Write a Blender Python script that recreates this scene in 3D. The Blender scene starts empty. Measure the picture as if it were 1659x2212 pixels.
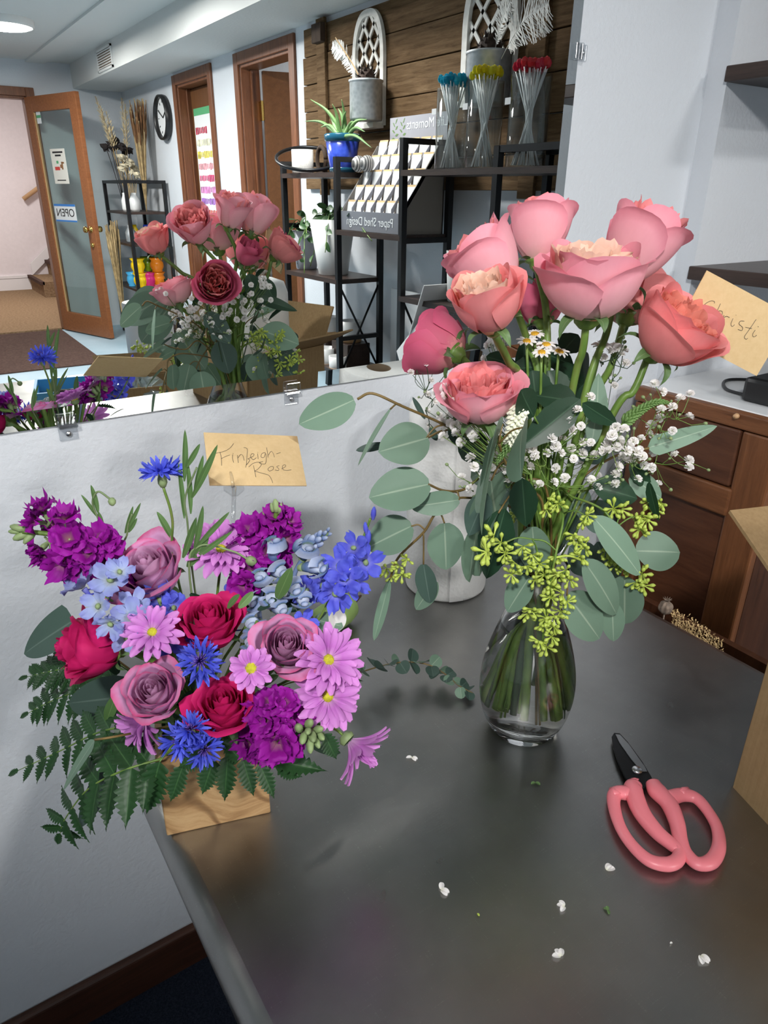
import bpy, math, random
from mathutils import Vector, Matrix, noise
V = Vector
PI = math.pi
SC = bpy.context.scene
COL = SC.collection
rnd = random.Random(7)

# ------------------------------------------------------------ camera
FPX = 1534.0
CAMP = V((0.0, -0.9, 1.294))
TZ = 0.704                                   # height of the steel table top
def _axes():
    yw, pt, rl = math.radians(33.786), math.radians(24.322), math.radians(0.557)
    f0 = V((math.sin(yw), math.cos(yw), 0)); r0 = V((math.cos(yw), -math.sin(yw), 0)); u0 = V((0, 0, 1))
    f = f0*math.cos(pt) - u0*math.sin(pt); u = u0*math.cos(pt) + f0*math.sin(pt)
    return r0*math.cos(rl) + u*math.sin(rl), u*math.cos(rl) - r0*math.sin(rl), f
CR, CU, CF = _axes()
cam = bpy.data.objects.new('camera', bpy.data.cameras.new('camera')); COL.objects.link(cam)
cam.data.sensor_fit = 'HORIZONTAL'; cam.data.sensor_width = 36; cam.data.lens = 36*FPX/1659
cam.data.clip_start = 0.02
cam.matrix_world = Matrix((CR, CU, -CF)).transposed().to_4x4()
cam.location = CAMP
SC.camera = cam

# ------------------------------------------------------------ light and exposure
SC.view_settings.view_transform = 'Standard'; SC.view_settings.look = 'None'
SC.view_settings.gamma = 1; SC.view_settings.use_curve_mapping = False
SC.view_settings.exposure = 0.30
W = bpy.data.worlds.new('world'); SC.world = W; W.use_nodes = True
W.node_tree.nodes['Background'].inputs[0].default_value = (0.80, 0.88, 1.0, 1)
W.node_tree.nodes['Background'].inputs[1].default_value = 0.12
def area(name, loc, size, power, col=(1, .97, .93), to=None, shape='DISK', sy=None):
    l = bpy.data.lights.new(name, 'AREA'); l.shape = shape; l.size = size; l.energy = power; l.color = col
    if sy: l.size_y = sy
    o = bpy.data.objects.new(name, l); COL.objects.link(o); o.location = loc
    d = (V(to) - V(loc)) if to else V((0, 0, -1))
    o.rotation_euler = d.to_track_quat('-Z', 'Y').to_euler()
    return o
CEIL = 2.31
def spot(name, loc, to, power, ang, blend, r, col=(1, .985, .96)):
    l = bpy.data.lights.new(name, 'SPOT'); l.energy = power; l.spot_size = math.radians(ang); l.spot_blend = blend; l.shadow_soft_size = r; l.color = col
    o = bpy.data.objects.new(name, l); COL.objects.link(o); o.location = loc; o.rotation_euler = (V(to)-V(loc)).to_track_quat('-Z', 'Y').to_euler(); return o
spot('ceiling_lamp_narrowed', (-0.63, -1.50, CEIL-.06), (.47, -.16, 1.24), 180, 55, .95, .10)  # lamp placed by the envelope's shadow; cone narrowed to imitate shade on lower-left wall
area('ceiling_light_side', (1.62, -2.30, CEIL-.05), .34, 24, (1, .985, .96))
area('ceiling_fill_mid', (1.0, -3.6, CEIL-.05), .34, 52, (1, .97, .93))  # unseen lamp added to brighten the middle and far end of the shop
area('ceiling_light_far', (1.0, -5.2, CEIL-.05), .30, 34, (1, .97, .93))
area('hall_light', (0.9, -8.6, 2.6), .5, 60, (1, .95, .93))

# ------------------------------------------------------------ geometry helpers
def ray(px, py):
    return (CF + CR*((px-829.5)/FPX) - CU*((py-1106)/FPX)).normalized()
def P(px, py, y=None, x=None, z=None):
    """point of the room that the photograph shows at a pixel, on one plane of the room"""
    d = ray(px, py)
    if y is not None: t = (y-CAMP.y)/d.y
    elif x is not None: t = (x-CAMP.x)/d.x
    else: t = (z-CAMP.z)/d.z
    return CAMP + d*t
def Q(px, py, y=None, x=None, z=None):
    """the same for what the photograph shows in the mirror (the mirror plane is y = 0)"""
    p = P(px, py, None if y is None else -y, x, z)
    return V((p.x, -p.y, p.z))
def pxm(p, n):                               # metres that n pixels cover at p
    return n*(p-CAMP).dot(CF)/FPX
def lerp(a, b, t): return a + (b-a)*t
def frame(z, xh=None):
    z = V(z).normalized()
    x = V(xh) if xh is not None else (V((1, 0, 0)) if abs(z.x) < .8 else V((0, 1, 0)))
    x = (x - z*x.dot(z))
    if x.length < 1e-5: x = z.orthogonal()
    x.normalize(); y = z.cross(x)
    return Matrix((x, y, z)).transposed()
def bez(pts, n=12):
    """Catmull-Rom through the points"""
    pts = [V(p) for p in pts]
    if len(pts) == 2: return [lerp(pts[0], pts[1], i/n) for i in range(n+1)]
    q = [pts[0]*2-pts[1]] + pts + [pts[-1]*2-pts[-2]]; out = []
    for i in range(1, len(q)-2):
        a, b, c, d = q[i-1:i+3]
        for k in range(n):
            t = k/n
            out.append(.5*((2*b)+(c-a)*t+(2*a-5*b+4*c-d)*t*t+(3*b-a-3*c+d)*t**3))
    out.append(pts[-1]); return out

class MB:
    def __init__(s): s.v = []; s.f = []; s.t = []; s.u = []
    def add(s, vs, fs, ts=None, us=None):
        b = len(s.v); s.v += [V(v) for v in vs]; s.f += [tuple(b+i for i in f) for f in fs]
        s.t += ts if ts else [0.0]*len(vs); s.u += us if us else [0.0]*len(vs); return s
    def grid(s, fn, nu, nv, loop=False):
        vs, ts, us = [], [], []
        for j in range(nv+1):
            for i in range(nu+(0 if loop else 1)):
                u = i/nu; v = j/nv
                vs.append(fn(u, v)); ts.append(v); us.append(abs(2*u-1))
        n = nu if loop else nu+1; fs = []
        for j in range(nv):
            for i in range(nu):
                a = j*n+i; b = j*n+(i+1) % n
                fs.append((a, b, b+n, a+n))
        return s.add(vs, fs, ts, us)
    def tube(s, pts, r, n=6, cap=True):
        pts = [V(p) for p in pts]; m = len(pts)
        rs = [r(i/(m-1)) if callable(r) else (r[i] if isinstance(r, (list, tuple)) else r) for i in range(m)]
        vs, fs, ts = [], [], []; fx = None
        for i, p in enumerate(pts):
            d = (pts[min(i+1, m-1)] - pts[max(i-1, 0)])
            if d.length < 1e-9: d = V((0, 0, 1))
            F = frame(d, fx); fx = F.col[0]
            for k in range(n):
                a = 2*PI*k/n
                vs.append(p + F.col[0]*math.cos(a)*rs[i] + F.col[1]*math.sin(a)*rs[i]); ts.append(i/(m-1))
        for i in range(m-1):
            for k in range(n):
                fs.append((i*n+k, i*n+(k+1) % n, (i+1)*n+(k+1) % n, (i+1)*n+k))
        if cap: fs += [tuple(range(n-1, -1, -1)), tuple((m-1)*n+k for k in range(n))]
        return s.add(vs, fs, ts)
    def lathe(s, prof, n=32, c=(0, 0, 0), M=None, capb=False, capt=False):
        c = V(c); vs, fs, ts = [], [], []; m = len(prof)
        for i, (r, z) in enumerate(prof):
            for k in range(n):
                a = 2*PI*k/n; p = V((r*math.cos(a), r*math.sin(a), z))
                vs.append(c + (M @ p if M else p)); ts.append(i/(m-1))
        for i in range(m-1):
            for k in range(n):
                fs.append((i*n+k, i*n+(k+1) % n, (i+1)*n+(k+1) % n, (i+1)*n+k))
        if capb: fs.append(tuple(range(n-1, -1, -1)))
        if capt: fs.append(tuple((m-1)*n+k for k in range(n)))
        return s.add(vs, fs, ts)
    def box(s, lo, hi, M=None, o=None):
        lo = V(lo); hi = V(hi)
        vs = [V((x, y, z)) for z in (lo.z, hi.z) for y in (lo.y, hi.y) for x in (lo.x, hi.x)]
        if M: vs = [M @ v for v in vs]
        if o is not None: vs = [v + V(o) for v in vs]
        return s.add(vs, [(0, 2, 3, 1), (4, 5, 7, 6), (0, 1, 5, 4), (2, 6, 7, 3), (0, 4, 6, 2), (1, 3, 7, 5)])
    def ball(s, c, r, nu=10, nv=7, sc=(1, 1, 1), M=None, wob=0, sd=0):
        c = V(c)
        def fn(u, v):
            a = 2*PI*u; b = PI*(v-.5); rr = r*(1 + (wob*noise.noise(V((math.cos(a)*2+sd, math.sin(a)*2, v*4))) if wob else 0))
            p = V((rr*math.cos(b)*math.cos(a)*sc[0], rr*math.cos(b)*math.sin(a)*sc[1], rr*math.sin(b)*sc[2]))
            return c + (M @ p if M else p)
        return s.grid(fn, nu, nv, loop=True)
    def slab(s, pts, th):
        """flat polygon (list of points) given a thickness vector"""
        n = len(pts); th = V(th); pts = [V(p) for p in pts]
        vs = pts + [p+th for p in pts]
        return s.add(vs, [tuple(range(n-1, -1, -1)), tuple(range(n, 2*n))] + [(i, (i+1) % n, n+(i+1) % n, n+i) for i in range(n)])

MATS = {}
RM = {}                                     # matrices of the things
def mesh(name, mb, mat, smooth=True, M=None):
    me = bpy.data.meshes.new(name)
    vs = [M @ v for v in mb.v] if M else mb.v
    me.from_pydata([tuple(v) for v in vs], [], mb.f)
    for nm, arr in (('t', mb.t), ('u', mb.u)):
        if any(arr):
            a = me.attributes.new(nm, 'FLOAT', 'POINT'); a.data.foreach_set('value', arr)
    if smooth: me.polygons.foreach_set('use_smooth', [True]*len(me.polygons))
    if mat: me.materials.append(MATS[mat] if isinstance(mat, str) else mat)
    me.update(); return me
def O(name, mb, mat, parent=None, smooth=True, local=False, label=None):
    """one mesh object; world coordinates unless local"""
    M = None
    if parent is not None and not local: M = RM[parent.name].inverted()
    me = mesh(name, mb, mat, smooth, M) if isinstance(mb, MB) else mb
    o = bpy.data.objects.new(name, me); COL.objects.link(o)
    if parent is not None:
        o.parent = parent; RM[o.name] = RM[parent.name]
    else: RM[o.name] = Matrix()
    if label: o['label'] = label
    return o
def inst(name, me, parent, Mloc):
    o = bpy.data.objects.new(name, me); COL.objects.link(o); o.parent = parent; o.matrix_basis = Mloc
    RM[o.name] = RM[parent.name] @ Mloc
    return o
def tag(o, label, cat, group=None, kind=None):
    o['label'] = label; o['category'] = cat
    if group: o['group'] = group
    if kind: o['kind'] = kind
    return o
def T(name, label, cat, loc=(0, 0, 0), group=None, R=None):
    o = bpy.data.objects.new(name, None); COL.objects.link(o); o.empty_display_size = .02
    M = Matrix.Translation(V(loc)) @ (R.to_4x4() if R is not None else Matrix())
    o.matrix_basis = M; RM[o.name] = M
    return tag(o, label, cat, group)
def S(name, mb, mat, smooth=False, parent=None):
    o = O(name, mb, mat, parent, smooth)
    if parent is None: o['kind'] = 'structure'
    return o
def bevel(o, w, seg=2):
    m = o.modifiers.new('bevel', 'BEVEL'); m.width = w; m.segments = seg; m.limit_method = 'ANGLE'; return o

# ------------------------------------------------------------ materials
class NT:
    def __init__(s, name):
        s.m = bpy.data.materials.new(name); s.m.use_nodes = True; s.t = s.m.node_tree; s.n = s.t.nodes
        s.b = s.n['Principled BSDF']; s.out = s.n['Material Output']; MATS[name] = s.m
    def new(s, ty, **kw):
        nd = s.n.new(ty)
        for k, v in kw.items(): setattr(nd, k, v)
        return nd
    def l(s, a, b): s.t.links.new(a, b)
    def ramp(s, fac, stops):
        r = s.new('ShaderNodeValToRGB'); e = r.color_ramp.elements
        while len(e) > 1: e.remove(e[-1])
        e[0].position = stops[0][0]; e[0].color = (*stops[0][1], 1)
        for p, c in stops[1:]:
            x = e.new(p); x.color = (*c, 1)
        s.l(fac, r.inputs[0]); return r.outputs[0]
    def coord(s, scale=(1, 1, 1), kind='Object', rot=(0, 0, 0)):
        c = s.new('ShaderNodeTexCoord'); m = s.new('ShaderNodeMapping'); m.inputs['Scale'].default_value = scale
        m.inputs['Rotation'].default_value = rot
        s.l(c.outputs[kind], m.inputs[0]); return m.outputs[0]
    def noise(s, vec, sc, det=3, rough=.5, dist=0):
        n = s.new('ShaderNodeTexNoise'); n.inputs['Scale'].default_value = sc; n.inputs['Detail'].default_value = det
        n.inputs['Roughness'].default_value = rough; n.inputs['Distortion'].default_value = dist
        if vec: s.l(vec, n.inputs['Vector'])
        return n.outputs['Fac']
    def attr(s, nm):
        a = s.new('ShaderNodeAttribute'); a.attribute_name = nm; return a.outputs['Fac']
    def mix(s, fac, a, b, mode='MIX'):
        m = s.new('ShaderNodeMix', data_type='RGBA', blend_type=mode)
        for sock, val in ((m.inputs[0], fac), (m.inputs[6], a), (m.inputs[7], b)):
            if isinstance(val, (int, float)): sock.default_value = val
            elif isinstance(val, tuple): sock.default_value = (*val, 1)
            else: s.l(val, sock)
        return m.outputs[2]
    def math(s, op, a, b=0):
        m = s.new('ShaderNodeMath', operation=op)
        for i, v in enumerate((a, b)):
            if isinstance(v, (int, float)): m.inputs[i].default_value = v
            else: s.l(v, m.inputs[i])
        return m.outputs[0]
    def bump(s, h, st, dist=.01):
        b = s.new('ShaderNodeBump'); b.inputs['Strength'].default_value = st; b.inputs['Distance'].default_value = dist
        s.l(h, b.inputs['Height']); s.l(b.outputs[0], s.b.inputs['Normal'])
    def set(s, col=None, rough=None, metal=None, spec=None, trans=None, ior=None, emit=None, es=None, alpha=None, coat=None, sheen=None):
        for k, v in (('Base Color', col), ('Roughness', rough), ('Metallic', metal), ('Specular IOR Level', spec), ('Transmission Weight', trans),
                     ('IOR', ior), ('Emission Color', emit), ('Emission Strength', es), ('Alpha', alpha), ('Coat Weight', coat), ('Sheen Weight', sheen)):
            if v is None: continue
            if isinstance(v, (int, float)): s.b.inputs[k].default_value = v
            elif isinstance(v, tuple): s.b.inputs[k].default_value = (*v, 1)
            else: s.l(v, s.b.inputs[k])
        return s
    def translucent(s, fac, col):
        t = s.new('ShaderNodeBsdfTranslucent'); m = s.new('ShaderNodeMixShader'); m.inputs[0].default_value = fac
        if isinstance(col, tuple): t.inputs[0].default_value = (*col, 1)
        else: s.l(col, t.inputs[0])
        s.l(s.b.outputs[0], m.inputs[1]); s.l(t.outputs[0], m.inputs[2]); s.l(m.outputs[0], s.out.inputs[0])
def plain(name, col, rough=.5, metal=0, spec=.5, var=0, sc=30, bump=0, bsc=200, **kw):
    n = NT(name); n.set(rough=rough, metal=metal, spec=spec, **kw)
    if var:
        f = n.noise(n.coord(), sc, 4); d = tuple(c*(1-var) for c in col); u = tuple(min(1, c*(1+var)) for c in col)
        n.set(col=n.ramp(f, [(.3, d), (.7, u)]))
    else: n.set(col=col)
    if bump: n.bump(n.noise(n.coord(), bsc, 3), bump, .002)
    return n
def lin(r, g, b):                            # sRGB 0-255 to linear
    return tuple(((c/255)/12.92 if c/255 <= .04045 else ((c/255+.055)/1.055)**2.4) for c in (r, g, b))

def glassy(name, tint, rough=.02, f0=.05, f1=.75, pw=3.5):
    """thin clear wall: sees through, mirrors more towards grazing angles"""
    n = NT(name); tr = n.new('ShaderNodeBsdfTransparent'); tr.inputs[0].default_value = (*tint, 1)
    gl = n.new('ShaderNodeBsdfGlossy'); gl.inputs['Roughness'].default_value = rough
    lw = n.new('ShaderNodeLayerWeight'); lw.inputs[0].default_value = .5
    f = n.math('ADD', n.math('MULTIPLY', n.math('POWER', lw.outputs['Facing'], pw), f1), f0)
    ms = n.new('ShaderNodeMixShader'); n.l(f, ms.inputs[0]); n.l(tr.outputs[0], ms.inputs[1]); n.l(gl.outputs[0], ms.inputs[2]); n.l(ms.outputs[0], n.out.inputs[0]); return n
# ============================================================ the setting
n = NT('wall_paint'); n.set(col=(.67, .70, .745), rough=.62, spec=.3)
n.bump(n.noise(n.coord(), 130, 4, .55), .42, .003)
n = NT('ceiling_paint'); n.set(col=(.66, .67, .66), rough=.85, spec=.2); n.bump(n.noise(n.coord(), 60, 3), .3, .004)
plain('hall_paint', (.78, .70, .71), .8, var=.03)
n = NT('navy_carpet'); c = n.coord(); f = n.noise(c, 420, 4, .8)
n.set(col=n.ramp(f, [(.35, (.012, .017, .030)), (.62, (.040, .052, .082)), (.8, (.09, .11, .15))]), rough=1, spec=.1); n.bump(f, .9, .006)
n = NT('blue_vinyl'); n.set(col=n.ramp(n.noise(n.coord(), 3, 4), [(.3, (.30, .42, .50)), (.7, (.38, .50, .58))]), rough=.45, spec=.4)
n = NT('tan_carpet'); f = n.noise(n.coord(), 45, 5, .7); n.set(col=n.ramp(f, [(.3, (.16, .095, .05)), (.7, (.34, .23, .14))]), rough=1, spec=.1)
n = NT('brown_mat'); n.set(col=n.ramp(n.noise(n.coord(), 60, 3), [(.3, (.06, .036, .030)), (.7, (.10, .062, .052))]), rough=1, spec=.1)
def woodmat(name, dark, light, axis='Z', sc=6, stretch=14, rough=.45, ring=.0, spec=.4, contrast=(.3, .7)):
    n = NT(name); s = [stretch]*3; s['XYZ'.index(axis)] = 1
    c = n.coord(tuple(s)); f = n.noise(c, sc, 6, .65, .6); g = n.noise(c, sc*6, 4, .7)
    m = n.math('ADD', n.math('MULTIPLY', f, .7), n.math('MULTIPLY', g, .3))
    n.set(col=n.ramp(m, [(contrast[0], dark), (contrast[1], light)]), rough=rough, spec=spec); n.bump(m, .25, .002); return n
woodmat('baseboard_wood', (.020, .008, .005), (.085, .032, .018), 'X', 5, 12, .4)
woodmat('oak_trim', (.10, .034, .014), (.26, .10, .045), 'Z', 4, 14, .4)
woodmat('door_oak', (.20, .065, .022), (.36, .135, .05), 'Z', 4, 14, .4)
woodmat('door_veneer', (.11, .042, .014), (.18, .075, .028), 'Z', 3, 8, .45)
woodmat('dark_shelf', (.018, .010, .008), (.060, .036, .028), 'Y', 5, 16, .4)
plain('white_trim', (.8, .76, .76), .5)

def boxes(name, mat, *bs, **k):
    m = MB()
    for lo, hi in bs: m.box(lo, hi)
    return S(name, m, mat, **k)
XR = 2.2
YB = -6.92
boxes('floor', 'blue_vinyl', ((-2.6, YB, -.1), (XR+.1, .1, 0)))
boxes('floor.001', 'navy_carpet', ((-2.6, -1.9, 0), (XR, 0, .006)))['label'] = 'navy carpet under and around the table'
boxes('floor.002', 'tan_carpet', ((-1.5, -10.6, -.1), (2.6, YB-.1, 0)))['label'] = 'tan hallway carpet'
boxes('ceiling', 'ceiling_paint', ((-2.6, YB-.1, CEIL), (XR+.1, .1, CEIL+.1)))
boxes('ceiling.001', 'ceiling_paint', ((1.77, YB, 2.12), (XR+.05, -.5, CEIL+.02)))['label'] = 'boxed soffit along the side wall'
boxes('ceiling.002', 'ceiling_paint', ((1.40, YB, CEIL-.016), (1.56, -1, CEIL+.01)))['label'] = 'flat raised strip across the ceiling'
boxes('wall_back', 'wall_paint', ((-2.6, 0, 0), (1.279, .12, CEIL+.05)))
boxes('wall_back.001', 'wall_paint', ((1.279, -.04, 0), (1.75, .12, CEIL+.05)))['label'] = 'projecting strip of wall behind the shelves'
boxes('wall_alcove', 'wall_paint', ((1.66, -.5, 0), (1.78, -.04, CEIL+.05)), ((1.66, -.56, 0), (XR+.05, -.5, CEIL+.05)))
boxes('wall_left', 'wall_paint', ((-2.7, YB, 0), (-2.6, .1, CEIL+.05)))
# side wall with two door openings, each 0.07 inside its casing
D1 = (-5.37, -4.69); D2 = (-4.14, -3.41); DH = 2.03
m = MB()
for a, b in ((YB, D1[0]), (D1[1], D2[0]), (D2[1], -.5)): m.box((XR, a, 0), (XR+.12, b, CEIL+.05))
for a, b in (D1, D2): m.box((XR, a, DH), (XR+.12, b, CEIL+.05))
S('wall_right', m, 'wall_paint')
# end wall with the entrance
ED = (.42, 1.36); EH = 2.03
m = MB()
m.box((-2.6, YB-.12, 0), (ED[0], YB, CEIL+.05)); m.box((ED[1], YB-.12, 0), (XR+.1, YB, CEIL+.05)); m.box((ED[0], YB-.12, EH), (ED[1], YB, CEIL+.05))
S('wall_front', m, 'wall_paint')
# hallway beyond
boxes('wall_hall', 'hall_paint', ((-1.5, -10.6, 0), (3.2, -10.45, 3.2)), ((2.6, -10.5, 0), (2.7, YB-.1, 3.2)), ((-1.6, -10.5, 0), (-1.5, YB-.1, 3.2)))
boxes('ceiling.003', 'ceiling_paint', ((-1.6, -10.6, 3.1), (2.7, YB-.1, 3.2)))['label'] = 'hallway ceiling beyond the entrance'
boxes('baseboard_hall', 'white_trim', ((-1.5, -10.45, 0), (1.75, -10.43, .15)), ((-1.5, -10.45, .155), (1.75, -10.425, .19)))
m = MB()                                                       # stair skirt rising to the right
m.slab([V((1.66, -10.43, .19)), V((1.66, -10.43, .34)), V((2.6, -10.43, 1.15)), V((2.6, -10.43, 1.0))], (0, .02, 0))
S('trim_1', m, 'white_trim')['label'] = 'white skirt board rising beside the hallway stairs'
t = T('staircase', 'carpeted brown steps climbing to the right beyond the glass door', 'stairs', (1.7, -10.0, 0))
for i in range(4):
    O('step', MB().box((1.62+.25*i, -10.44, .19*i+.001), (2.59, -9.45, .19*(i+1))), 'tan_carpet', t, False)
    O('nosing', MB().box((1.59+.25*i, -10.44, .19*(i+1)-.035), (1.64+.25*i, -9.45, .19*(i+1)+.004)), 'brown_mat', t, False)
plain('pale_wood', (.55, .33, .17), .45)
a = Q(50, 430, y=-10.38); b = a + V((.95, 0, .62))
t = T('handrail', 'pale wooden handrail sloping up the hallway wall', 'handrail', a)
O('rail', MB().tube([a, b], .028, 10), 'pale_wood', t)
O('bracket', MB().tube([lerp(a, b, .3), lerp(a, b, .3)+V((0, -.07, -.02))], .012, 8), 'white_trim', t)
# baseboards
m = MB(); m.box((-2.6, -.014, 0), (1.279, 0, .088))
m.grid(lambda u, v: V((-2.6+3.879*u, -.014+.012*(1-math.cos(v*PI/2)), .088+.008*math.sin(v*PI/2))), 1, 4)
S('baseboard_back', m, 'baseboard_wood')
boxes('baseboard_right', 'baseboard_wood', ((XR-.014, D1[1]+.07, 0), (XR, D2[0]-.07, .09)), ((XR-.014, D2[1]+.07, 0), (XR, -.56, .09)), ((XR-.014, YB, 0), (XR, D1[0]-.07, .09)))
# casings of the two side doors and of the entrance
def casing(name, y0, y1, lab):
    m = MB(); w = .07; x = XR-.018
    m.box((x, y0-w, 0), (XR, y0, DH+w)); m.box((x, y1, 0), (XR, y1+w, DH+w)); m.box((x, y0, DH), (XR, y1, DH+w))
    m.box((XR-.002, y0, 0), (XR+.13, y0+.018, DH)); m.box((XR-.002, y1-.018, 0), (XR+.13, y1, DH)); m.box((XR-.002, y0, DH-.018), (XR+.13, y1, DH))
    m.box((XR+.06, y0+.018, 0), (XR+.075, y0+.03, DH-.018)); m.box((XR+.06, y1-.03, 0), (XR+.075, y1-.018, DH-.018))
    o = S(name, m, 'oak_trim'); o['label'] = lab; bevel(o, .004)
casing('trim_2', *D1, 'oak casing around the doorway with the poster')
casing('trim_3', *D2, 'oak casing around the half-open plain door')
m = MB(); w = .07; y = YB+.018
m.box((ED[0]-w, YB, 0), (ED[0], y, EH+w)); m.box((ED[1], YB, 0), (ED[1]+w, y, EH+w)); m.box((ED[0], YB, EH), (ED[1], y, EH+w))
m.box((ED[0], YB-.13, 0), (ED[0]+.02, YB+.002, EH)); m.box((ED[1]-.02, YB-.13, 0), (ED[1], YB+.002, EH)); m.box((ED[0], YB-.13, EH-.02), (ED[1], YB+.002, EH))
bevel(S('trim_4', m, 'oak_trim'), .004)['label'] = 'oak casing around the open entrance'
# rooms behind the side doors
boxes('wall_closet', 'wall_paint', ((XR+.13, -5.6, 0), (3.3, -5.5, CEIL)), ((XR+.13, -4.45, 0), (3.3, -4.38, CEIL)), ((XR+.13, -3.2, 0), (3.9, -3.1, CEIL)), ((3.8, -4.4, 0), (3.9, -3.1, CEIL)), ((3.2, -5.5, 0), (3.3, -4.4, CEIL)))
boxes('floor.003', 'blue_vinyl', ((XR+.1, -5.6, -.1), (3.9, -3.1, 0)))['label'] = 'floor of the back rooms'
boxes('ceiling.004', 'ceiling_paint', ((XR+.1, -5.6, CEIL), (3.9, -3.1, CEIL+.1)))['label'] = 'ceiling of the back rooms'
area('back_room_light', (3.2, -3.7, CEIL-.1), .3, 12, (1, .95, .9))

# ------------------------------------------------------------ mirror
n = NT('mirror_silver'); n.set(col=(.90, .925, .915), rough=.0, metal=1)
plain('mirror_edge', (.55, .62, .62), .15, .6)
glassy('clear_plastic', (.96, .97, .98), .10, .12, .5, 2)
plain('steel_bright', (.75, .75, .76), .25, 1)
MX0, MX1, MZ0, MZ1 = -.75, .9465, 1.0345, 2.2
t = T('wall_mirror', 'large wall mirror with a slanted glass border, reflecting the shop', 'mirror', (.1, -.004, MZ0))
bw = .0225; th = .006; bd = .0016
m = MB()
m.add([(MX0+bw, -th, MZ0+bw), (MX1-bw, -th, MZ0+bw), (MX1-bw, -th, MZ1-bw), (MX0+bw, -th, MZ1-bw)], [(0, 1, 2, 3)])
O('mirror_glass', m, 'mirror_silver', t, False)
ou = [V((MX0, -th+bd, MZ0)), V((MX1, -th+bd, MZ0)), V((MX1, -th+bd, MZ1)), V((MX0, -th+bd, MZ1))]
inn = [V((MX0+bw, -th, MZ0+bw)), V((MX1-bw, -th, MZ0+bw)), V((MX1-bw, -th, MZ1-bw)), V((MX0+bw, -th, MZ1-bw))]
m = MB()
for i in range(4): m.add([ou[i], ou[(i+1) % 4], inn[(i+1) % 4], inn[i]], [(0, 1, 2, 3)])
O('bevel', m, 'mirror_silver', t, False)
m = MB()
for i in range(4):
    a, b = ou[i], ou[(i+1) % 4]; m.add([a, b, V((b.x, -.0005, b.z)), V((a.x, -.0005, a.z))], [(0, 1, 2, 3)])
O('edge', m, 'mirror_edge', t, False)
def clip(loc, R, lab):
    t = T('mirror_clip', lab, 'clip', loc, 'clear clips holding the mirror', R)
    m = MB(); m.box((-.011, -.0028, -.021), (.011, 0, .002)); m.box((-.011, -.011, -.004), (.011, -.0022, .0)); m.box((-.011, -.0115, -.004), (.011, -.0085, .013))
    bevel(O('body', m, 'clear_plastic', t, False, True), .0012)
    O('screw', MB().lathe([(0, .0016), (.0028, .0012), (.0036, 0)], 14, (0, -.0026, -.0125), Matrix.Rotation(PI/2, 3, 'X')), 'steel_bright', t, True, True)
clip(P(141, 900, y=0)*1 + V((0, 0, 0)), None, 'clear plastic clip under the mirror near its left end, above the flower box')
clip(P(627, 833, y=0), None, 'clear plastic clip under the mirror near the middle, left of the vase')
for o in [o for o in bpy.data.objects if o.get('category') == 'clip']: o.matrix_basis = Matrix.Translation((o.location.x, 0, MZ0)); RM[o.name] = o.matrix_basis
q = P(1248, 113, y=0)
clip((MX1, 0, q.z), Matrix.Rotation(-PI/2, 3, 'Y'), 'clear plastic clip on the right edge of the mirror')

# ------------------------------------------------------------ steel table
n = NT('worn_steel'); c = n.coord((1, 1, 1)); f = n.noise(c, 5, 5, .6)
sx = n.noise(n.coord((3, 90, 90), rot=(0, 0, .35)), 9, 4, .7); sy = n.noise(n.coord((110, 4, 90), rot=(0, 0, -.2)), 7, 4, .7)
scr = n.math('GREATER_THAN', n.math('MULTIPLY', sx, sy), .37)
mixc = n.ramp(f, [(.3, (.295, .293, .285)), (.7, (.405, .40, .385))])
n.set(col=n.mix(n.math('MULTIPLY', scr, .30), mixc, (.62, .61, .59)), metal=1.0, rough=n.ramp(n.noise(c, 9, 4), [(.3, (.27,)*3), (.7, (.40,)*3)]))
n.bump(n.math('ADD', n.math('MULTIPLY', f, .6), n.math('MULTIPLY', sx, .25)), .12, .003)
TX0, TX1, TY0, TY1 = .100, .880, -1.75, -.002
t = T('work_table', 'grey stainless steel work table with rounded edges, standing against the wall', 'table', (.5, -.9, 0))
def deck():
    m = MB(); prof = []; R = .020
    def edge(k):                                               # rolled edge: x offset outward, z
        a = PI*k
        return R*math.sin(a), R*math.cos(a)-R
    cs = []
    K = 10
    # loop of rounded rectangle at each level of the roll
    def ring(off, z):
        x0, x1, y0, y1 = TX0+R-off, TX1-R+off, TY0+R-off, TY1
        pts = []
        for cx_, cy_, a0 in ((x1, y1, None), (x0, y1, None), (x0+.02, y0+.02, PI), (x1-.02, y0+.02, 1.5*PI)):
            if a0 is None: pts.append(V((cx_, cy_, z)))
            else:
                for j in range(5):
                    a = a0 + j*PI/8; pts.append(V((cx_+.02*math.cos(a), cy_+.02*math.sin(a), z)))
        return pts
    rings = [ring(*edge(k/K)) for k in range(K+1)]
    n_ = len(rings[0]); vs = [p+V((0, 0, TZ)) for r in rings for p in r]; fs = []
    for j in range(K):
        for i in range(n_): fs.append((j*n_+i, j*n_+(i+1) % n_, (j+1)*n_+(i+1) % n_, (j+1)*n_+i))
    fs.append(tuple(range(n_-1, -1, -1))); fs.append(tuple(K*n_+i for i in range(n_)))
    fs[-2] = tuple(reversed(fs[-2])); m.add(vs, fs); return m
o = O('tabletop', deck(), 'worn_steel', t, True)
es = o.modifiers.new('es', 'EDGE_SPLIT'); es.split_angle = math.radians(40)
for x, y in ((TX0+.16, -.10), (TX1-.10, -.10), (TX0+.16, TY0+.08), (TX1-.10, TY0+.08)):
    O('leg', MB().tube([(x, y, .012), (x, y, TZ-.04)], .021, 14), 'steel_bright', t)
O('undershelf', MB().box((TX0+.15, TY0+.06, .20), (TX1-.05, -.06, .23)), 'worn_steel', t, False)
O('apron', MB().box((TX0+.10, TY0+.05, TZ-.06), (TX1-.04, -.03, TZ-.039)), 'worn_steel', t, False)
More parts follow.
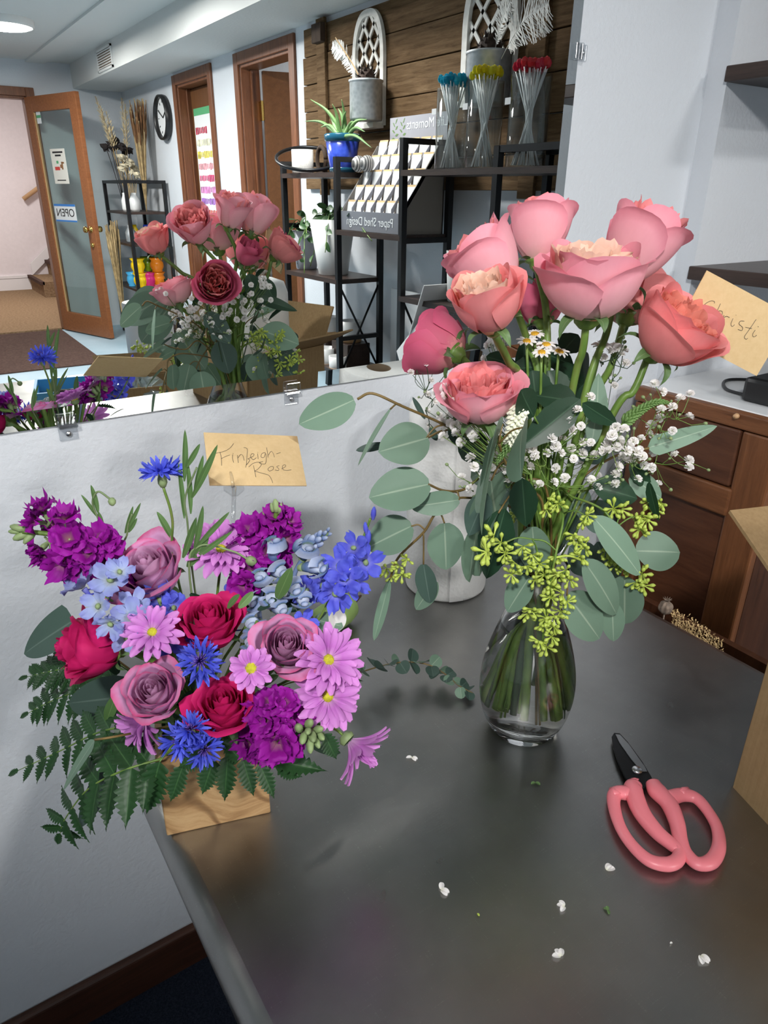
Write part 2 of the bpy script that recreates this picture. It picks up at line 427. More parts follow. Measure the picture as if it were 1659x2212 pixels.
# ============================================================ flower and leaf makers
HV = V((.5561, .8311, 0))
def PB(px, py, off, A):
    """photo pixel -> point on the upright plane through A that faces the camera, moved back by off metres"""
    d = ray(px, py); k = ((V((A[0], A[1], 0))-V((CAMP.x, CAMP.y, 0))).dot(HV)+off)/d.dot(HV)
    return CAMP + d*k
def ax(b, a, c): return (CR*b + CU*a - CF*c).normalized()

def petalmat(name, base, mid, tip, edge=None, tl=.22, rough=.55, var=.12, ep=(.62, .95)):
    n = NT(name); t = n.attr('t'); u = n.attr('u')
    col = n.ramp(t, [(0, base), (.38, mid), (1, tip)])
    if edge:
        e = n.math('MAXIMUM', n.math('MULTIPLY', t, 1.0), n.math('MULTIPLY', n.math('MULTIPLY', u, t), 1.12))
        e = n.math('ADD', e, n.math('MULTIPLY', n.math('SUBTRACT', n.noise(n.coord(), 60, 3), .5), .25))
        mr = n.new('ShaderNodeMapRange'); mr.inputs[1].default_value = ep[0]; mr.inputs[2].default_value = ep[1]; n.l(e, mr.inputs[0])
        col = n.mix(mr.outputs[0], col, edge)
    oi = n.new('ShaderNodeObjectInfo'); hs = n.new('ShaderNodeHueSaturation')
    mr = n.new('ShaderNodeMapRange'); mr.inputs[3].default_value = 1-var; mr.inputs[4].default_value = 1+var
    n.l(oi.outputs['Random'], mr.inputs[0]); n.l(mr.outputs[0], hs.inputs['Value']); n.l(col, hs.inputs['Color'])
    f = n.noise(n.coord((1, 1, .15)), 260, 3); cc = n.mix(n.math('MULTIPLY', f, .35), hs.outputs[0], (.86, .72, .76), 'MULTIPLY')
    n.set(col=cc, rough=rough, spec=.22); n.translucent(tl, cc); n.bump(f, .12, .001); return n
def leafmat(name, col, vein, rough=.45, tl=.12, var=.18, spec=.4, back=None):
    n = NT(name); u = n.attr('u'); oi = n.new('ShaderNodeObjectInfo')
    r = n.ramp(u, [(.0, vein), (.02, vein), (.06, col), (1, col)])
    f = n.noise(n.coord(), 40, 4); r = n.mix(n.math('MULTIPLY', f, .35), r, tuple(c*.6 for c in col))
    hs = n.new('ShaderNodeHueSaturation'); mr = n.new('ShaderNodeMapRange'); mr.inputs[3].default_value = 1-var; mr.inputs[4].default_value = 1+var
    n.l(oi.outputs['Random'], mr.inputs[0]); n.l(mr.outputs[0], hs.inputs['Value']); n.l(r, hs.inputs['Color'])
    n.set(col=hs.outputs[0], rough=rough, spec=spec); n.translucent(tl, hs.outputs[0]); n.bump(n.noise(n.coord(), 130, 3), .15, .001); return n
petalmat('petal_pink', (.90, .72, .60), (.93, .53, .57), (.91, .38, .47))
petalmat('petal_peach', (.88, .40, .18), (.95, .60, .42), (.97, .72, .58), tl=.35)
petalmat('petal_coral', (.91, .57, .47), (.92, .34, .34), (.93, .34, .345), tl=.3)
petalmat('petal_coral_heart', (.85, .20, .09), (.86, .27, .18), (.88, .34, .27), tl=.35)
petalmat('petal_rose', (.60, .33, .28), (.62, .14, .22), (.60, .11, .21))
petalmat('petal_lavender', (.80, .58, .68), (.68, .37, .62), (.68, .36, .62), (.60, .015, .15), ep=(.86, 1.06))
petalmat('petal_lavender_heart', (.50, .18, .34), (.60, .26, .48), (.72, .42, .64), (.52, .08, .25), ep=(.97, 1.2))
petalmat('petal_hot', (.36, .006, .075), (.56, .010, .125), (.62, .016, .15), tl=.2, rough=.6)
petalmat('petal_mauve', (.74, .46, .74), (.60, .20, .64), (.72, .32, .74), tl=.28)
petalmat('petal_purple', (.46, .24, .28), (.27, .007, .27), (.36, .012, .38), tl=.25)
petalmat('petal_cornflower', (.06, .05, .40), (.06, .085, .62), (.12, .16, .80), tl=.2)
petalmat('petal_cornflower_eye', (.03, .015, .10), (.05, .02, .24), (.20, .12, .45), tl=.1)
petalmat('petal_pale_blue', (.55, .62, .55), (.42, .52, .82), (.30, .34, .75), tl=.3)
petalmat('petal_deep_blue', (.30, .32, .80), (.10, .11, .66), (.12, .15, .74), tl=.25)
petalmat('petal_dusty_blue', (.22, .33, .13), (.11, .19, .40), (.52, .60, .78), tl=.2)
petalmat('petal_white', (.86, .88, .74), (.95, .95, .93), (.97, .97, .96), tl=.3, var=.05)
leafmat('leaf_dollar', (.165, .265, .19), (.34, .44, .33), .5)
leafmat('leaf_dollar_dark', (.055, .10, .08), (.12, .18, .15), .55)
leafmat('leaf_rose', (.016, .050, .024), (.05, .11, .06), .42, spec=.32)
leafmat('leaf_fern', (.018, .062, .018), (.05, .13, .04), .38)
leafmat('leaf_grass', (.10, .20, .06), (.20, .32, .12), .5)
leafmat('leaf_sepal', (.11, .20, .07), (.22, .30, .14), .5)
n = NT('stem_green'); f = n.noise(n.coord((1, 1, .3)), 90, 4)
n.set(col=n.ramp(f, [(.35, (.075, .155, .022)), (.6, (.15, .25, .045)), (.8, (.17, .16, .05))]), rough=.45); n.bump(f, .2, .001)
plain('stem_brown', (.16, .105, .03), .5, var=.3)
plain('stem_dark', (.035, .07, .03), .5, var=.3)
plain('cut_end', (.55, .58, .33), .6)
plain('seed_green', (.40, .50, .08), .45, var=.2, sc=60)
plain('seed_dark', (.13, .17, .05), .5, var=.2, sc=60)
plain('bud_green', (.22, .30, .13), .55, var=.25, sc=80)
plain('daisy_eye', (.46, .44, .015), .7, var=.35, sc=160, bump=.8, bsc=420)
plain('chamomile_eye', (.60, .33, .015), .7, var=.3, sc=160, bump=.8, bsc=420)

def petal(R, H, th, half, curl=0, ruf=0, close=0, point=0, base=.10, sd=0, off=(0, 0), n=10, lip=.05, drop=.30, pw=.75):
    o = V((sd*3.1, sd*1.7, sd*.9))
    def fn(u, v):
        uu = 2*u-1; vv = v*(1 - (drop+.16*point)*abs(uu)**(2.6-1.2*point))
        ph = vv*PI/2
        r = R*(base+(1-base)*math.sin(ph)**pw); z = H*(1-math.cos(ph))**.78
        r *= 1-close*vv**3
        e = max(0, (v-.90)/.10)
        if lip: r += lip*R*e*e*(1-uu*uu); z -= lip*.5*H*e*e*(1-uu*uu)
        k = max(0, (vv-.60)/.40); r += curl*R*k*k*(1+point*.6*(1-abs(uu))); z -= abs(curl)*.55*H*k**3
        if ruf:
            r += ruf*R*noise.noise(o+V((uu*2.2, vv*1.5, 0)))*vv**1.5*1.3
            z += ruf*H*.45*noise.noise(o+V((uu*2.6, vv, 7)))*vv**2
        a = th + uu*half*(.32+.68*math.sin(min(1, vv*1.45)*PI/2))
        r *= 1+.022*uu
        return V((r*math.cos(a)+off[0], r*math.sin(a)+off[1], z))
    return MB().grid(fn, n, n)
def sepal(L, w, th, drop, sd=0, up=.2):
    def fn(u, v):
        uu = 2*u-1; ww = w*(math.sin(PI*min(1, .12+v*.88))**.8)*uu
        r = L*(.12 + .75*math.sin(v*1.5)); z = L*(up*math.sin(v*2.2) - drop*v*v) + abs(uu)*w*.3
        return V((r*math.cos(th)-ww*math.sin(th), r*math.sin(th)+ww*math.cos(th), z))
    return MB().grid(fn, 4, 8)
def leaf(B, Tp, w, N, shape='dollar', fold=.15, bend=.1, teeth=0, nu=8, nv=16, wav=0, sd=0):
    """blade from B to Tp, w wide, N its upper side"""
    B = V(B); Tp = V(Tp); d = Tp-B; L = d.length; d.normalize(); N = (V(N)-d*V(N).dot(d)).normalized(); s = d.cross(N)
    def wid(t):
        if shape == 'dollar': q = math.sin(PI*(.02+.98*t)**.90)**.60*(1-.10*t) if t < .999 else 0
        elif shape == 'round': q = math.sqrt(max(0, 1-(2*t-1)**2))
        elif shape == 'rose': q = math.sin(PI*t**.85)**.75*(1-.15*t)
        elif shape == 'long': q = math.sin(PI*min(1, t*.97+.03))**.6
        elif shape == 'strap': q = min(1, t*9)**.6*(1-t**3)**.8
        else: q = math.sin(PI*t**1.25)**.9
        return q
    def fn(u, v):
        uu = 2*u-1; q = wid(v)*w/2
        if teeth and abs(uu) > .99: q *= 1+.10*(((v*teeth) % 1)-.5)
        p = B + d*(L*v) + s*(uu*q) + N*(fold*abs(uu)*q - bend*L*4*(v-.0)*(v-.0)*.25)
        if wav: p += N*(wav*w*noise.noise(V((uu*1.5, v*3, sd))))
        return p
    return MB().grid(fn, nu, nv)
def camN(p, tilt=0, axis=None, up=.35):
    N = ((CAMP-p).normalized() + V((0, 0, up))).normalized()
    if tilt: N = Matrix.Rotation(math.radians(tilt), 3, axis) @ N
    return N
def leafpx(name, root, A, b, tp, wpx, o0=0, o1=0, mat='leaf_dollar', shape='dollar', tilt=0, fold=.12, bend=.06, teeth=0, up=.35, wav=.0):
    B = PB(b[0], b[1], o0, A); E = PB(tp[0], tp[1], o1, A); m_ = (B+E)/2
    N = camN(m_, tilt, (E-B).normalized(), up)
    return O(name, leaf(B, E, pxm(m_, wpx), N, shape, fold, bend, teeth, wav=wav, sd=b[0]), mat, root)

def rose(lab, group, B, axis, R, H, outer, inner, kind='garden', stem=None, sd=1, sep=1.0, cat='rose', name='garden_rose', roll=0, sepal_mat='leaf_sepal', no=7):
    r = random.Random(sd)
    Fm = frame(axis, CR) @ Matrix.Rotation(roll, 3, 'Z')
    root = T(name, lab, cat, B, group, Fm)
    g = 2.39996
    if kind == 'garden':
        for i in range(20):
            k = .10+.56*math.sqrt(i/20)
            O('petal', petal(R*k, H*r.uniform(.80, .93), i*g+r.uniform(-.4, .4), r.uniform(.65, 1.1)*(.75/(k+.35)), 0, .30, .16, 0, .3, sd*50+i,
              (r.uniform(-.1, .1)*R, r.uniform(-.1, .1)*R), lip=.10, drop=.12), inner, root, True, True)
        for i in range(7):
            O('petal', petal(R*(.66+.03*i), H*r.uniform(.84, .93), i*2*PI/7*2+r.uniform(-.2, .2), .95, .02, .16, .12, 0, .15, sd*50+20+i, lip=.10, drop=.20), inner if i % 2 else outer, root, True, True)
        for i in range(no):
            k = i/(no-1)
            O('petal', petal(R*(.88+.13*k), H*(.95-.15*k+r.uniform(-.03, .03)), i*g+r.uniform(-.2, .2), r.uniform(.95, 1.15), -.01+.05*k, .022, .17-.09*k, 0, .10, sd*50+30+i, lip=.03+.12*k), outer, root, True, True)
        for i in range(2):
            O('petal', petal(R*1.05, H*.78, r.uniform(0, 6.28), r.uniform(.85, 1.05), .06, .07, 0, 0, .10, sd*50+40+i, lip=.12), outer, root, True, True)
    elif kind == 'tall':                                       # deep cup, frills just over the rim
        for i in range(20):
            k = .10+.62*math.sqrt(i/20)
            O('petal', petal(R*k, H*r.uniform(.88, .99), i*g+r.uniform(-.4, .4), r.uniform(.65, 1.1)*(.75/(k+.35)), 0, .24, .0, 0, .3, sd*50+i,
              (r.uniform(-.06, .06)*R, r.uniform(-.06, .06)*R), lip=.10, drop=.12, pw=.9), inner, root, True, True)
        for i in range(no+1):
            k = i/no
            O('petal', petal(R*(.80+.20*k), H*(1.0-.16*k+r.uniform(-.03, .03)), i*g+r.uniform(-.2, .2), r.uniform(.95, 1.15), .02*k, .03, .08-.05*k, .05, .12, sd*50+30+i, lip=.04+.14*k, pw=.95), outer, root, True, True)
    elif kind == 'bud':
        for i in range(8):
            k = .2+.5*i/8
            O('petal', petal(R*k, H*r.uniform(.92, 1.03), i*g, .8/(k+.3)*.6, 0, .2, .2, 0, .3, sd*50+i), inner, root, True, True)
        for i in range(no):
            k = i/(no-1); O('petal', petal(R*(.78+.24*k), H*(1.0-.13*k+r.uniform(-.02, .02)), i*g, r.uniform(1.0, 1.2), .01+.09*k, .022, .24-.14*k, .15, .10, sd*50+20+i, lip=.02+.10*k), outer, root, True, True)
    else:                                                      # 'hybrid': spiral heart, outer petals rolled back to points
        N_ = 26; op = kind == 'open'
        for i in range(N_):
            k = (i+.5)/N_; rr = R*(.06+.90*k**.95)
            cu = .02+(.34 if op else .20)*max(0, k-.35)**1.5
            O('petal', petal(rr, H*(.99-.24*k**2.0), i*g+r.uniform(-.2, .2), 1.45-.55*k, cu, .03+.10*k, .46*(1-k)**.6, .05+(.35 if op else .55)*max(0, k-.3), .14, sd*50+i, lip=.05+.13*k),
              inner if k < .5 else outer, root, True, True)
    O('calyx', MB().lathe([(.0, -.20*R), (.13*R, -.19*R), (.24*R, -.08*R), (.26*R, .02*R), (.40*R, .09*R), (.2*R, .14*R)], 12), 'stem_green', root, True, True)
    for i in range(5):
        O('sepal', sepal(R*.95*sep*r.uniform(.8, 1.1), R*.13, i*2*PI/5+r.uniform(-.2, .2), r.uniform(.15, .8), 0, .25), sepal_mat, root, True, True)
    if stem:
        pts = bez([V(B)-V(axis)*.15*R] + [V(p) for p in stem], 8)
        O('stem', MB().tube(pts, lambda t: .0034+.0008*t, 8), 'stem_green', root)
    return root
def daisy(lab, group, C, axis, R, n=20, stem=None, sd=1, mat='petal_mauve', eye='daisy_eye', cup=.25, name='daisy_chrysanthemum', cat='daisy', er=.20, w=.26, layers=2, roll=0, half=None):
    r = random.Random(sd); Fm = frame(axis, CR) @ Matrix.Rotation(roll, 3, 'Z'); root = T(name, lab, cat, C, group, Fm)
    mes = []
    for j in range(3):
        def fn(u, v, j=j):
            uu = 2*u-1; q = w*R*.5*(.30+.70*math.sin(min(1, v*1.2)*PI/2))*math.sqrt(max(0, 1-max(0, (v-.55)/.45)**2*.88))
            return V((R*(.12+.88*v), uu*q, R*(.10*math.sin(v*2.4) + .05*(j-1)*v*v + .10*uu*uu*w*4*.5 - .08*v*v)))
        mes.append(mesh('petal', MB().grid(fn, 4, 7), mat))
    for l in range(layers):
        for i in range(n):
            a = 2*PI*(i+.5*l)/n + r.uniform(-.09, .09)
            if half and not (half[0] <= (a % (2*PI)) <= half[1]): continue
            s = r.uniform(.88, 1.05)*(1-.14*l)
            M_ = Matrix.Rotation(a, 4, 'Z') @ Matrix.Rotation(-cup*(.6+.9*l)+r.uniform(-.12, .12), 4, 'Y') @ Matrix.Rotation(r.uniform(-.25, .25), 4, 'X') @ Matrix.Diagonal((s, s, s, 1))
            inst('petal', mes[r.randrange(3)], root, Matrix.Translation((0, 0, .012*R*l)) @ M_)
    if eye: O('flower_center', MB().lathe([(er*R*1.02, .0), (er*R, .10*R), (er*.75*R, .17*R), (er*.3*R, .20*R), (0, .20*R)], 16), eye, root, True, True)
    O('calyx', MB().lathe([(0, -.17*R), (.12*R, -.16*R), (.20*R, -.06*R), (.17*R, .03*R)], 12), 'bud_green', root, True, True)
    if stem: O('stem', MB().tube(bez([V(C)-V(axis)*.15*R]+[V(p) for p in stem], 6), .0014, 6), 'stem_green', root)
    return root
def cornflower(lab, group, C, axis, R, stem=None, sd=1, n=11, sphere=False):
    r = random.Random(sd); Fm = frame(axis, CR); root = T('cornflower', lab, 'cornflower', C, group, Fm)
    def floret(): # a trumpet with a five-toothed flaring mouth, along +x
        m = MB(); L = R*.92
        for k in range(6):
            a0 = 2*PI*k/6
            def fn(u, v):
                a = a0 + (2*u-1)*.52*(1 if v < .5 else max(.06, (1-v)*2)**.8)
                rr = R*(.03+.40*max(0, v-.25)**1.2*1.5)
                return V((L*(.15+.85*v) , rr*math.cos(a), rr*math.sin(a)))
            m.grid(fn, 3, 6)
        return m
    me = mesh('floret', floret(), 'petal_cornflower')
    for i in range(n):
        a = 2*PI*i/n + r.uniform(-.15, .15); el = r.uniform(-.05, .5) if not sphere else r.uniform(-.7, .9)
        M_ = Matrix.Rotation(a, 4, 'Z') @ Matrix.Rotation(-el, 4, 'Y') @ Matrix.Rotation(r.uniform(0, 6), 4, 'X') @ Matrix.Diagonal((r.uniform(.85, 1.1),)*3+(1,))
        inst('floret', me, root, M_)
    m = MB()
    for i in range(26):
        a = i*2.4; e = .35+.9*(1-i/26); L = R*r.uniform(.30, .48)
        d = V((math.cos(a)*math.cos(e), math.sin(a)*math.cos(e), math.sin(e)))
        m.tube([d*R*.05, d*L*.6, d*L+V((0, 0, .02*R))], [R*.018, R*.022, R*.012], 5)
    O('stamens', m, 'petal_cornflower_eye', root, True, True)
    m = MB(); m.lathe([(0, -.62*R), (.11*R, -.60*R), (.20*R, -.42*R), (.19*R, -.22*R), (.12*R, -.04*R), (.10*R, .03*R)], 14)
    O('calyx', m, 'bud_green', root, True, True)
    if stem: O('stem', MB().tube(bez([V(C)-V(axis)*.6*R]+[V(p) for p in stem], 8), .0013, 6), 'stem_green', root)
    return root

def blossom_mesh(nm, mat, np=5, curl=.3, wav=.3, w=1.15, eye=None, sd=0, cup=.3, ly=1):
    """unit blossom facing +z, radius 1"""
    m = MB(); r = random.Random(sd)
    for l in range(ly):
        for k in range(np):
            a0 = 2*PI*(k+.5*l)/np; s = 1-.3*l
            def fn(u, v):
                uu = 2*u-1; q = uu*w*s*(.18+.62*math.sin(min(1, v*1.15)*PI/2))*math.sqrt(max(0, 1-max(0, (v-.5)/.5)**2*.8))*.75
                x = s*(.06+.94*v); z = cup*v*(1+.8*l) - curl*v*v*v + wav*noise.noise(V((uu*2+sd, v*2.5, k*3+l)))*v
                return V((x*math.cos(a0)-q*math.sin(a0), x*math.sin(a0)+q*math.cos(a0), z))
            m.grid(fn, 5, 6)
    return mesh(nm, m, mat)
def place(C, axis, s, roll=0, xh=None):
    return Matrix.Translation(V(C)) @ (frame(axis, xh) @ Matrix.Rotation(roll, 3, 'Z')).to_4x4() @ Matrix.Diagonal((s, s, s, 1))
def put(name, me, root, C, axis, s, roll=0, mat=None):
    return inst(name, me, root, RM[root.name].inverted() @ place(C, axis, s, roll))
# unit shapes that repeat
def umbel():
    m = MB(); r = random.Random(3); out = []
    for i in range(8):
        a = i*2.4; e = r.uniform(-.1, 1.2); d = V((math.cos(a)*math.cos(e), math.sin(a)*math.cos(e), math.sin(e)))
        pts = [d*(.02+.98*k/6) for k in range(7)]
        m.tube(pts, [.035, .045, .06, .10, .165, .17, .03], 7)
    return m
UMB = mesh('seed_cluster', umbel(), 'seed_green'); UMBD = mesh('seed_cluster', umbel(), 'seed_dark')
GYP = []
for k in range(3):
    m = MB(); r = random.Random(k)
    for i in range(17):
        e = math.asin(1-1.15*i/16) if i < 16 else -.1; a = i*2.4; d = V((math.cos(a)*math.cos(e), math.sin(a)*math.cos(e), math.sin(e)))
        F = frame(d, V((-math.sin(a), math.cos(a), .2))); wd = r.uniform(.30, .48)
        def fn(u, v):
            uu = 2*u-1
            return F @ V((uu*wd*(.35+.65*math.sin(v*1.6)), .12*noise.noise(V((uu*2+i, v*2, k))), .25+.78*v-.10*uu*uu + .1*noise.noise(V((i, uu*3, k)))))
        m.grid(fn, 3, 3)
    GYP.append(mesh('blossom', m, 'petal_white'))
GBUD = mesh('bud', MB().ball((0, 0, 0), 1, 8, 6, (1, 1, 1.15)), 'bud_green')
# ============================================================ the vase of garden roses
VA = (.518, -.431)
VC = V((VA[0], VA[1], TZ))
glassy('vase_glass', (.96, .97, .965), .02, .05, .70, 3)
n = NT('vase_base_glass'); n.set(col=(.985, .992, .99), rough=.0, trans=1, ior=1.47)
n = NT('water'); n.set(col=(.985, .99, .975), rough=.0, trans=1, ior=1.33)
vase = T('glass_vase', 'clear pear-shaped glass vase of pink roses with cut stems in water', 'vase', VC)
pr = [(.033, .0), (.0385, .004), (.0445, .014), (.0505, .030), (.0540, .048), (.0552, .062), (.0545, .080), (.0512, .100), (.0455, .122), (.0385, .144), (.0315, .164), (.0265, .180), (.0245, .194), (.026, .208), (.031, .222)]
sm = bez([V((r_, 0, z_)) for r_, z_ in pr], 5); sm = [(p.x, p.z) for p in sm]
_in = [(max(.012, r_-(.0024 if z_ > .05 else .0024+.004*(.05-z_)/.05)), z_) for r_, z_ in sm if z_ > .021]
O('glass_wall', MB().lathe([(0, .0035), (.014, .0025), (.026, .0008)] + sm + [(.0302, .2243)] + list(reversed(_in)) + [(.034, .0185), (.022, .0165), (.012, .019), (.004, .021), (0, .021)], 72), 'vase_base_glass', vase, True, True)
_wz = .150
O('water', MB().lathe([(0, .0202), (.004, .0202), (.012, .0182), (.022, .0157), (.034, .0177)] + [(r_+.0008, z_) for r_, z_ in _in if z_ < _wz] + [(.030, _wz), (0, _wz)], 64), 'water', vase, True, True)
NECK = VC + V((0, 0, .196))
_k = [0]
def down(seed=None, deep=None):
    """neck point and foot of a stem standing in the vase"""
    i = _k[0]; _k[0] += 1; r = random.Random(i*7+3)
    a = i*2.4+.6; q = .017*math.sqrt((i % 9+.5)/9); nk = NECK + V((q*math.cos(a), q*math.sin(a), 0))
    b = a+PI*.85+r.uniform(-.5, .5); s = .027+.017*((i*5) % 8)/8
    ft = VC + V((s*math.cos(b), s*math.sin(b), (deep or r.uniform(.032, .052))))
    mid = lerp(nk, ft, .5) + V((math.cos(b), math.sin(b), 0))*.006
    return [nk, mid, ft]
def vr(lab, base, axis, Rpx, Hpx, off, outer, inner, via, kind='garden', sd=1, no=7, sep=1.0):
    B = PB(base[0], base[1], off, VA); s = pxm(B, 1)
    pts = [PB(x, y, o_, VA) for x, y, o_ in via]; d = down()
    root = rose(lab, 'pink roses in the glass vase', B, axis, Rpx*s, Hpx*s, outer, inner, kind, pts+d, sd, sep, no=no)
    e = d[-1]; dr = (d[2]-d[1]).normalized()
    O('cut_end', MB().lathe([(0, .0008), (.0036, .0006), (.0037, 0)], 12, e, frame(dr, V((1, 0, 0)))), 'cut_end', root)
    return root
vr('biggest pale pink rose in the middle of the vase, peach frills open towards the camera', (1268, 688), ax(0, .86, .50), 114, 168, -.015, 'petal_pink', 'petal_peach', [(1258, 760, -.01), (1235, 850, 0)], sd=3)
vr('coral rose at the right of the vase, facing right beside the slanting envelope', (1408, 765), ax(.46, .58, .66), 93, 145, .005, 'petal_coral', 'petal_coral_heart', [(1368, 845, 0), (1318, 905, 0)], sd=5)
vr('cupped coral rose on a bent stem at upper left, its heart turned left', (1066, 712), ax(-.30, .74, .60), 80, 135, -.075, 'petal_coral', 'petal_peach', [(1098, 780, -.05), (1134, 865, -.02)], sd=8)
vr('pale pink rose in side view, half hidden behind the cupped coral rose', (1098, 632), ax(-.58, .78, .14), 86, 158, -.005, 'petal_pink', 'petal_coral', [(1140, 740, .02), (1165, 860, .01)], 'tall', sd=11)
vr('topmost closed pink rose at the back, overlapping the mirror edge', (1162, 572), ax(.05, 1, .08), 74, 142, .035, 'petal_pink', 'petal_coral', [(1180, 680, .04), (1180, 850, .02)], 'tall', sd=13)
vr('tall pink rose at upper right leaning right in front of the white wall', (1335, 612), ax(.44, .86, .24), 86, 172, .03, 'petal_pink', 'petal_coral', [(1310, 720, .03), (1262, 860, .01)], 'tall', sd=17)
vr('lowest pink rose of the vase, on the left just above the white filler flowers', (1040, 905), ax(-.10, .76, .64), 84, 118, -.045, 'petal_pink', 'petal_coral', [(1085, 960, -.03), (1120, 1040, -.015)], sd=19)
vr('dusky rose at far left of the vase, turned away under the cupped coral rose', (990, 768), ax(-.66, .48, -.42), 74, 118, .045, 'petal_rose', 'petal_coral', [(1050, 830, .03), (1120, 920, .01)], sd=23)
vr('small shaded rose low behind the biggest rose, seen from underneath', (1172, 702), ax(0, .98, -.2), 56, 100, .05, 'petal_rose', 'petal_rose', [(1180, 790, .05), (1178, 900, .02)], 'bud', sd=29)
vr('rose at the back right, mostly hidden between the biggest rose and the coral rose', (1350, 690), ax(.40, .86, -.25), 78, 120, .065, 'petal_coral', 'petal_rose', [(1320, 790, .05), (1268, 900, .02)], sd=31)

def stemto(root, pts, r=.0016, mat='stem_green', name='stem', vase_end=True):
    pts = [PB(x, y, o_, VA) for x, y, o_ in pts]
    if vase_end: pts = pts + down()
    return O(name, MB().tube(bez(pts, 7), r, 6), mat, root)
def twig(root, a, b, r=.0009, mat='stem_brown', A=VA):
    pa = PB(*a, A); pb = PB(*b, A); mid = lerp(pa, pb, .5)+V((0, 0, .004))
    O('twig', MB().tube(bez([pa, mid, pb], 4), r, 5), mat, root)
EU = 'eucalyptus branches in the glass vase'
def euc(lab, stem, leaves, seeds=(), smat='stem_brown', r=.0013, seedmesh=None, ss=17):
    B = PB(*stem[-1], VA); root = T('eucalyptus_branch', lab, 'eucalyptus', B, EU)
    stemto(root, stem, r, smat)
    for l in leaves:
        b, tp, w, o0, o1 = l[:5]; k = l[5] if len(l) > 5 else {}
        leafpx('leaf', root, VA, b, tp, w, o0, o1, **k)
    rr = random.Random(len(lab))
    for (x, y, o_) in seeds:
        C = PB(x, y, o_, VA)
        put('seed_cluster', seedmesh or UMB, root, C, ax(rr.uniform(-.5, .5), rr.uniform(-1, .3), rr.uniform(.2, .8)), pxm(C, ss*2.0)*rr.uniform(.62, .8), rr.uniform(0, 6))
    return root
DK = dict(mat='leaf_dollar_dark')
e = euc('eucalyptus branch reaching furthest left, its tip leaf hanging under the mirror', [(772, 862, -.03), (805, 850, -.03), (870, 878, -.03), (960, 918, -.02), (1050, 972, -.01), (1120, 1080, 0)],
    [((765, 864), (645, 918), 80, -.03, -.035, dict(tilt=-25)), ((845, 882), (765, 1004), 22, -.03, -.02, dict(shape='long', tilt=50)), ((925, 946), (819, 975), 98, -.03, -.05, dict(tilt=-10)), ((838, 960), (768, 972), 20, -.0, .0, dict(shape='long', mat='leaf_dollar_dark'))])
twig(e, (960, 918, -.02), (920, 946, -.03)); twig(e, (872, 878, -.03), (843, 884, -.03))
e = euc('eucalyptus branch at mid left with the largest round leaf over the paper towels', [(925, 1046, -.05), (960, 1060, -.045), (1000, 1058, -.03), (1060, 1030, -.02), (1130, 1120, 0)],
    [((928, 1046), (796, 1072), 108, -.05, -.055, dict(tilt=8)), ((992, 1080), (887, 1096), 56, -.05, -.055, dict(tilt=-20)), ((1052, 950), (988, 975), 74, 0, .01, dict(mat='leaf_rose', shape='round'))])
twig(e, (985, 1064, -.04), (992, 1080, -.05))
e = euc('drooping eucalyptus branch at lower left with small seeds and a narrow hanging leaf', [(842, 1252, -.04), (860, 1205, -.045), (915, 1150, -.05), (945, 1105, -.05), (1000, 1075, -.03), (1120, 1110, 0)],
    [((890, 1136), (791, 1182), 96, -.05, -.055, dict(tilt=10)), ((960, 1130), (965, 1233), 86, -.05, -.06, dict(tilt=-10)), ((915, 1219), (928, 1306), 50, -.055, -.06, dict(mat='leaf_dollar_dark', tilt=20)), ((942, 1255), (897, 1318), 46, -.05, -.055, {}), ((842, 1252), (806, 1388), 24, -.04, -.05, dict(shape='long'))],
    [(812, 1238, -.04), (835, 1228, -.045), (862, 1222, -.045), (845, 1246, -.04), (880, 1208, -.05), (868, 1240, -.05)], ss=14)
twig(e, (920, 1146, -.05), (888, 1137, -.05)); twig(e, (945, 1110, -.05), (960, 1130, -.05)); twig(e, (915, 1150, -.05), (915, 1219, -.055))
e = euc('seeded eucalyptus spray cascading down the front of the vase', [(1172, 1385, -.075), (1178, 1320, -.08), (1190, 1250, -.085), (1202, 1190, -.085), (1216, 1110, -.06), (1190, 1050, -.02)],
    [((1262, 1213), (1348, 1332), 78, -.075, -.075, dict(tilt=-12, bend=.14)), ((1145, 1245), (1093, 1322), 66, -.07, -.075, dict(tilt=15)), ((1150, 1138), (1158, 1240), 74, -.05, -.06, dict(tilt=8)), ((1120, 1235), (1110, 1160), 40, -.05, -.05, DK)],
    [(1083, 1172, -.085), (1092, 1195, -.085), (1112, 1215, -.088), (1138, 1222, -.085), (1105, 1240, -.085), (1150, 1198, -.085), (1165, 1218, -.085), (1176, 1242, -.088), (1205, 1240, -.09), (1222, 1232, -.085), (1230, 1250, -.085), (1186, 1262, -.085), (1155, 1252, -.085),
     (1190, 1290, -.088), (1215, 1282, -.085), (1225, 1300, -.085), (1150, 1315, -.085), (1140, 1325, -.085), (1180, 1335, -.085), (1198, 1330, -.088), (1172, 1350, -.085), (1195, 1352, -.085), (1165, 1385, -.085), (1180, 1398, -.085), (1192, 1375, -.085), (1205, 1202, -.08), (1248, 1168, -.075), (1262, 1180, -.075), (1240, 1155, -.075), (1255, 1200, -.075), (1205, 1088, -.07), (1185, 1080, -.07), (1180, 1100, -.07), (1268, 1112, -.07), (1260, 1125, -.07), (1210, 1320, -.08), (1130, 1180, -.08)], 'stem_green', .0012)
twig(e, (1202, 1190, -.085), (1150, 1165, -.085), .0009, 'stem_green'); twig(e, (1150, 1165, -.085), (1085, 1175, -.085), .0008, 'stem_green'); twig(e, (1150, 1165, -.085), (1165, 1215, -.085), .0008, 'stem_green')
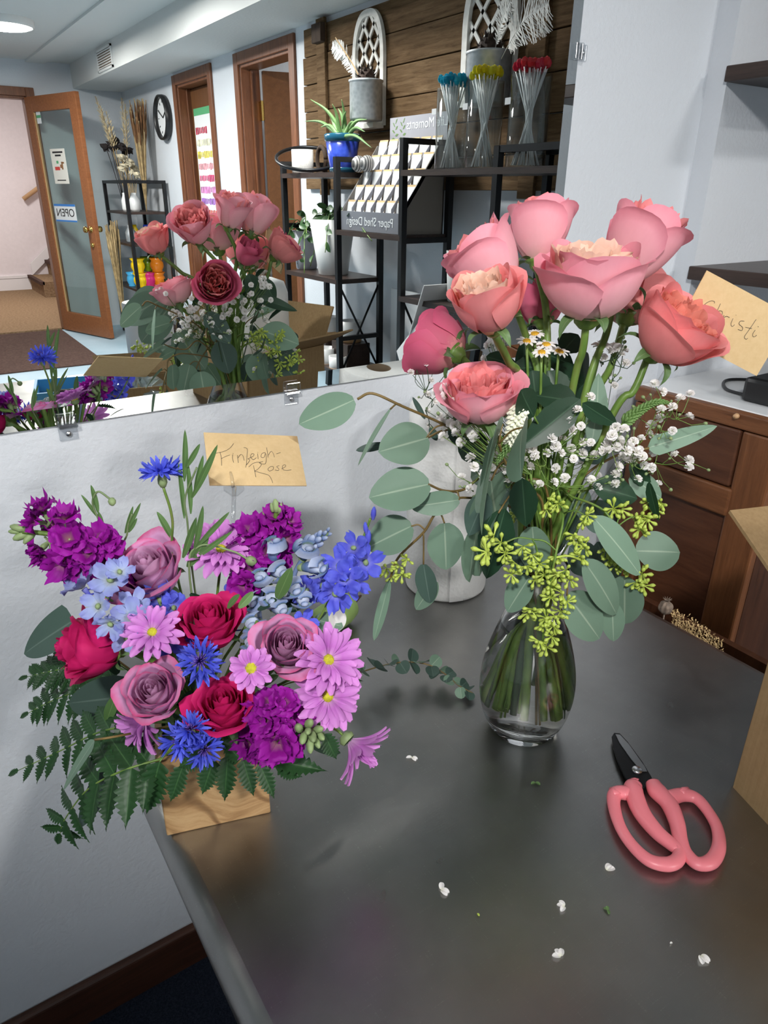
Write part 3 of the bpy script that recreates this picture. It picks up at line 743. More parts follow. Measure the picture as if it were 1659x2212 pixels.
twig(e, (1216, 1110, -.06), (1262, 1112, -.07), .0008, 'stem_green'); twig(e, (1195, 1205, -.085), (1262, 1213, -.075), .0012, 'seed_green'); twig(e, (1190, 1250, -.085), (1222, 1238, -.085), .0008, 'stem_green')
e = euc('eucalyptus branch bending right over the table with four broad grey-green leaves', [(1350, 1180, -.05), (1330, 1140, -.05), (1300, 1100, -.04), (1240, 1075, -.02), (1195, 1070, 0)],
    [((1284, 1120), (1397, 1243), 74, -.065, -.065, dict(tilt=-16, bend=.1)), ((1374, 1190), (1473, 1192), 92, -.04, -.03, dict(tilt=6)), ((1225, 1285), (1300, 1382), 98, -.075, -.08, dict(tilt=-8)), ((1350, 1245), (1348, 1352), 86, -.045, -.045, dict(tilt=12)), ((1322, 1300), (1326, 1389), 52, -.06, -.062, {}), ((1360, 1030), (1432, 1076), 56, 0, .0, {})],
    [(1325, 1098, -.04), (1385, 1112, -.04), (1372, 1128, -.04), (1398, 1122, -.04), (1415, 1100, -.03), (1428, 1086, -.03), (1405, 1082, -.03), (1382, 1142, -.04), (1345, 1212, -.05), (1362, 1225, -.05), (1330, 1222, -.05), (1385, 1240, -.05), (1372, 1258, -.05), (1320, 1205, -.05), (1390, 1265, -.05), (1310, 1185, -.05), (1342, 1100, -.04)], 'stem_green', .0012)
twig(e, (1330, 1140, -.05), (1345, 1098, -.04), .0008, 'stem_green'); twig(e, (1330, 1140, -.05), (1385, 1115, -.04), .0008, 'stem_green'); twig(e, (1225, 1255, -.07), (1225, 1287, -.075))
euc('long narrow eucalyptus leaf on a red stalk pointing right across the cabinet', [(1402, 968, .0), (1330, 985, .0), (1260, 1030, 0), (1210, 1100, 0)], [((1398, 968), (1556, 920), 44, 0, .02, dict(shape='strap', tilt=25, mat='leaf_dollar'))])
euc('upright greyish eucalyptus leaves standing behind the white filler flowers', [(1285, 960, .0), (1262, 1010, .0), (1225, 1090, 0)], [((1286, 952), (1296, 805), 52, .0, .02, dict(shape='strap', tilt=20, mat='leaf_dollar')), ((1278, 962), (1290, 880), 34, -.02, -.01, dict(shape='long'))])
euc('pair of narrow dark leaves dangling at the left above the paper towels', [(925, 945, .04), (960, 930, .03), (1020, 935, .02), (1110, 1040, 0)], [((918, 905), (892, 858), 12, .05, .05, dict(shape='long', mat='leaf_dollar_dark')), ((928, 925), (945, 952), 16, .05, .05, dict(shape='long', mat='leaf_dollar_dark'))])
# rose foliage
RL = 'dark leafy sprigs in the glass vase'
def sprig(lab, stem, leaves, mat='leaf_rose'):
    B = PB(*stem[-1], VA); root = T('leafy_sprig', lab, 'foliage', B, RL); stemto(root, stem, .0018)
    for l in leaves:
        b, tp, w, o0, o1 = l[:5]; k = dict(mat=mat, shape='rose', teeth=11, fold=.2, bend=.1); k.update(l[5] if len(l) > 5 else {})
        leafpx('leaf', root, VA, b, tp, w, o0, o1, **k)
sprig('glossy dark sprig in the middle with one big leaf slanting across the stems', [(1248, 872, -.03), (1225, 930, -.02), (1200, 1010, -.01)], [((1254, 862), (1125, 968), 74, -.04, -.06, dict(tilt=-15)), ((1245, 868), (1150, 850), 66, -.02, -.0, {}), ((1258, 870), (1335, 922), 46, -.03, -.03, dict(tilt=30))])
sprig('dark sprig behind the stems just under the biggest rose', [(1180, 800, .04), (1185, 860, .03), (1190, 960, .01)], [((1190, 790), (1105, 795), 62, .03, .02, {}), ((1185, 800), (1200, 880), 80, .02, .0, dict(shape='round')), ((1150, 800), (1160, 880), 74, .01, .0, dict(shape='round')), ((1195, 800), (1265, 835), 66, .04, .05, {}), ((1215, 760), (1250, 720), 60, .06, .07, {}), ((1170, 760), (1245, 790), 60, .05, .06, {}), ((1260, 830), (1290, 900), 70, .05, .04, {}), ((1050, 770), (1120, 790), 40, .04, .03, {})])
sprig('dark sprig hanging at the left front over the paper towels', [(1110, 1050, -.045), (1140, 1045, -.03), (1170, 1070, -.01)], [((1128, 1032), (1135, 1142), 66, -.07, -.075, dict(tilt=10)), ((1092, 1098), (1046, 1256), 84, -.07, -.075, dict(tilt=6)), ((1052, 1064), (1010, 1160), 62, -.06, -.065, dict(mat='leaf_dollar_dark', teeth=0)), ((1100, 1060), (1060, 1080), 50, -.03, -.03, dict(mat='leaf_dollar_dark', teeth=0)), ((1110, 1200), (1150, 1230), 60, -.04, -.04, dict(mat='leaf_dollar_dark', teeth=0))])
sprig('dark sprig at the right with a broad leaf under the white filler flowers', [(1310, 1045, -.01), (1260, 1060, 0), (1210, 1090, 0)], [((1280, 1050), (1385, 1075), 74, -.03, -.02, {}), ((1402, 1040), (1418, 1130), 28, -.04, -.045, dict(tilt=40)), ((1360, 1000), (1410, 1060), 40, 0, 0, {}), ((1260, 1090), (1330, 1150), 76, .02, .02, dict(mat='leaf_dollar_dark', teeth=0)), ((1200, 1100), (1235, 1180), 80, .02, .02, dict(mat='leaf_dollar_dark', teeth=0)), ((1230, 1180), (1290, 1240), 80, .0, .0, dict(mat='leaf_dollar_dark', teeth=0)), ((1290, 1170), (1330, 1270), 84, .01, .0, dict(mat='leaf_dollar_dark', teeth=0))])
sprig('dark sprig on the wall side of the vase, leaves pointing at the mirror', [(1190, 930, .07), (1185, 990, .05), (1185, 1060, .02)], [((1150, 900), (1080, 850), 60, .07, .09, {}), ((1200, 900), (1260, 840), 60, .08, .10, {}), ((1130, 980), (1060, 960), 80, .08, .10, dict(mat='leaf_dollar_dark', shape='dollar', teeth=0)), ((1240, 980), (1320, 960), 80, .08, .10, dict(mat='leaf_dollar_dark', shape='dollar', teeth=0)), ((1160, 1060), (1110, 1140), 84, .08, .10, dict(mat='leaf_dollar', shape='dollar', teeth=0)), ((1220, 1060), (1270, 1130), 84, .08, .10, dict(mat='leaf_dollar', shape='dollar', teeth=0)), ((1190, 1120), (1180, 1210), 80, .08, .09, dict(mat='leaf_dollar_dark', shape='dollar', teeth=0)), ((1120, 1120), (1060, 1180), 76, .09, .11, dict(mat='leaf_dollar', shape='dollar', teeth=0)), ((1100, 1000), (1010, 1030), 84, .09, .12, dict(mat='leaf_dollar', shape='dollar', teeth=0))])
# baby's breath
GY = "baby's breath sprigs in the glass vase"
def gyp(lab, hub, pts, off=(-.055, -.02), sz=(9.5, 12.5), buds=14, sd=1, spread=60, dim=False):
    r = random.Random(sd); Hb = PB(*hub, VA); root = T('babys_breath_sprig', lab, 'white filler flower', Hb, GY)
    m = MB(); d = down(); m.tube(bez([Hb]+d, 6), .0011, 5)
    hubs = [Hb]
    for (x, y) in pts:
        C = PB(x, y, r.uniform(*off), VA); b = min(hubs, key=lambda h_: (h_-C).length); 
        q = lerp(b, C, .5) + V((r.uniform(-.006, .006), r.uniform(-.006, .006), -.005))
        m.tube(bez([b, q, C], 3), .00045, 4, False)
        if len(hubs) < 12: hubs.append(lerp(b, C, .6) + (q-lerp(b, C, .5))*.8)
        axis = ax(r.uniform(-.6, .6), r.uniform(.1, 1), r.uniform(.1, 1))
        put('blossom', GYP[r.randrange(3)], root, C, axis, pxm(C, r.uniform(*sz)), r.uniform(0, 6))
    for i in range(buds):
        x, y = r.choice(pts); C = PB(x+r.uniform(-spread, spread)*.55, y+r.uniform(-spread, spread)*.5, r.uniform(*off), VA)
        b = min(hubs, key=lambda h_: (h_-C).length); m.tube([b, lerp(b, C, .55)+V((0, 0, -.004)), C], .0004, 4, False)
        put('bud', GBUD, root, C, C-b if (C-b).length > .001 else V((0, 0, 1)), pxm(C, r.uniform(2.6, 4.2)))
    O('stems', m, 'stem_dark' if dim else 'stem_green', root)
def zz(l, s, ox, oy): return [(ox+x*s, oy+y*s) for x, y in l]
gyp("dense baby's breath sprig at the front left of the vase, below the lowest rose", (1150, 1060, -.03), zz([(590, 865), (615, 940), (520, 1025), (720, 1105), (760, 945), (780, 815), (870, 1045), (690, 1000), (765, 1030), (880, 860), (900, 910), (860, 960), (935, 985), (960, 1030), (1020, 885), (1070, 940), (990, 910), (590, 1115), (830, 900), (810, 990), (940, 1045), (800, 850), (960, 790), (1090, 790), (1000, 1060)], .2652, 860, 760), sd=2)
gyp("baby's breath sprig in the middle of the vase, in front of the big dark leaf", (1205, 1050, -.03), zz([(1100, 800), (1120, 850), (1030, 715), (1030, 780), (1205, 825), (1150, 1085), (1270, 1065), (1290, 950), (1360, 1030), (1255, 705), (1345, 715), (1285, 770), (1325, 825), (1460, 475), (1395, 560), (1490, 605), (1590, 535), (1565, 370), (1415, 640), (1500, 740), (1570, 740), (1500, 830), (1605, 845), (1430, 870), (1575, 1040), (1620, 1110), (790, 650), (1410, 790)], .2652, 860, 760), sd=4)
gyp("baby's breath sprig at the front right, thickest beside the oak cabinet", (1260, 1050, -.02), zz([(620, 430), (700, 445), (530, 600), (625, 605), (740, 600), (835, 630), (860, 690), (690, 690), (640, 780), (620, 855), (625, 940), (720, 640), (780, 560), (560, 560), (650, 545), (850, 530), (820, 895), (880, 770), (500, 640), (590, 500), (670, 570), (810, 650), (700, 720), (760, 700), (560, 640)], .2411, 1180, 820), sd=6)
gyp("airy baby's breath sprig at far right, spread in front of the oak cabinet", (1340, 1000, -.01), zz([(1040, 110), (1200, 175), (1280, 335), (1030, 270), (1130, 250), (1020, 350), (940, 410), (915, 490), (990, 525), (1130, 460), (940, 790), (955, 650), (1150, 670), (1000, 940), (970, 40), (1290, 130), (1275, 725), (1280, 790)], .2411, 1180, 820), (-.03, .02), sd=8, buds=24, spread=90)
gyp("sparse baby's breath sprig at far left, beside the lowest rose", (1010, 930, .03), zz([(105, 170), (265, 235), (240, 350), (300, 410), (240, 480), (395, 520), (240, 600), (340, 520), (360, 660), (440, 600), (540, 560), (170, 90), (440, 490), (230, 100)], .2652, 860, 760), (.03, .07), (6, 9), 26, 10, 90, True)
gyp("baby's breath sprig high at the back right, between the roses", (1310, 900, .03), zz([(985, 730), (1010, 740), (965, 730), (920, 775), (1000, 760), (950, 745), (940, 850), (970, 900), (1020, 800)], .4816, 860, 400), (.02, .06), (8, 12), 12, 12, 60, True)
gyp("baby's breath sprig on the mirror side of the vase", (1170, 1040, .05), [(1060, 940), (1085, 975), (1120, 990), (1150, 960), (1180, 985), (1210, 950), (1235, 985), (1100, 1020), (1140, 1030), (1175, 1020), (1225, 1025), (1260, 1000), (1270, 960), (1195, 1050), (1130, 1060), (1085, 1050), (1290, 1030)], (.07, .12), (8, 12), 14, 14, 70)
# the side of the bouquet that faces the mirror, placed by its reflection
def PM(px, py, off):
    d = ray(px, py); d = V((d.x, -d.y, d.z)); c = V((CAMP.x, -CAMP.y, CAMP.z)); h = V((.5561, -.8311, 0))
    return c + d*(((V((VA[0], VA[1], 0))-V((c.x, c.y, 0))).dot(h)+off)/d.dot(h))
def mleaf(root, b, tp, w, o0, o1, mat='leaf_dollar', shape='dollar', tilt=0):
    B, E = PM(*b, o0), PM(*tp, o1); m_ = (B+E)/2; c = V((CAMP.x, -CAMP.y, CAMP.z)); N = ((c-m_).normalized()+V((0, 0, .3))).normalized()
    if tilt: N = Matrix.Rotation(math.radians(tilt), 3, (E-B).normalized()) @ N
    O('leaf', leaf(B, E, (m_-c).length/FPX*w, N, shape, .15, .08), mat, root)
def mbranch(name, lab, cat, grp, stem, leaves, seeds=(), smat='stem_brown'):
    pts = [PM(*q) for q in stem]; root = T(name, lab, cat, pts[-1], grp); O('stem', MB().tube(bez(pts+down(), 7), .0014, 6), smat, root); r = random.Random(len(lab))
    for l in leaves:
        mleaf(root, *l[:5], **(l[5] if len(l) > 5 else {}))
        B = PM(*l[0], l[3]); near = min(pts, key=lambda p: (p-B).length); O('twig', MB().tube(bez([near, lerp(near, B, .5)+V((0, 0, .004)), B], 4), .0009, 5), smat, root)
    for x, y, o_ in seeds: C = PM(x, y, o_); put('seed_cluster', UMB, root, C, V((r.uniform(-1, 1), 1, r.uniform(-1, .5))), .0145*r.uniform(.7, .95), r.uniform(0, 6))
mbranch('eucalyptus_branch', 'eucalyptus branch on the wall side spreading left in the mirror', 'eucalyptus', EU, [(345, 660, -.03), (380, 690, -.03), (430, 730, -.02), (465, 760, 0)], [((352, 642), (252, 692), 62, -.03, -.03), ((362, 662), (298, 738), 66, -.035, -.035), ((345, 635), (275, 655), 50, -.01, 0), ((375, 715), (440, 795), 66, -.04, -.045), ((378, 747), (328, 756), 14, -.03, -.03, dict(shape='long'))], [(292, 745, -.02), (305, 752, -.02), (318, 740, -.02)])
mbranch('eucalyptus_branch', 'eucalyptus branch drooping low on the wall side of the vase', 'eucalyptus', EU, [(410, 820, -.05), (425, 780, -.05), (450, 745, -.03), (470, 740, 0)], [((405, 785), (390, 850), 54, -.055, -.06), ((428, 800), (440, 866), 56, -.055, -.06), ((440, 675), (492, 738), 46, -.095, -.10, dict(mat='leaf_dollar_dark')), ((470, 735), (490, 805), 56, -.05, -.055, dict(mat='leaf_dollar_dark'))])
r = random.Random(21); mbranch('eucalyptus_branch', 'seeded eucalyptus branch on the wall side, thickest over the mirror edge', 'eucalyptus', EU, [(600, 800, -.03), (585, 740, -.04), (540, 720, -.03), (500, 740, 0)], [((560, 712), (640, 740), 62, -.03, -.03), ((585, 750), (630, 815), 66, -.03, -.035, dict(mat='leaf_dollar_dark')), ((550, 760), (560, 830), 60, -.04, -.045)], [(r.uniform(535, 640), r.uniform(715, 835), r.uniform(-.055, -.03)) for k in range(26)], 'stem_green')
mbranch('leafy_sprig', 'dark leafy sprig on the wall side, its long leaf crossing the white roll', 'foliage', RL, [(555, 640, 0), (530, 680, 0), (500, 720, 0)], [((545, 640), (636, 668), 26, -.05, -.05, dict(mat='leaf_rose', shape='rose')), ((530, 590), (560, 660), 40, -.05, -.05, dict(mat='leaf_rose', shape='rose')), ((560, 600), (590, 650), 34, .01, .01, dict(mat='leaf_rose', shape='rose')), ((400, 640), (350, 600), 30, -.01, -.02, dict(mat='leaf_rose', shape='rose'))], (), 'stem_green')
def mgyp(lab, hub, boxes_, n_, sd):
    r = random.Random(sd); Hb = PM(*hub); root = T('babys_breath_sprig', lab, 'white filler flower', Hb, GY); m = MB(); m.tube(bez([Hb]+down(), 6), .0011, 5)
    for k in range(n_):
        x0, y0, x1, y1 = boxes_[k % len(boxes_)]; C = PM(r.uniform(x0, x1), r.uniform(y0, y1), r.uniform(-.10, -.06)); q = lerp(Hb, C, .5)+V((r.uniform(-.006, .006), 0, -.006)); m.tube(bez([Hb, q, C], 3), .00045, 4, False)
        put('blossom', GYP[k % 3], root, C, V((r.uniform(-.6, .6), 1, r.uniform(-.1, 1))), r.uniform(.0045, .006), r.uniform(0, 6))
    O('stems', m, 'stem_green', root)
mgyp("baby's breath sprig on the wall side, left half of its reflection", (420, 710, -.01), [(335, 620, 400, 690), (400, 640, 450, 700), (370, 650, 420, 710)], 30, 31)
mgyp("baby's breath sprig on the wall side, under the turned away rose", (480, 720, -.01), [(420, 625, 540, 690), (470, 650, 530, 720), (530, 600, 580, 650)], 36, 32)
# chamomile
for i, (x, y, o_, a, b, lab) in enumerate([(1138, 738, .01, .1, .75, 'leftmost chamomile daisy under the biggest rose'), (1170, 762, 0, .0, .75, 'largest chamomile daisy, right of the leftmost one'), (1180, 745, .01, .2, .9, 'chamomile daisy peeping over the largest one'), (1208, 760, .01, .5, .8, 'chamomile daisy seen edge-on next to the green rose stem'), (1155, 722, .02, .0, .9, 'half-opened chamomile daisy highest of the cluster'), (1300, 748, .03, .1, .8, 'chamomile daisy alone at the right, beside the coral rose')]):
    C = PB(x, y, o_, VA)
    daisy(lab, 'chamomile daisies in the glass vase', C, ax(a*.6-.1, b, .7), pxm(C, 23), 11, [lerp(C, NECK, .5)+V((0, 0, -.01)), NECK], 40+i, 'petal_white', 'chamomile_eye', .0, 'chamomile_daisy', 'daisy', .42, .40, 1)
# veronica spikes
plain('spike_white', (.72, .74, .60), .6, var=.15); plain('spike_green', (.12, .22, .06), .5, var=.3)
def spike(lab, pts, r0, c_split, sd):
    pp = bez([PB(x, y, o_, VA) for x, y, o_ in pts], 10); root = T('veronica_spike', lab, 'flower spike', pp[0], 'veronica spikes in the glass vase')
    O('stem', MB().tube(bez([pp[0], lerp(pp[0], NECK, .5), NECK], 5), .0012, 5), 'stem_green', root)
    for nm, a, b, mat in (('open_florets', 0, c_split, 'spike_white'), ('green_buds', c_split, 1, 'spike_green')):
        if b <= a: continue
        m = MB(); k = 0; N_ = int(150*(b-a))
        for i in range(N_):
            t = a+(b-a)*i/N_; q = t*(len(pp)-1); j = min(len(pp)-2, int(q)); p = lerp(pp[j], pp[j+1], q-j); dr = (pp[j+1]-pp[j]).normalized()
            F = frame(dr, V((0, 0, 1))); an = i*2.4; rr = pxm(p, r0)*(1-.80*t)
            o_ = F.col[0]*math.cos(an)+F.col[1]*math.sin(an)
            dd = (o_*.8+dr*.7).normalized()
            m.tube([p, p+dd*rr*.7, p+dd*rr*1.2], [rr*.14, rr*.26, rr*.10], 5)
        O(nm, m, mat, root)
spike('white veronica spike drooping below the lowest rose, green at its tip', [(1122, 872, -.06), (1112, 920, -.075), (1098, 960, -.08), (1072, 1000, -.08)], 27, .62, 1)
spike('green veronica spike pointing right in front of the clear card pick', [(1345, 915, -.02), (1380, 888, -.02), (1420, 868, -.02), (1455, 874, -.02)], 17, 0.0, 2)
# loose extra stems of the greenery standing in the water
t = T('cut_stems', 'cut greenery stems standing in the water of the glass vase', 'stems', VC + V((0, 0, .05)))
for i in range(9):
    d = down(); O('stem', MB().tube(bez([NECK+V((0, 0, .03))]+d, 6), .0034+.0009*(i % 3), 8), 'stem_green' if i % 3 else 'stem_dark', t)
# ============================================================ the wooden box of mixed flowers
BA = (.172, -.32)
GB = 'mixed flowers in the wooden box'
BR = Matrix.Rotation(math.radians(-16.7), 3, 'Z'); BC = V((BA[0], BA[1], TZ))
n = NT('box_wood'); c = n.coord((1, 1, 1)); w1 = n.noise(c, 9, 2, .4)
cm = n.new('ShaderNodeCombineXYZ'); n.l(w1, cm.inputs[0]); n.l(w1, cm.inputs[2]); va = n.new('ShaderNodeVectorMath', operation='MULTIPLY_ADD'); va.inputs[1].default_value = (.075, .075, .11)
n.l(cm.outputs[0], va.inputs[0]); n.l(c, va.inputs[2])
mp = n.new('ShaderNodeMapping'); mp.inputs['Scale'].default_value = (5, 5, 42); mp.inputs['Rotation'].default_value = (0, .32, 0); n.l(va.outputs[0], mp.inputs[0])
gr = n.noise(mp.outputs[0], 3.2, 5, .62); pores = n.noise(n.coord((60, 60, 420), rot=(0, .32, 0)), 4, 3, .7)
rg = n.new('ShaderNodeTexWave', wave_type='RINGS', rings_direction='Y'); rg.inputs['Scale'].default_value = 7; rg.inputs['Distortion'].default_value = 4.5; rg.inputs['Detail'].default_value = 2; n.l(va.outputs[0], rg.inputs['Vector'])
f1 = n.ramp(gr, [(.30, (.25, .135, .055)), (.47, (.44, .27, .125)), (.62, (.54, .36, .18)), (.75, (.40, .235, .105))])
dk = n.ramp(rg.outputs['Fac'], [(0, (.30, .24, .20)), (.045, (.62, .55, .48)), (.10, (1, 1, 1)), (1, (1, 1, 1))])
f2 = n.mix(.85, f1, dk, 'MULTIPLY'); n.set(col=n.mix(n.math('MULTIPLY', pores, .45), f2, (.30, .17, .075)), rough=.5, spec=.35); n.bump(pores, .2, .001)
box = T('wooden_box', 'small square wooden planter box with swirly grain on the table corner', 'planter', BC, None, BR)
hb = .052; bh = .096
m = MB()
o_ = [V((sx*hb, sy*hb, 0)) for sx, sy in ((-1, -1), (1, -1), (1, 1), (-1, 1))]; i_ = [p*(.86) for p in o_]; z1 = V((0, 0, bh)); z0 = V((0, 0, .01))
m.add(o_ + [p+z1 for p in o_] + [p+z1 for p in i_] + [p+z0 for p in i_],
      [(3, 2, 1, 0)] + [(i, (i+1) % 4, 4+(i+1) % 4, 4+i) for i in range(4)] + [(4+i, 4+(i+1) % 4, 8+(i+1) % 4, 8+i) for i in range(4)] + [(8+i, 8+(i+1) % 4, 12+(i+1) % 4, 12+i) for i in range(4)] + [(12, 13, 14, 15)])
bevel(O('box_walls', m, 'box_wood', box, False, True), .0015)
plain('floral_foam', (.03, .07, .03), .9, bump=.5)
foam = T('floral_foam', 'dark green floral foam block filling the wooden box under the flowers', 'foam', BC+V((0, 0, .011)), None, BR)
bevel(O('block', MB().box((-.043, -.043, 0), (.043, .043, .088)), 'floral_foam', foam, False, True), .006)
FO = BC + V((0, 0, .09))
def foot(i): return FO + V((.024*math.cos(i*2.4)*math.sqrt((i % 7)/7), .024*math.sin(i*2.4)*math.sqrt((i % 7)/7), 0))
_j = [0]
def bstem(C, axis, drop=.03):
    _j[0] += 1; f_ = foot(_j[0]); return [lerp(V(C), f_, .45) - V(axis)*.02, f_]
def br(lab, base, axis, Rpx, Hpx, off, outer, inner, kind='hybrid', sd=1, sep=.9, roll=0, name='rose'):
    B = PB(base[0], base[1], off, BA); s = pxm(B, 1)
    return rose(lab, GB, B, axis, Rpx*s, Hpx*s, outer, inner, kind, bstem(B, axis), sd, sep, 'rose', name, roll)
br('lavender rose with crimson edges at the top of the flower box, left of the card', (345, 1262), ax(-.12, .62, .76), 84, 112, .015, 'petal_lavender', 'petal_lavender_heart', sd=2, roll=.5)
br('lavender rose low at centre left, just above the blue cornflower clump', (350, 1512), ax(.0, .50, .85), 70, 112, -.08, 'petal_lavender', 'petal_lavender_heart', sd=5)
br('lavender rose at the right of the flower box with a bright crimson right edge', (618, 1412), ax(.14, .48, .86), 70, 108, -.045, 'petal_lavender', 'petal_lavender_heart', sd=7, roll=2)
br('hot pink rose in the upper middle of the flower box, widest open', (462, 1385), ax(.02, .76, .64), 74, 118, -.035, 'petal_hot', 'petal_hot', 'open', sd=9)
br('hot pink rose at far left of the flower box, lying on its side', (262, 1400), ax(-.86, .12, .48), 82, 140, -.04, 'petal_hot', 'petal_hot', 'hybrid', sd=12)
br('hot pink rose at the front of the flower box, just above the wood', (494, 1562), ax(.0, .72, .68), 72, 122, -.085, 'petal_hot', 'petal_hot', 'open', sd=15)
# mauve daisies
def bd(lab, c, axis, Rpx, off, sd, n=18, cup=.22, half=None, stem=True, er=.17, w=.30):
    C = PB(c[0], c[1], off, BA); return daisy(lab, GB, C, axis, pxm(C, Rpx), n, bstem(C, axis) if stem is True else stem, sd, cup=cup, half=half, er=er, w=w)
bd('mauve daisy between the pale blue larkspur and the upper hot pink rose', (330, 1368), ax(.12, .45, .85), 68, -.07, 1, 15, .30)
bd('smallest mauve daisy, in the middle beside the right lavender rose', (542, 1443), ax(.15, .12, .95), 52, -.10, 2, 12, .16, er=.26, w=.40)
bd('mauve daisy at the right edge of the flower box, upper one of two stacked', (706, 1428), ax(.45, .42, .78), 84, -.06, 3, 18, .30)
bd('mauve daisy at the right edge of the flower box, lower one of two stacked', (706, 1503), ax(.32, .15, .90), 80, -.075, 4, 17, .22)
bd('mauve daisy in side view at lower left of the flower box, under the lavender rose', (318, 1548), ax(-.62, -.45, .60), 82, -.06, 5, 16, .55)
C = PB(752, 1598, -.07, BA)
daisy('mauve daisy drooping out at the far right of the flower box, seen from the side', GB, C, ax(.72, -.62, .25), pxm(C, 92), 15, [PB(715, 1572, -.06, BA), PB(640, 1560, -.03, BA), foot(4)], 6, cup=1.02, er=.14, eye=None)
bd('big mauve daisy at the back of the flower box, below the name card', (478, 1192), ax(.10, .62, .76), 80, .02, 7, 20, .34)
# cornflowers
C = PB(348, 1022, .02, BA)
cornflower('blue cornflower on the tallest stem of the flower box, in front of the bare wall', GB, C, ax(-.08, .96, .25), pxm(C, 52), [PB(372, 1120, .02, BA), PB(380, 1230, .02, BA), foot(2)], 1, 13)
C = PB(432, 1428, -.10, BA); cornflower('blue cornflower with a dark eye in the middle of the flower box', GB, C, ax(.08, .25, .95), pxm(C, 52), bstem(C, ax(0, .3, .9)), 2, 12)
C = PB(388, 1600, -.118, BA); cornflower('left cornflower of the blue clump just over the box rim', GB, C, ax(-.35, .1, .9), pxm(C, 44), bstem(C, ax(0, .3, .9)), 3, 14, True)
C = PB(440, 1618, -.12, BA); cornflower('right cornflower of the blue clump just over the box rim', GB, C, ax(.35, -.15, .9), pxm(C, 44), bstem(C, ax(0, .3, .9)), 4, 14, True)
C = PB(412, 1575, -.118, BA); cornflower('top cornflower of the blue clump just over the box rim', GB, C, ax(.05, .55, .8), pxm(C, 40), bstem(C, ax(0, .3, .9)), 5, 12, True)
# cornflower foliage and buds
def sprout(lab, stem, leaves, buds=(), r=.0010):
    pts = [PB(x, y, o_, BA) for x, y, o_ in stem]; root = T('cornflower_stalk', lab, 'green stalk', pts[-1], 'cornflower stalks in the wooden box')
    O('stem', MB().tube(bez(pts+[foot(3)], 8), r, 6), 'leaf_sepal', root)
    for b, tp, w, o0, o1 in leaves: leafpx('leaf', root, BA, b, tp, w, o0, o1, 'leaf_grass', 'long', 25, .35, .06)
    for (x, y, R_, o_, a) in buds:
        C = PB(x, y, o_, BA); s = pxm(C, R_)
        o2 = O('bud', MB().lathe([(0, -1.1*s), (.6*s, -.9*s), (.95*s, -.2*s), (.8*s, .5*s), (.35*s, .95*s), (0, 1.0*s)], 12, C, frame(ax(*a))), 'bud_green', root)
sprout('tall green cornflower stalk in front of the name card', [(425, 1010, .01), (400, 1075, .01), (405, 1130, .01), (415, 1230, .01)],
       [((398, 1040), (402, 930), 13, .01, .01), ((402, 1010), (432, 960), 12, .01, .01), ((415, 1075), (470, 965), 15, .01, .0), ((398, 1120), (388, 1000), 11, .01, .02), ((412, 1110), (408, 1000), 12, .01, .01), ((420, 1060), (440, 985), 12, .01, .01)])
sprout('curled green stalk with a hanging bud at upper left of the flower box', [(238, 1078, .02), (212, 1062, .02), (200, 1085, .02), (212, 1120, .02), (238, 1170, .02), (290, 1240, .02)],
       [((212, 1108), (198, 1048), 12, .02, .02), ((208, 1115), (177, 1068), 9, .02, .02), ((222, 1145), (213, 1105), 11, .02, .02)], [(242, 1084, 9, .02, (.3, -1, .3))])
sprout('short green bud tips left of the top lavender rose', [(285, 1110, .03), (275, 1150, .03), (285, 1230, .03)], [((272, 1150), (304, 1088), 9, .03, .03), ((270, 1152), (288, 1095), 9, .03, .03), ((278, 1150), (296, 1120), 8, .03, .03)])
sprout('thin green stalk with a round bud pointing right behind the hot pink rose', [(535, 1208, -.0), (500, 1190, 0), (430, 1180, .0), (410, 1250, 0)], [((420, 1190), (440, 1095), 14, 0, .0), ((425, 1180), (495, 1108), 12, 0, .0), ((415, 1210), (500, 1150), 12, 0, -.01), ((395, 1205), (425, 1120), 16, .0, .0), ((405, 1225), (450, 1160), 22, -.0, -.0)], [(543, 1212, 12, 0, (.9, -.3, .2))])
sprout('serrated green leaf tip behind the top lavender rose', [(345, 1150, .04), (352, 1200, .04)], [((372, 1165), (341, 1105), 16, .03, .03)])
# stocks (purple)
STK = [blossom_mesh('blossom', 'petal_purple', 4, .45, .75, 1.15, sd=k, cup=.7, ly=2) for k in range(3)]
def stock(lab, stem, bl, buds=(), root_end=True):
    pts = [PB(x, y, o_, BA) for x, y, o_ in stem]; root = T('stock_flower', lab, 'stock flower', pts[-1], 'purple stocks in the wooden box')
    O('stem', MB().tube(bez(pts+[foot(5)], 8), .0024, 8), 'stem_green', root)
    r = random.Random(len(lab)); sp = bez(pts, 8)
    for (x, y, R_, o_, a) in bl:
        C = PB(x, y, o_, BA); A_ = ax(*a); s = pxm(C, R_); put('blossom', STK[r.randrange(3)], root, C, A_, s, r.uniform(0, 6))
        near = min(sp, key=lambda p: (p-C).length); b0 = C-A_*s*.75
        O('calyx', MB().tube([lerp(b0, near, .5), b0, C-A_*s*.25, C-A_*s*.0], [.001, s*.14, s*.24, s*.20], 8), 'bud_green', root)
    for (x, y, R_, o_, a) in buds:
        C = PB(x, y, o_, BA); s = pxm(C, R_)
        O('bud', MB().lathe([(0, -1.2*s), (.5*s, -1.1*s), (.62*s, -.3*s), (.5*s, .6*s), (.2*s, 1.1*s), (0, 1.15*s)], 9, C, frame(ax(*a))), 'bud_green', root)
L = -1
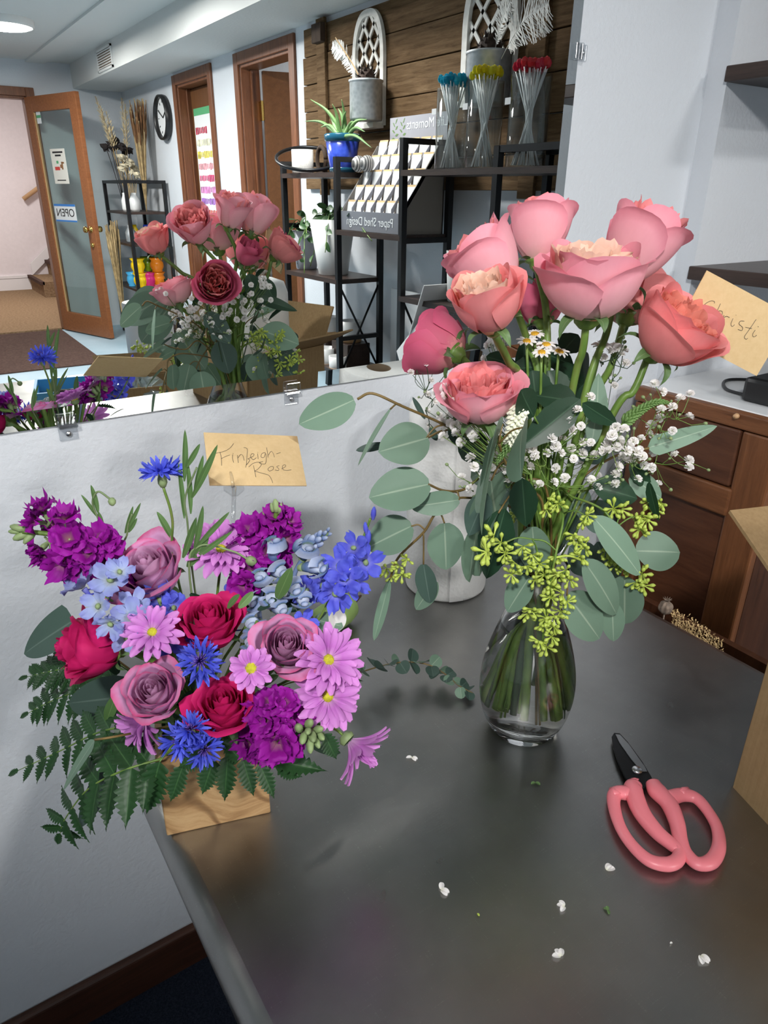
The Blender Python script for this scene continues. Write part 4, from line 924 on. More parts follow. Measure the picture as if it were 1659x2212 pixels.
stock('purple stock spike reaching far left in front of the wall, green buds at its tip', [(50, 1148, .0), (110, 1155, 0), (180, 1180, 0), (260, 1225, .01)],
      [(95, 1105, 34, 0, (-.3, .75, .35)), (80, 1125, 30, 0, (-.6, .3, .6)), (140, 1122, 34, -.01, (.1, .8, .5)), (150, 1165, 40, -.01, (.2, .3, .9)), (90, 1185, 30, 0, (-.4, -.6, .5)), (100, 1200, 28, 0, (-.2, -.7, .6)), (140, 1215, 42, -.01, (-.2, -.4, .9)), (175, 1225, 34, -.01, (0, -.4, .9)), (215, 1170, 40, -.0, (.1, .6, .8)), (195, 1195, 36, -.01, (0, .1, .95)), (235, 1180, 34, .0, (.3, .5, .8)), (120, 1140, 28, .01, (0, .5, .8))],
      [(38, 1140, 14, 0, (-.9, .2, .2)), (45, 1158, 15, 0, (-.8, -.4, .3)), (58, 1138, 13, 0, (-.5, .7, .3)), (62, 1162, 14, 0, (-.4, -.7, .4)), (30, 1148, 10, 0, (-1, 0, .2))])
stock('purple stock at the upper right of the flower box, behind the blue snapdragon', [(600, 1095, .03), (592, 1130, .03), (575, 1190, .03), (560, 1260, .02)],
      [(545, 1150, 40, .03, (-.2, .5, .8)), (522, 1165, 30, .03, (-.6, .3, .6)), (570, 1150, 32, .03, (.1, .4, .9)), (598, 1120, 34, .03, (-.1, .6, .8)), (622, 1128, 30, .03, (.6, .4, .6)), (615, 1165, 34, .03, (.6, -.1, .8)), (580, 1195, 40, .02, (.1, .2, .95)), (600, 1215, 32, .02, (.4, 0, .9)), (545, 1235, 44, .01, (-.2, .1, .95)), (530, 1262, 38, .0, (-.1, -.2, .95)), (560, 1215, 30, .02, (0, .2, .95))],
      [(596, 1092, 13, .03, (-.1, 1, .3)), (606, 1098, 11, .03, (.3, 1, .3)), (575, 1112, 11, .03, (-.5, .8, .3)), (588, 1096, 9, .03, (-.2, 1, .3))])
stock('purple stock at the lower right of the flower box, pale green buds at its end', [(680, 1580, -.10), (640, 1570, -.09), (600, 1555, -.08), (540, 1560, -.05)],
      [(585, 1520, 36, -.10, (-.1, .6, .8)), (612, 1520, 34, -.10, (.3, .5, .8)), (560, 1540, 34, -.10, (-.6, .2, .8)), (575, 1555, 36, -.105, (-.2, .1, .95)), (545, 1565, 30, -.09, (-.6, -.1, .8)), (600, 1600, 48, -.11, (0, -.2, .95)), (580, 1615, 36, -.105, (-.3, -.4, .85)), (625, 1608, 34, -.105, (.4, -.3, .85)), (540, 1600, 36, -.09, (-.6, -.3, .7)), (552, 1622, 26, -.09, (-.3, -.7, .6)), (655, 1540, 32, -.085, (.4, .4, .8)), (600, 1555, 28, -.10, (.1, 0, 1)), (615, 1570, 26, -.105, (.1, 0, 1))],
      [(645, 1572, 16, -.11, (0, .5, .9)), (668, 1562, 16, -.105, (.3, .5, .8)), (688, 1575, 14, -.10, (.6, .3, .7)), (655, 1595, 15, -.11, (-.1, -.4, .9)), (675, 1592, 15, -.11, (.2, -.3, .9)), (692, 1590, 13, -.10, (.6, -.3, .8)), (670, 1612, 14, -.11, (.1, -.8, .6)), (685, 1605, 12, -.105, (.4, -.6, .7)), (665, 1580, 12, -.115, (0, 0, 1))])
stock('dark purple stock in the shade under the top lavender rose', [(300, 1265, .01), (310, 1300, .0), (330, 1360, 0)], [(290, 1275, 36, -.0, (-.2, .1, .95)), (320, 1282, 34, -.0, (.2, .2, .95)), (270, 1250, 32, .0, (-.4, .3, .8)), (335, 1300, 30, -.0, (.2, -.2, .9)), (300, 1300, 32, -.005, (0, -.2, .95)), (250, 1235, 36, .0, (-.5, .3, .8)), (225, 1215, 34, .0, (-.5, .4, .8))])
# larkspur / delphinium
DPB = [blossom_mesh('blossom', 'petal_pale_blue', 5, .05, .5, .70, sd=k, cup=.6) for k in range(2)]
DDB = [blossom_mesh('blossom', 'petal_deep_blue', 5, .1, .6, .66, sd=4+k, cup=.6) for k in range(2)]
BEE = mesh('bee', MB().ball((0, 0, .18), .20, 8, 6, (1, .8, .8)), 'bud_green')
def larkspur(lab, stem, bl, mes, buds=(), sm='stem_green', budmat='petal_deep_blue'):
    pts = [PB(x, y, o_, BA) for x, y, o_ in stem]; root = T('larkspur', lab, 'larkspur', pts[-1], 'larkspurs in the wooden box')
    O('stem', MB().tube(bez(pts+[foot(1)], 8), .0012, 6), sm, root); r = random.Random(len(lab)); sp = bez(pts, 8); m = MB()
    for (x, y, R_, o_, a) in bl:
        C = PB(x, y, o_, BA); s = pxm(C, R_); A_ = ax(*a); b = put('blossom', mes[r.randrange(2)], root, C, A_, s, r.uniform(0, 6))
        bb = bpy.data.objects.new('bee', BEE); COL.objects.link(bb); bb.parent = b; RM[bb.name] = RM[b.name]
        near = min(sp, key=lambda p: (p-C).length); m.tube(bez([near, lerp(near, C-A_*s*.3, .5), C-A_*s*.05], 3), [.0007]*7, 5)
        e = C-A_*s*.9+ax(0, .5, 0)*s*.4; m.tube([C-A_*s*.05, C-A_*s*.5, e], [s*.16, s*.10, s*.03], 6)
    if m.v: O('spurs', m, budmat, root)
    for (x, y, R_, o_, a) in buds:
        C = PB(x, y, o_, BA); s = pxm(C, R_); O('bud', MB().lathe([(0, -1.5*s), (.25*s, -1.4*s), (.55*s, -.4*s), (.5*s, .5*s), (.2*s, 1.2*s), (0, 1.3*s)], 9, C, frame(ax(*a))), budmat, root)
larkspur('pale blue larkspur at the left of the flower box, above the sideways hot pink rose', [(190, 1260, -.02), (230, 1290, -.03), (290, 1330, -.03), (340, 1380, -.02)],
         [(180, 1270, 42, -.03, (-.5, .75, .3)), (240, 1255, 42, -.05, (.1, .4, .9)), (258, 1238, 32, -.05, (.3, .6, .7)), (215, 1310, 36, -.06, (-.2, .2, .95)), (240, 1345, 34, -.07, (0, -.5, .85)), (285, 1335, 42, -.06, (.2, .3, .9)), (290, 1310, 36, -.05, (.1, .6, .8)), (275, 1375, 34, -.06, (.1, -.5, .85))], DPB, [(205, 1322, 12, -.06, (0, -1, .2))])
larkspur('violet blue larkspur reaching right in front of the wall towards the eucalyptus', [(800, 1120, .02), (785, 1160, .02), (750, 1230, .01), (715, 1290, .0), (650, 1380, 0)],
         [(765, 1185, 34, .01, (-.2, .3, .9)), (788, 1215, 40, .01, (.3, .1, .95)), (735, 1225, 42, -.0, (-.3, .4, .85)), (745, 1250, 40, -.01, (.1, .1, .95)), (725, 1280, 40, -.01, (-.1, -.4, .9)), (765, 1258, 34, .0, (.6, -.2, .8)), (700, 1265, 34, .0, (-.5, .1, .8)), (665, 1275, 34, .0, (-.3, .0, .9))], DDB,
         [(807, 1108, 11, .02, (.1, 1, .2)), (790, 1140, 10, .02, (-.1, 1, .2)), (795, 1160, 13, .02, (.1, .9, .3)), (740, 1310, 12, -.01, (.2, -1, .3)), (690, 1290, 11, 0, (-.3, -.6, .5))], 'stem_green')
larkspur('bits of bright blue larkspur peeping between the roses in the middle of the flower box', [(340, 1290, -.02), (360, 1340, -.03), (390, 1400, -.02)], [(350, 1300, 40, -.02, (-.1, .6, .8)), (375, 1315, 34, -.025, (.3, .4, .8)), (365, 1385, 32, -.05, (.1, -.2, .95)), (405, 1400, 30, -.05, (.4, 0, .9)), (505, 1290, 30, .0, (.3, .4, .8)), (655, 1345, 30, -.02, (.5, .2, .8))], DDB)
# blue tinted snapdragons
def snap_bloom():
    m = MB()
    m.tube([V((0, 0, -.9)), V((0, 0, -.3)), V((0, 0, .3)), V((0, .05, .75))], [.20, .34, .42, .40], 10)
    for s_, y0, n_ in ((1, .25, 2), (-1, -.25, 3)):
        for k in range(n_):
            a0 = (k-(n_-1)/2)*.75
            def fn(u, v):
                uu = 2*u-1; a = a0+uu*.5
                rr = .36+.55*v; return V((math.sin(a)*rr, s_*(math.cos(a)*rr*.75), .62+.42*math.sin(v*2.6)-.45*v*v+.08*noise.noise(V((u*3, v*3, k)))))
            m.grid(fn, 5, 5)
    m.ball((0, -.16, .86), .26, 8, 6, (1.2, .8, .7)); return m
SNB = mesh('blossom', snap_bloom(), 'petal_dusty_blue')
def snapdragon(lab, stem, bl, tip=(), sd=1):
    pts = [PB(x, y, o_, BA) for x, y, o_ in stem]; root = T('snapdragon', lab, 'snapdragon', pts[-1], 'blue snapdragons in the wooden box')
    O('stem', MB().tube(bez(pts+[foot(6)], 8), .0022, 8), 'petal_dusty_blue', root); r = random.Random(sd)
    for (x, y, R_, o_, a) in bl:
        C = PB(x, y, o_, BA); s = pxm(C, R_); s *= 1.15; put('blossom', SNB, root, C, ax(*a), s, r.uniform(-.4, .4))
        A_ = ax(*a); O('calyx', MB().tube([C-A_*s*1.2, C-A_*s*.95, C-A_*s*.6], [.001, s*.26, s*.30], 8), 'bud_green', root)
    for (a, b, R_, o_, nb) in tip:                                # overlapping buds tapering to the tip
        pa, pb = PB(*a, o_, BA), PB(*b, o_, BA); dr = (pb-pa).normalized(); F = frame(dr)
        for i in range(nb):
            t = i/nb; an = i*2.4; rr = pxm(pa, R_)*(1-.72*t); c = lerp(pa, pb, t)+ (F.col[0]*math.cos(an)+F.col[1]*math.sin(an))*rr*.55
            O('bud', MB().ball(c, rr*.62, 8, 6, (.75, .75, 1.25), frame((dr + (c-lerp(pa, pb, t)).normalized()*.45))), 'petal_dusty_blue', root)
snapdragon('blue tinted snapdragon with a scaly bud tip pointing up right', [(708, 1150, .01), (670, 1190, .01), (640, 1230, .0), (600, 1330, 0)], [(660, 1195, 28, .0, (.3, .5, .7)), (672, 1225, 30, -.005, (.8, .05, .5)), (625, 1265, 30, -.02, (.6, -.2, .8)), (648, 1290, 26, -.02, (.5, -.3, .8)), (690, 1235, 20, 0, (1, -.1, .2))], [((650, 1190), (714, 1146), 26, .01, 20)], 1)
snapdragon('blue tinted snapdragon standing left of the other, behind the right lavender rose', [(592, 1178, .02), (580, 1230, .01), (560, 1300, -.0), (550, 1400, 0)], [(592, 1195, 32, .01, (.1, .9, .4)), (598, 1235, 30, -.0, (.5, .1, .85)), (572, 1250, 28, -.0, (-.3, .3, .9)), (585, 1290, 32, -.02, (.3, 0, .95)), (560, 1300, 28, -.02, (-.4, .1, .9)), (550, 1345, 30, -.03, (-.1, .1, .95)), (600, 1315, 28, -.03, (.5, .1, .85)), (545, 1385, 28, -.04, (0, .1, .95))], [((590, 1215), (600, 1165), 18, .02, 8)], 2)
# leather fern
def pinna_mesh(k):
    m = MB(); NT_ = 9-k
    def fn(u, v):
        uu = 2*u-1; t = v*.999; fr = (t*NT_) % 1
        w = .215*(math.sin(PI*min(1, t*.80+.20))**.8)*(1-t**3)
        if abs(uu) > .6: w *= 1-.42*fr**1.5*(1-.3*t)
        return V((t + abs(uu)*w*.55, uu*w*1.18, -.12*t*t + .05*abs(uu)*w/.17 + .02*math.sin(fr*PI)*abs(uu)))
    m.grid(fn, 6, NT_*5); return m
def pinmesh(k):
    me = pinna_mesh(k); return mesh('pinna', me, 'leaf_fern')
PIN = [pinmesh(k) for k in range(2)]
def fern(lab, pts, L0, n=12, o=0, prof=None, N=None, sides=(-1, 1), ang=62):
    pp = bez([PB(x, y, o_, BA) for x, y, o_ in pts], 10); root = T('fern_frond', lab, 'fern', pp[0], 'fern fronds in the wooden box')
    O('rachis', MB().tube([foot(7)]+pp, lambda t: .0013*(1-.7*t), 6), 'stem_green', root)
    M_ = len(pp)-1; r = random.Random(len(lab)*3+n)
    for i in range(n):
        t = .08+.90*i/n; q = t*M_; j = min(M_-1, int(q)); p = lerp(pp[j], pp[j+1], q-j); d = (pp[j+1]-pp[j]).normalized()
        Nn = V(N) if N else camN(p, 0, None, .6); Nn = (Nn-d*Nn.dot(d)).normalized(); s_ = d.cross(Nn)
        l = pxm(p, L0)*((1-t)**.62*.85+.20)*(min(1, .55+t*3))
        for sg in sides:
            a = math.radians(ang-18*t+r.uniform(-6, 6)); dd = d*math.cos(a)+s_*(sg*math.sin(a))
            dd = (dd - Nn*r.uniform(-.05, .22)).normalized(); y = Nn.cross(dd).normalized(); z = dd.cross(y)
            Mx = Matrix((dd, y, z)).transposed().to_4x4()
            inst('pinna', PIN[r.randrange(2)], root, RM[root.name].inverted() @ Matrix.Translation(p) @ Mx @ Matrix.Diagonal((l, l, l, 1)))
    dd = (pp[-1]-pp[-2]).normalized(); Nn = camN(pp[-1], 0, None, .6); y = Nn.cross(dd).normalized(); z = dd.cross(y); l = pxm(pp[-1], L0*.32)
    inst('pinna', PIN[0], root, RM[root.name].inverted() @ Matrix.Translation(pp[-1]) @ Matrix((dd, y, z)).transposed().to_4x4() @ Matrix.Diagonal((l, l, l, 1)))
fern('fern frond at far left, half behind the big dark eucalyptus leaves', [(270, 1470, .04), (180, 1490, .04), (110, 1515, .05), (62, 1540, .05)], 92, 9)
fern('fern frond higher at far left, its tips behind the sideways hot pink rose', [(250, 1430, .06), (170, 1440, .06), (110, 1450, .06), (60, 1462, .06)], 84, 9)
fern('long fern frond pointing left, its tip furthest left of all', [(330, 1560, -.04), (220, 1580, -.04), (130, 1622, -.03), (40, 1664, -.03)], 108, 9)
fern('largest fern frond arching down left in front of the wall', [(345, 1640, -.075), (265, 1665, -.085), (190, 1705, -.085), (140, 1770, -.08), (130, 1800, -.08)], 132, 8, ang=72)
def hang(lab, b, tp, w, o0, o1):
    B = PB(*b, o0, BA); E = PB(*tp, o1, BA); root = T('fern_leaf', lab, 'fern', B, 'single fern leaflets over the box rim')
    me = PIN[0]; d = E-B; l = d.length; d.normalize(); Nn = camN(B, 0, None, .3); y = Nn.cross(d).normalized(); z = d.cross(y)
    inst('blade', me, root, RM[root.name].inverted() @ Matrix.Translation(B) @ Matrix((d, y, z)).transposed().to_4x4() @ Matrix.Diagonal((l, pxm(B, w)/.40, l, 1)))
    O('stalk', MB().tube(bez([foot(2), lerp(foot(2), B, .6)+V((0, 0, .012)), B], 5), .0008, 5), 'stem_green', root)
for i, (b, tp, w, lab) in enumerate([((395, 1655), (365, 1738), 40, 'fern leaflet hanging over the left edge of the box front'), ((462, 1640), (434, 1722), 44, 'fern leaflet hanging over the box front under the cornflower clump'), ((492, 1632), (484, 1740), 42, 'longest fern leaflet hanging down the middle of the box front'), ((524, 1640), (550, 1725), 38, 'fern leaflet hanging right of the longest one on the box front'),
        ((560, 1648), (595, 1730), 34, 'fern leaflet hanging over the right corner of the box'), ((575, 1640), (710, 1664), 44, 'fern leaflet pointing right over the steel beside the box'), ((600, 1660), (655, 1678), 32, 'short fern leaflet just below the one pointing right'), ((700, 1585), (730, 1645), 36, 'fern leaflet under the drooping daisy'), ((345, 1645), (312, 1770), 58, 'broad fern leaflet hanging left of the box against the table edge'),
        ((440, 1625), (380, 1660), 48, 'fern leaflet lying on the box rim under the cornflower clump'), ((520, 1640), (480, 1600), 40, 'fern leaflet tucked under the front hot pink rose'), ((560, 1625), (520, 1590), 36, 'fern leaflet under the lower purple stock'), ((700, 1460), (790, 1470), 30, 'fern leaflet behind the stacked mauve daisies'), ((330, 1620), (300, 1590), 60, 'fern leaflet between the lower lavender rose and the fern fronds')]):
    hang(lab, b, tp, w, -.085 if i < 12 else -.03, -.10 if i < 5 or i == 8 else (-.09 if i < 12 else -.02))
# single eucalyptus leaves and filler
def eleaf(lab, st, b, tp, w, o0, o1, **k):
    B = PB(*b, o0, BA); root = T('eucalyptus_sprig', lab, 'eucalyptus', B, 'eucalyptus leaves in the wooden box')
    O('stem', MB().tube(bez([foot(1), PB(*st, o0, BA), B], 6), .0011, 6), 'stem_brown', root)
    leafpx('leaf', root, BA, b, tp, w, o0, o1, **k)
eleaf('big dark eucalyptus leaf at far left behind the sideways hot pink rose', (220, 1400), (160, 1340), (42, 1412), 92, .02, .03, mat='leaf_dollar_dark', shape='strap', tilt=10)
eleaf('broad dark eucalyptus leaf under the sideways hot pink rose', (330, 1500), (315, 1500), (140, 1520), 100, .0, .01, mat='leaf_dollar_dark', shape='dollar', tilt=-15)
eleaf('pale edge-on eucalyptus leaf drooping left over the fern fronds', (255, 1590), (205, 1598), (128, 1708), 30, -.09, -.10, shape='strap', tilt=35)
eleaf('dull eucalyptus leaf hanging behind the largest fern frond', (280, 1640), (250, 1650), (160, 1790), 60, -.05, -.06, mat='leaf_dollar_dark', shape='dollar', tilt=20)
eleaf('round grey-green eucalyptus leaf right of the crimson-edged lavender rose', (640, 1340), (680, 1338), (742, 1352), 52, -.0, .0, tilt=-20)
t = T('white_petal_scrap', 'folded white petal scrap tucked right of the crimson-edged lavender rose', 'petal', PB(730, 1335, 0, BA), GB)
O('blade', leaf(PB(712, 1318, .0, BA), PB(738, 1368, .0, BA), .022, camN(PB(730, 1340, 0, BA), 30, V((0, 0, 1))), 'round', .5, .2), 'petal_white', t)
t = T('green_filler', 'dark leafy greens filling the middle of the flower box between the roses', 'foliage', FO); r = random.Random(5)
for i in range(46):
    x, y = r.uniform(250, 680), r.uniform(1270, 1610); o_ = r.uniform(-.055, .02); a = r.uniform(0, 6.28); l = r.uniform(40, 75)
    leafpx('leaf', t, BA, (x, y), (x+l*math.cos(a), y+l*math.sin(a)), r.uniform(16, 36), o_, o_+r.uniform(-.01, .01), 'leaf_rose' if i % 3 else 'leaf_grass', 'long', r.uniform(-40, 40), .2, .1)
m = MB()
for i in range(18):
    x, y = r.uniform(330, 640), r.uniform(1330, 1560); p = PB(x, y, r.uniform(-.05, -.02), BA); m.tube(bez([foot(i), lerp(foot(i), p, .5)+V((0, 0, .01)), p], 4), .0014, 6)
O('stem', m, 'stem_green', t)

# ------------------------------------------------------------ envelopes on clear picks
n = NT('kraft_paper'); f = n.noise(n.coord(), 180, 4, .7); n.set(col=n.ramp(f, [(.3, (.66, .47, .245)), (.7, (.72, .53, .29))]), rough=.75, spec=.2); n.translucent(.08, (.7, .5, .3))
plain('ink', (.035, .03, .03), .5)
glassy('pick_plastic', (.97, .975, .98), .08, .10, .6, 2)
def card(lab, TL, TRr, BL, strokes, src, w=.00022):
    """flat envelope from three corners; strokes are polylines in the pixels of src corner coordinates"""
    X = TRr-TL; Y = BL-TL; Nn = X.cross(Y).normalized(); Nn = Nn if Nn.dot(CAMP-TL) > 0 else -Nn
    root = T('envelope', lab, 'envelope', lerp(TL, TL+X+Y, .5))
    e = .05
    def fn(u, v): return TL + X*u + Y*v + Nn*(.0015*math.sin(PI*u)*math.sin(PI*v))
    m = MB(); m.grid(fn, 8, 6); m.grid(lambda u, v: fn(1-u, v)-Nn*.0011, 8, 6)
    m.slab([TL, TL+X, TL+X+Y, TL+Y], -Nn*.0011)
    O('paper', m, 'kraft_paper', root, True).modifiers.new('es', 'EDGE_SPLIT').split_angle = .6
    o0, ox, oy = src; m = MB()
    a, b, c, d = ox[0]-o0[0], ox[1]-o0[1], oy[0]-o0[0], oy[1]-o0[1]; det = a*d-b*c
    for st in strokes:
        pts = []
        for x, y in st:
            x -= o0[0]; y -= o0[1]; pts.append(((x*d-y*c)/det, (a*y-b*x)/det))
        m.tube([fn(p.x, p.y)+Nn*.0002 for p in bez([V((p[0], p[1], 0)) for p in pts], 5)], w, 4)
    O('handwriting', m, 'ink', root, label='black handwritten name'); return root
off = -.005
TL, TR_, BL = P(440, 934, y=-.222), P(642, 942, y=-.236), P(453, 1048, y=-.272)
card('small kraft envelope on a clear pick in the flower box, name in two lines', TL, TR_, BL,
     [[(372, 262), (380, 300), (383, 360)], [(345, 270), (400, 258), (440, 235), (466, 200)], [(382, 310), (410, 296), (438, 286)], [(458, 285), (456, 310), (464, 342)], [(460, 274), (462, 278)],
      [(490, 290), (496, 345)], [(494, 310), (512, 286), (528, 295), (536, 330)], [(535, 232), (560, 245), (556, 300), (550, 362), (545, 380)], [(552, 362), (575, 330), (560, 318)], [(565, 318), (600, 300), (606, 285), (590, 282), (582, 305), (600, 326), (622, 312)],
      [(632, 282), (634, 322)], [(633, 270), (635, 273)], [(690, 275), (665, 280), (655, 305), (675, 312), (690, 280), (692, 330), (680, 360), (640, 350), (668, 340)], [(700, 235), (706, 310)], [(708, 295), (730, 265), (745, 280), (752, 310)], [(768, 284), (800, 274)],
      [(600, 368), (616, 450)], [(566, 378), (600, 352), (640, 346), (655, 365), (630, 395), (606, 408)], [(606, 408), (660, 425), (705, 440), (725, 470), (732, 494)], [(722, 378), (702, 395), (712, 410), (738, 400), (740, 380), (722, 378)], [(785, 372), (765, 380), (780, 395), (775, 408), (752, 404)], [(800, 396), (830, 380), (826, 366), (808, 376), (812, 402), (840, 408), (872, 404)]],
     ((262, 112), (936, 142), (305, 492)))
pick = T('card_pick', 'clear plastic card pick holding the kraft envelope in the flower box', 'card pick', PB(500, 1230, .0, BA))
pa = P(506, 1052, y=-.276); pb_ = PB(500, 1250, .0, BA)
O('shaft', MB().tube([pa, lerp(pa, pb_, .5), pb_, FO+V((.005, .01, -.02))], .0022, 8), 'pick_plastic', pick)
m = MB(); s = pxm(pa, 1); rt = (TR_-TL).normalized(); up = (TL-BL).normalized(); nn = rt.cross(up); nn = nn if nn.dot(CAMP-pa) > 0 else -nn
def qd(x, y, d=0): return pa + rt*x*s + up*y*s + nn*d
m.slab([qd(-22, 6), qd(22, 6), qd(22, -6), qd(6, -20), qd(-6, -20), qd(-22, -6)], -nn*.003)
O('fork', m, 'pick_plastic', pick, False)
m = MB(); m.tube([qd(-4, -2, .0015), qd(-4, 20, .0022), qd(-5, 36, .0018)], [.0018, .0018, .0012], 8); O('prong', m, 'pick_plastic', pick)
VOF = .02
TL, TR_, BL = PB(1527, 584, VOF, VA), PB(1712, 683, VOF-.01, VA), PB(1455, 718, VOF, VA)
def zq(l): return [(1320+x*.2441, 560+y*.2441) for x, y in l]
card('tilted kraft envelope on a clear pick beside the coral rose, name in one line', TL, TR_, BL,
     [zq([(915, 385), (912, 368), (880, 365), (835, 390), (805, 430), (800, 470), (830, 490)]), zq([(968, 388), (945, 440), (930, 470), (922, 510)]), zq([(930, 470), (960, 452), (985, 462), (975, 510), (962, 545)]), zq([(1000, 490), (990, 530), (982, 560)]), zq([(992, 520), (1020, 500), (1048, 512)]), zq([(1080, 520), (1062, 570), (1075, 592), (1095, 575)]), zq([(1104, 488), (1106, 492)]),
      zq([(1180, 545), (1145, 545), (1135, 572), (1165, 600), (1160, 630), (1125, 618)]), zq([(1285, 530), (1240, 600), (1200, 660), (1185, 690), (1200, 708), (1215, 700)]), zq([(1190, 600), (1250, 612)]), zq([(1280, 625), (1258, 665), (1270, 688), (1295, 672)]), zq([(1304, 593), (1308, 598)])],
     ((1527, 584), (1712, 683), (1455, 718)))
pick = T('card_pick', 'clear plastic card pick leaning right from the vase to the tilted envelope', 'card pick', NECK + V((.006, 0, 0)))
pa = PB(1470, 735, VOF-.003, VA); O('shaft', MB().tube([pa, PB(1440, 800, VOF-.003, VA), PB(1390, 880, .012, VA), PB(1345, 980, .01, VA), PB(1270, 1090, .005, VA), NECK+V((.008, 0, 0))], .0024, 8), 'pick_plastic', pick)
d1 = (TR_-TL).normalized(); O('fork', MB().tube([pa-d1*.014, pa, pa+d1*.014], .0022, 8), 'pick_plastic', pick)
# ============================================================ things on and around the table
# paper towels
n = NT('paper_towel'); v_ = n.new('ShaderNodeTexVoronoi'); v_.inputs['Scale'].default_value = 210; n.l(n.coord(), v_.inputs['Vector'])
w_ = n.new('ShaderNodeTexWave', wave_type='RINGS'); w_.inputs['Scale'].default_value = 26; w_.inputs['Distortion'].default_value = 6; n.l(n.coord((1, 1, 1)), w_.inputs['Vector'])
n.set(col=(.80, .80, .79), rough=.95, spec=.1); n.bump(n.math('ADD', v_.outputs['Distance'], n.math('MULTIPLY', w_.outputs['Fac'], .25)), .22, .002); n.translucent(.1, (.8, .8, .79))
plain('cardboard_core', (.20, .14, .09), .9)
def roll(name, lab, cat, c, R, H, core):
    t = T(name, lab, cat, c)
    prof = [(core, .003), (R-.004, .0), (R-.001, .002), (R, .006), (R, H-.005), (R-.003, H), (R*.7, H+.001), (core, H-.001)]
    O('paper', MB().lathe(prof + [prof[0]], 64), 'paper_towel', t, True, True).modifiers.new('es', 'EDGE_SPLIT').split_angle = .9
    O('core', MB().lathe([(core, .004), (core, H-.002), (core-.0015, H-.002), (core-.0015, .004)], 32), 'cardboard_core', t, True, True)
    m = MB()
    def fn(u, v): a = PI*1.42+.02-u*.34; rr = R+.0006+.0016*u**2; return V((rr*math.cos(a), rr*math.sin(a), .003+v*(H-.008)))
    m.grid(fn, 12, 2); O('loose_edge', m, 'paper_towel', t, True, True); return t
roll('paper_towel_roll', 'white paper towel roll standing on the table behind the vase, against the wall', 'paper towels', (.655, -.105, TZ), .066, .305, .021)
# floral scissors
plain('pink_plastic', (.88, .23, .275), .38, spec=.5, coat=.1); plain('black_blade', (.018, .018, .019), .32, .6, var=.3); plain('ground_edge', (.42, .42, .42), .28, 1)
sc = T('floral_scissors', 'pink handled flower scissors with dark blades lying on the steel table', 'scissors', P(1378, 1665, z=TZ))
def zt(px, py, h=0): return P(px, py, z=TZ+h)
def shear(pts, h0, h1, name, mat, rnd_=.0012):
    """flat plate from an outline of pixels, h0..h1 above the table"""
    lo = [zt(x, y, h0) for x, y in pts]; m = MB(); m.slab(lo, (0, 0, h1-h0)); c = sum(lo, V())/len(lo)
    o = O(name, m, mat, sc, False); bevel(o, rnd_); return o
shear([(1321, 1594), (1326, 1586), (1338, 1587), (1356, 1606), (1388, 1650), (1406, 1680), (1412, 1694), (1392, 1704), (1370, 1700), (1350, 1684), (1333, 1648), (1323, 1614)], .005, .0075, 'blade', 'black_blade', .0006)
shear([(1329, 1587), (1339, 1588), (1358, 1608), (1392, 1656), (1398, 1668), (1386, 1668), (1362, 1640), (1338, 1606)], .0078, .0088, 'cutting_edge', 'ground_edge', .0003)
shear([(1328, 1602), (1340, 1600), (1372, 1650), (1392, 1690), (1378, 1700), (1362, 1694), (1350, 1660)], .0025, .005, 'blade', 'black_blade', .0006)
pv = zt(1376, 1664, .008); O('pivot', MB().lathe([(0, .0028), (.0040, .0026), (.0056, .0016), (.0058, 0)], 24, pv), 'steel_bright', sc)
def loop(px, R, name='handle', h=.0085, closed=True, flat=1.0):
    pts = [zt(x, y, h) for x, y in px]
    if closed: pts = pts + [pts[0]]
    q = bez(pts, 8); O(name, MB().tube(q, R, 12, not closed), 'pink_plastic', sc)
def hnd(px, rads, name='handle'):
    q = bez([zt(x, y, .0085) for x, y in px], 8); k = len(px)-1
    def rf(t):
        i = min(k-1, int(t*k)); f = t*k-i; return rads[i]*(1-f)+rads[i+1]*f
    m = MB(); m.tube(q, lambda t: rf(t)*1.2, 16)
    for v in m.v: v.z = TZ+.0078+(v.z-TZ-.0085)*.80
    return m
LH = [(1372, 1692), (1368, 1706), (1385, 1752), (1418, 1795), (1450, 1822), (1468, 1838), (1462, 1858), (1438, 1866), (1400, 1856), (1362, 1820), (1338, 1780), (1326, 1736), (1330, 1714), (1352, 1712), (1372, 1722)]
RH = [(1410, 1690), (1420, 1708), (1445, 1735), (1462, 1775), (1470, 1812), (1482, 1840), (1506, 1864), (1536, 1860), (1553, 1830), (1550, 1790), (1532, 1755), (1505, 1724), (1475, 1716), (1450, 1722), (1440, 1728)]
rl = [.0066, .0086, .0078, .0068, .0060, .0052, .0058, .0062, .0056, .0050, .0050, .0056, .0066, .0072, .0056]
O('handle', hnd(LH, rl), 'pink_plastic', sc); O('handle', hnd(RH, rl), 'pink_plastic', sc)
for a, b, w in (((1376, 1692), (1362, 1684), .0055), ((1332, 1722), (1319, 1703), .0066), ((1470, 1718), (1486, 1703), .0062), ((1462, 1835), (1474, 1832), .0048)):
    O('finger_spur', MB().tube([zt(*a, .0085), lerp(zt(*a, .0085), zt(*b, .009), .6), zt(*b, .009)], [w, w*.8, w*.35], 10), 'pink_plastic', sc)
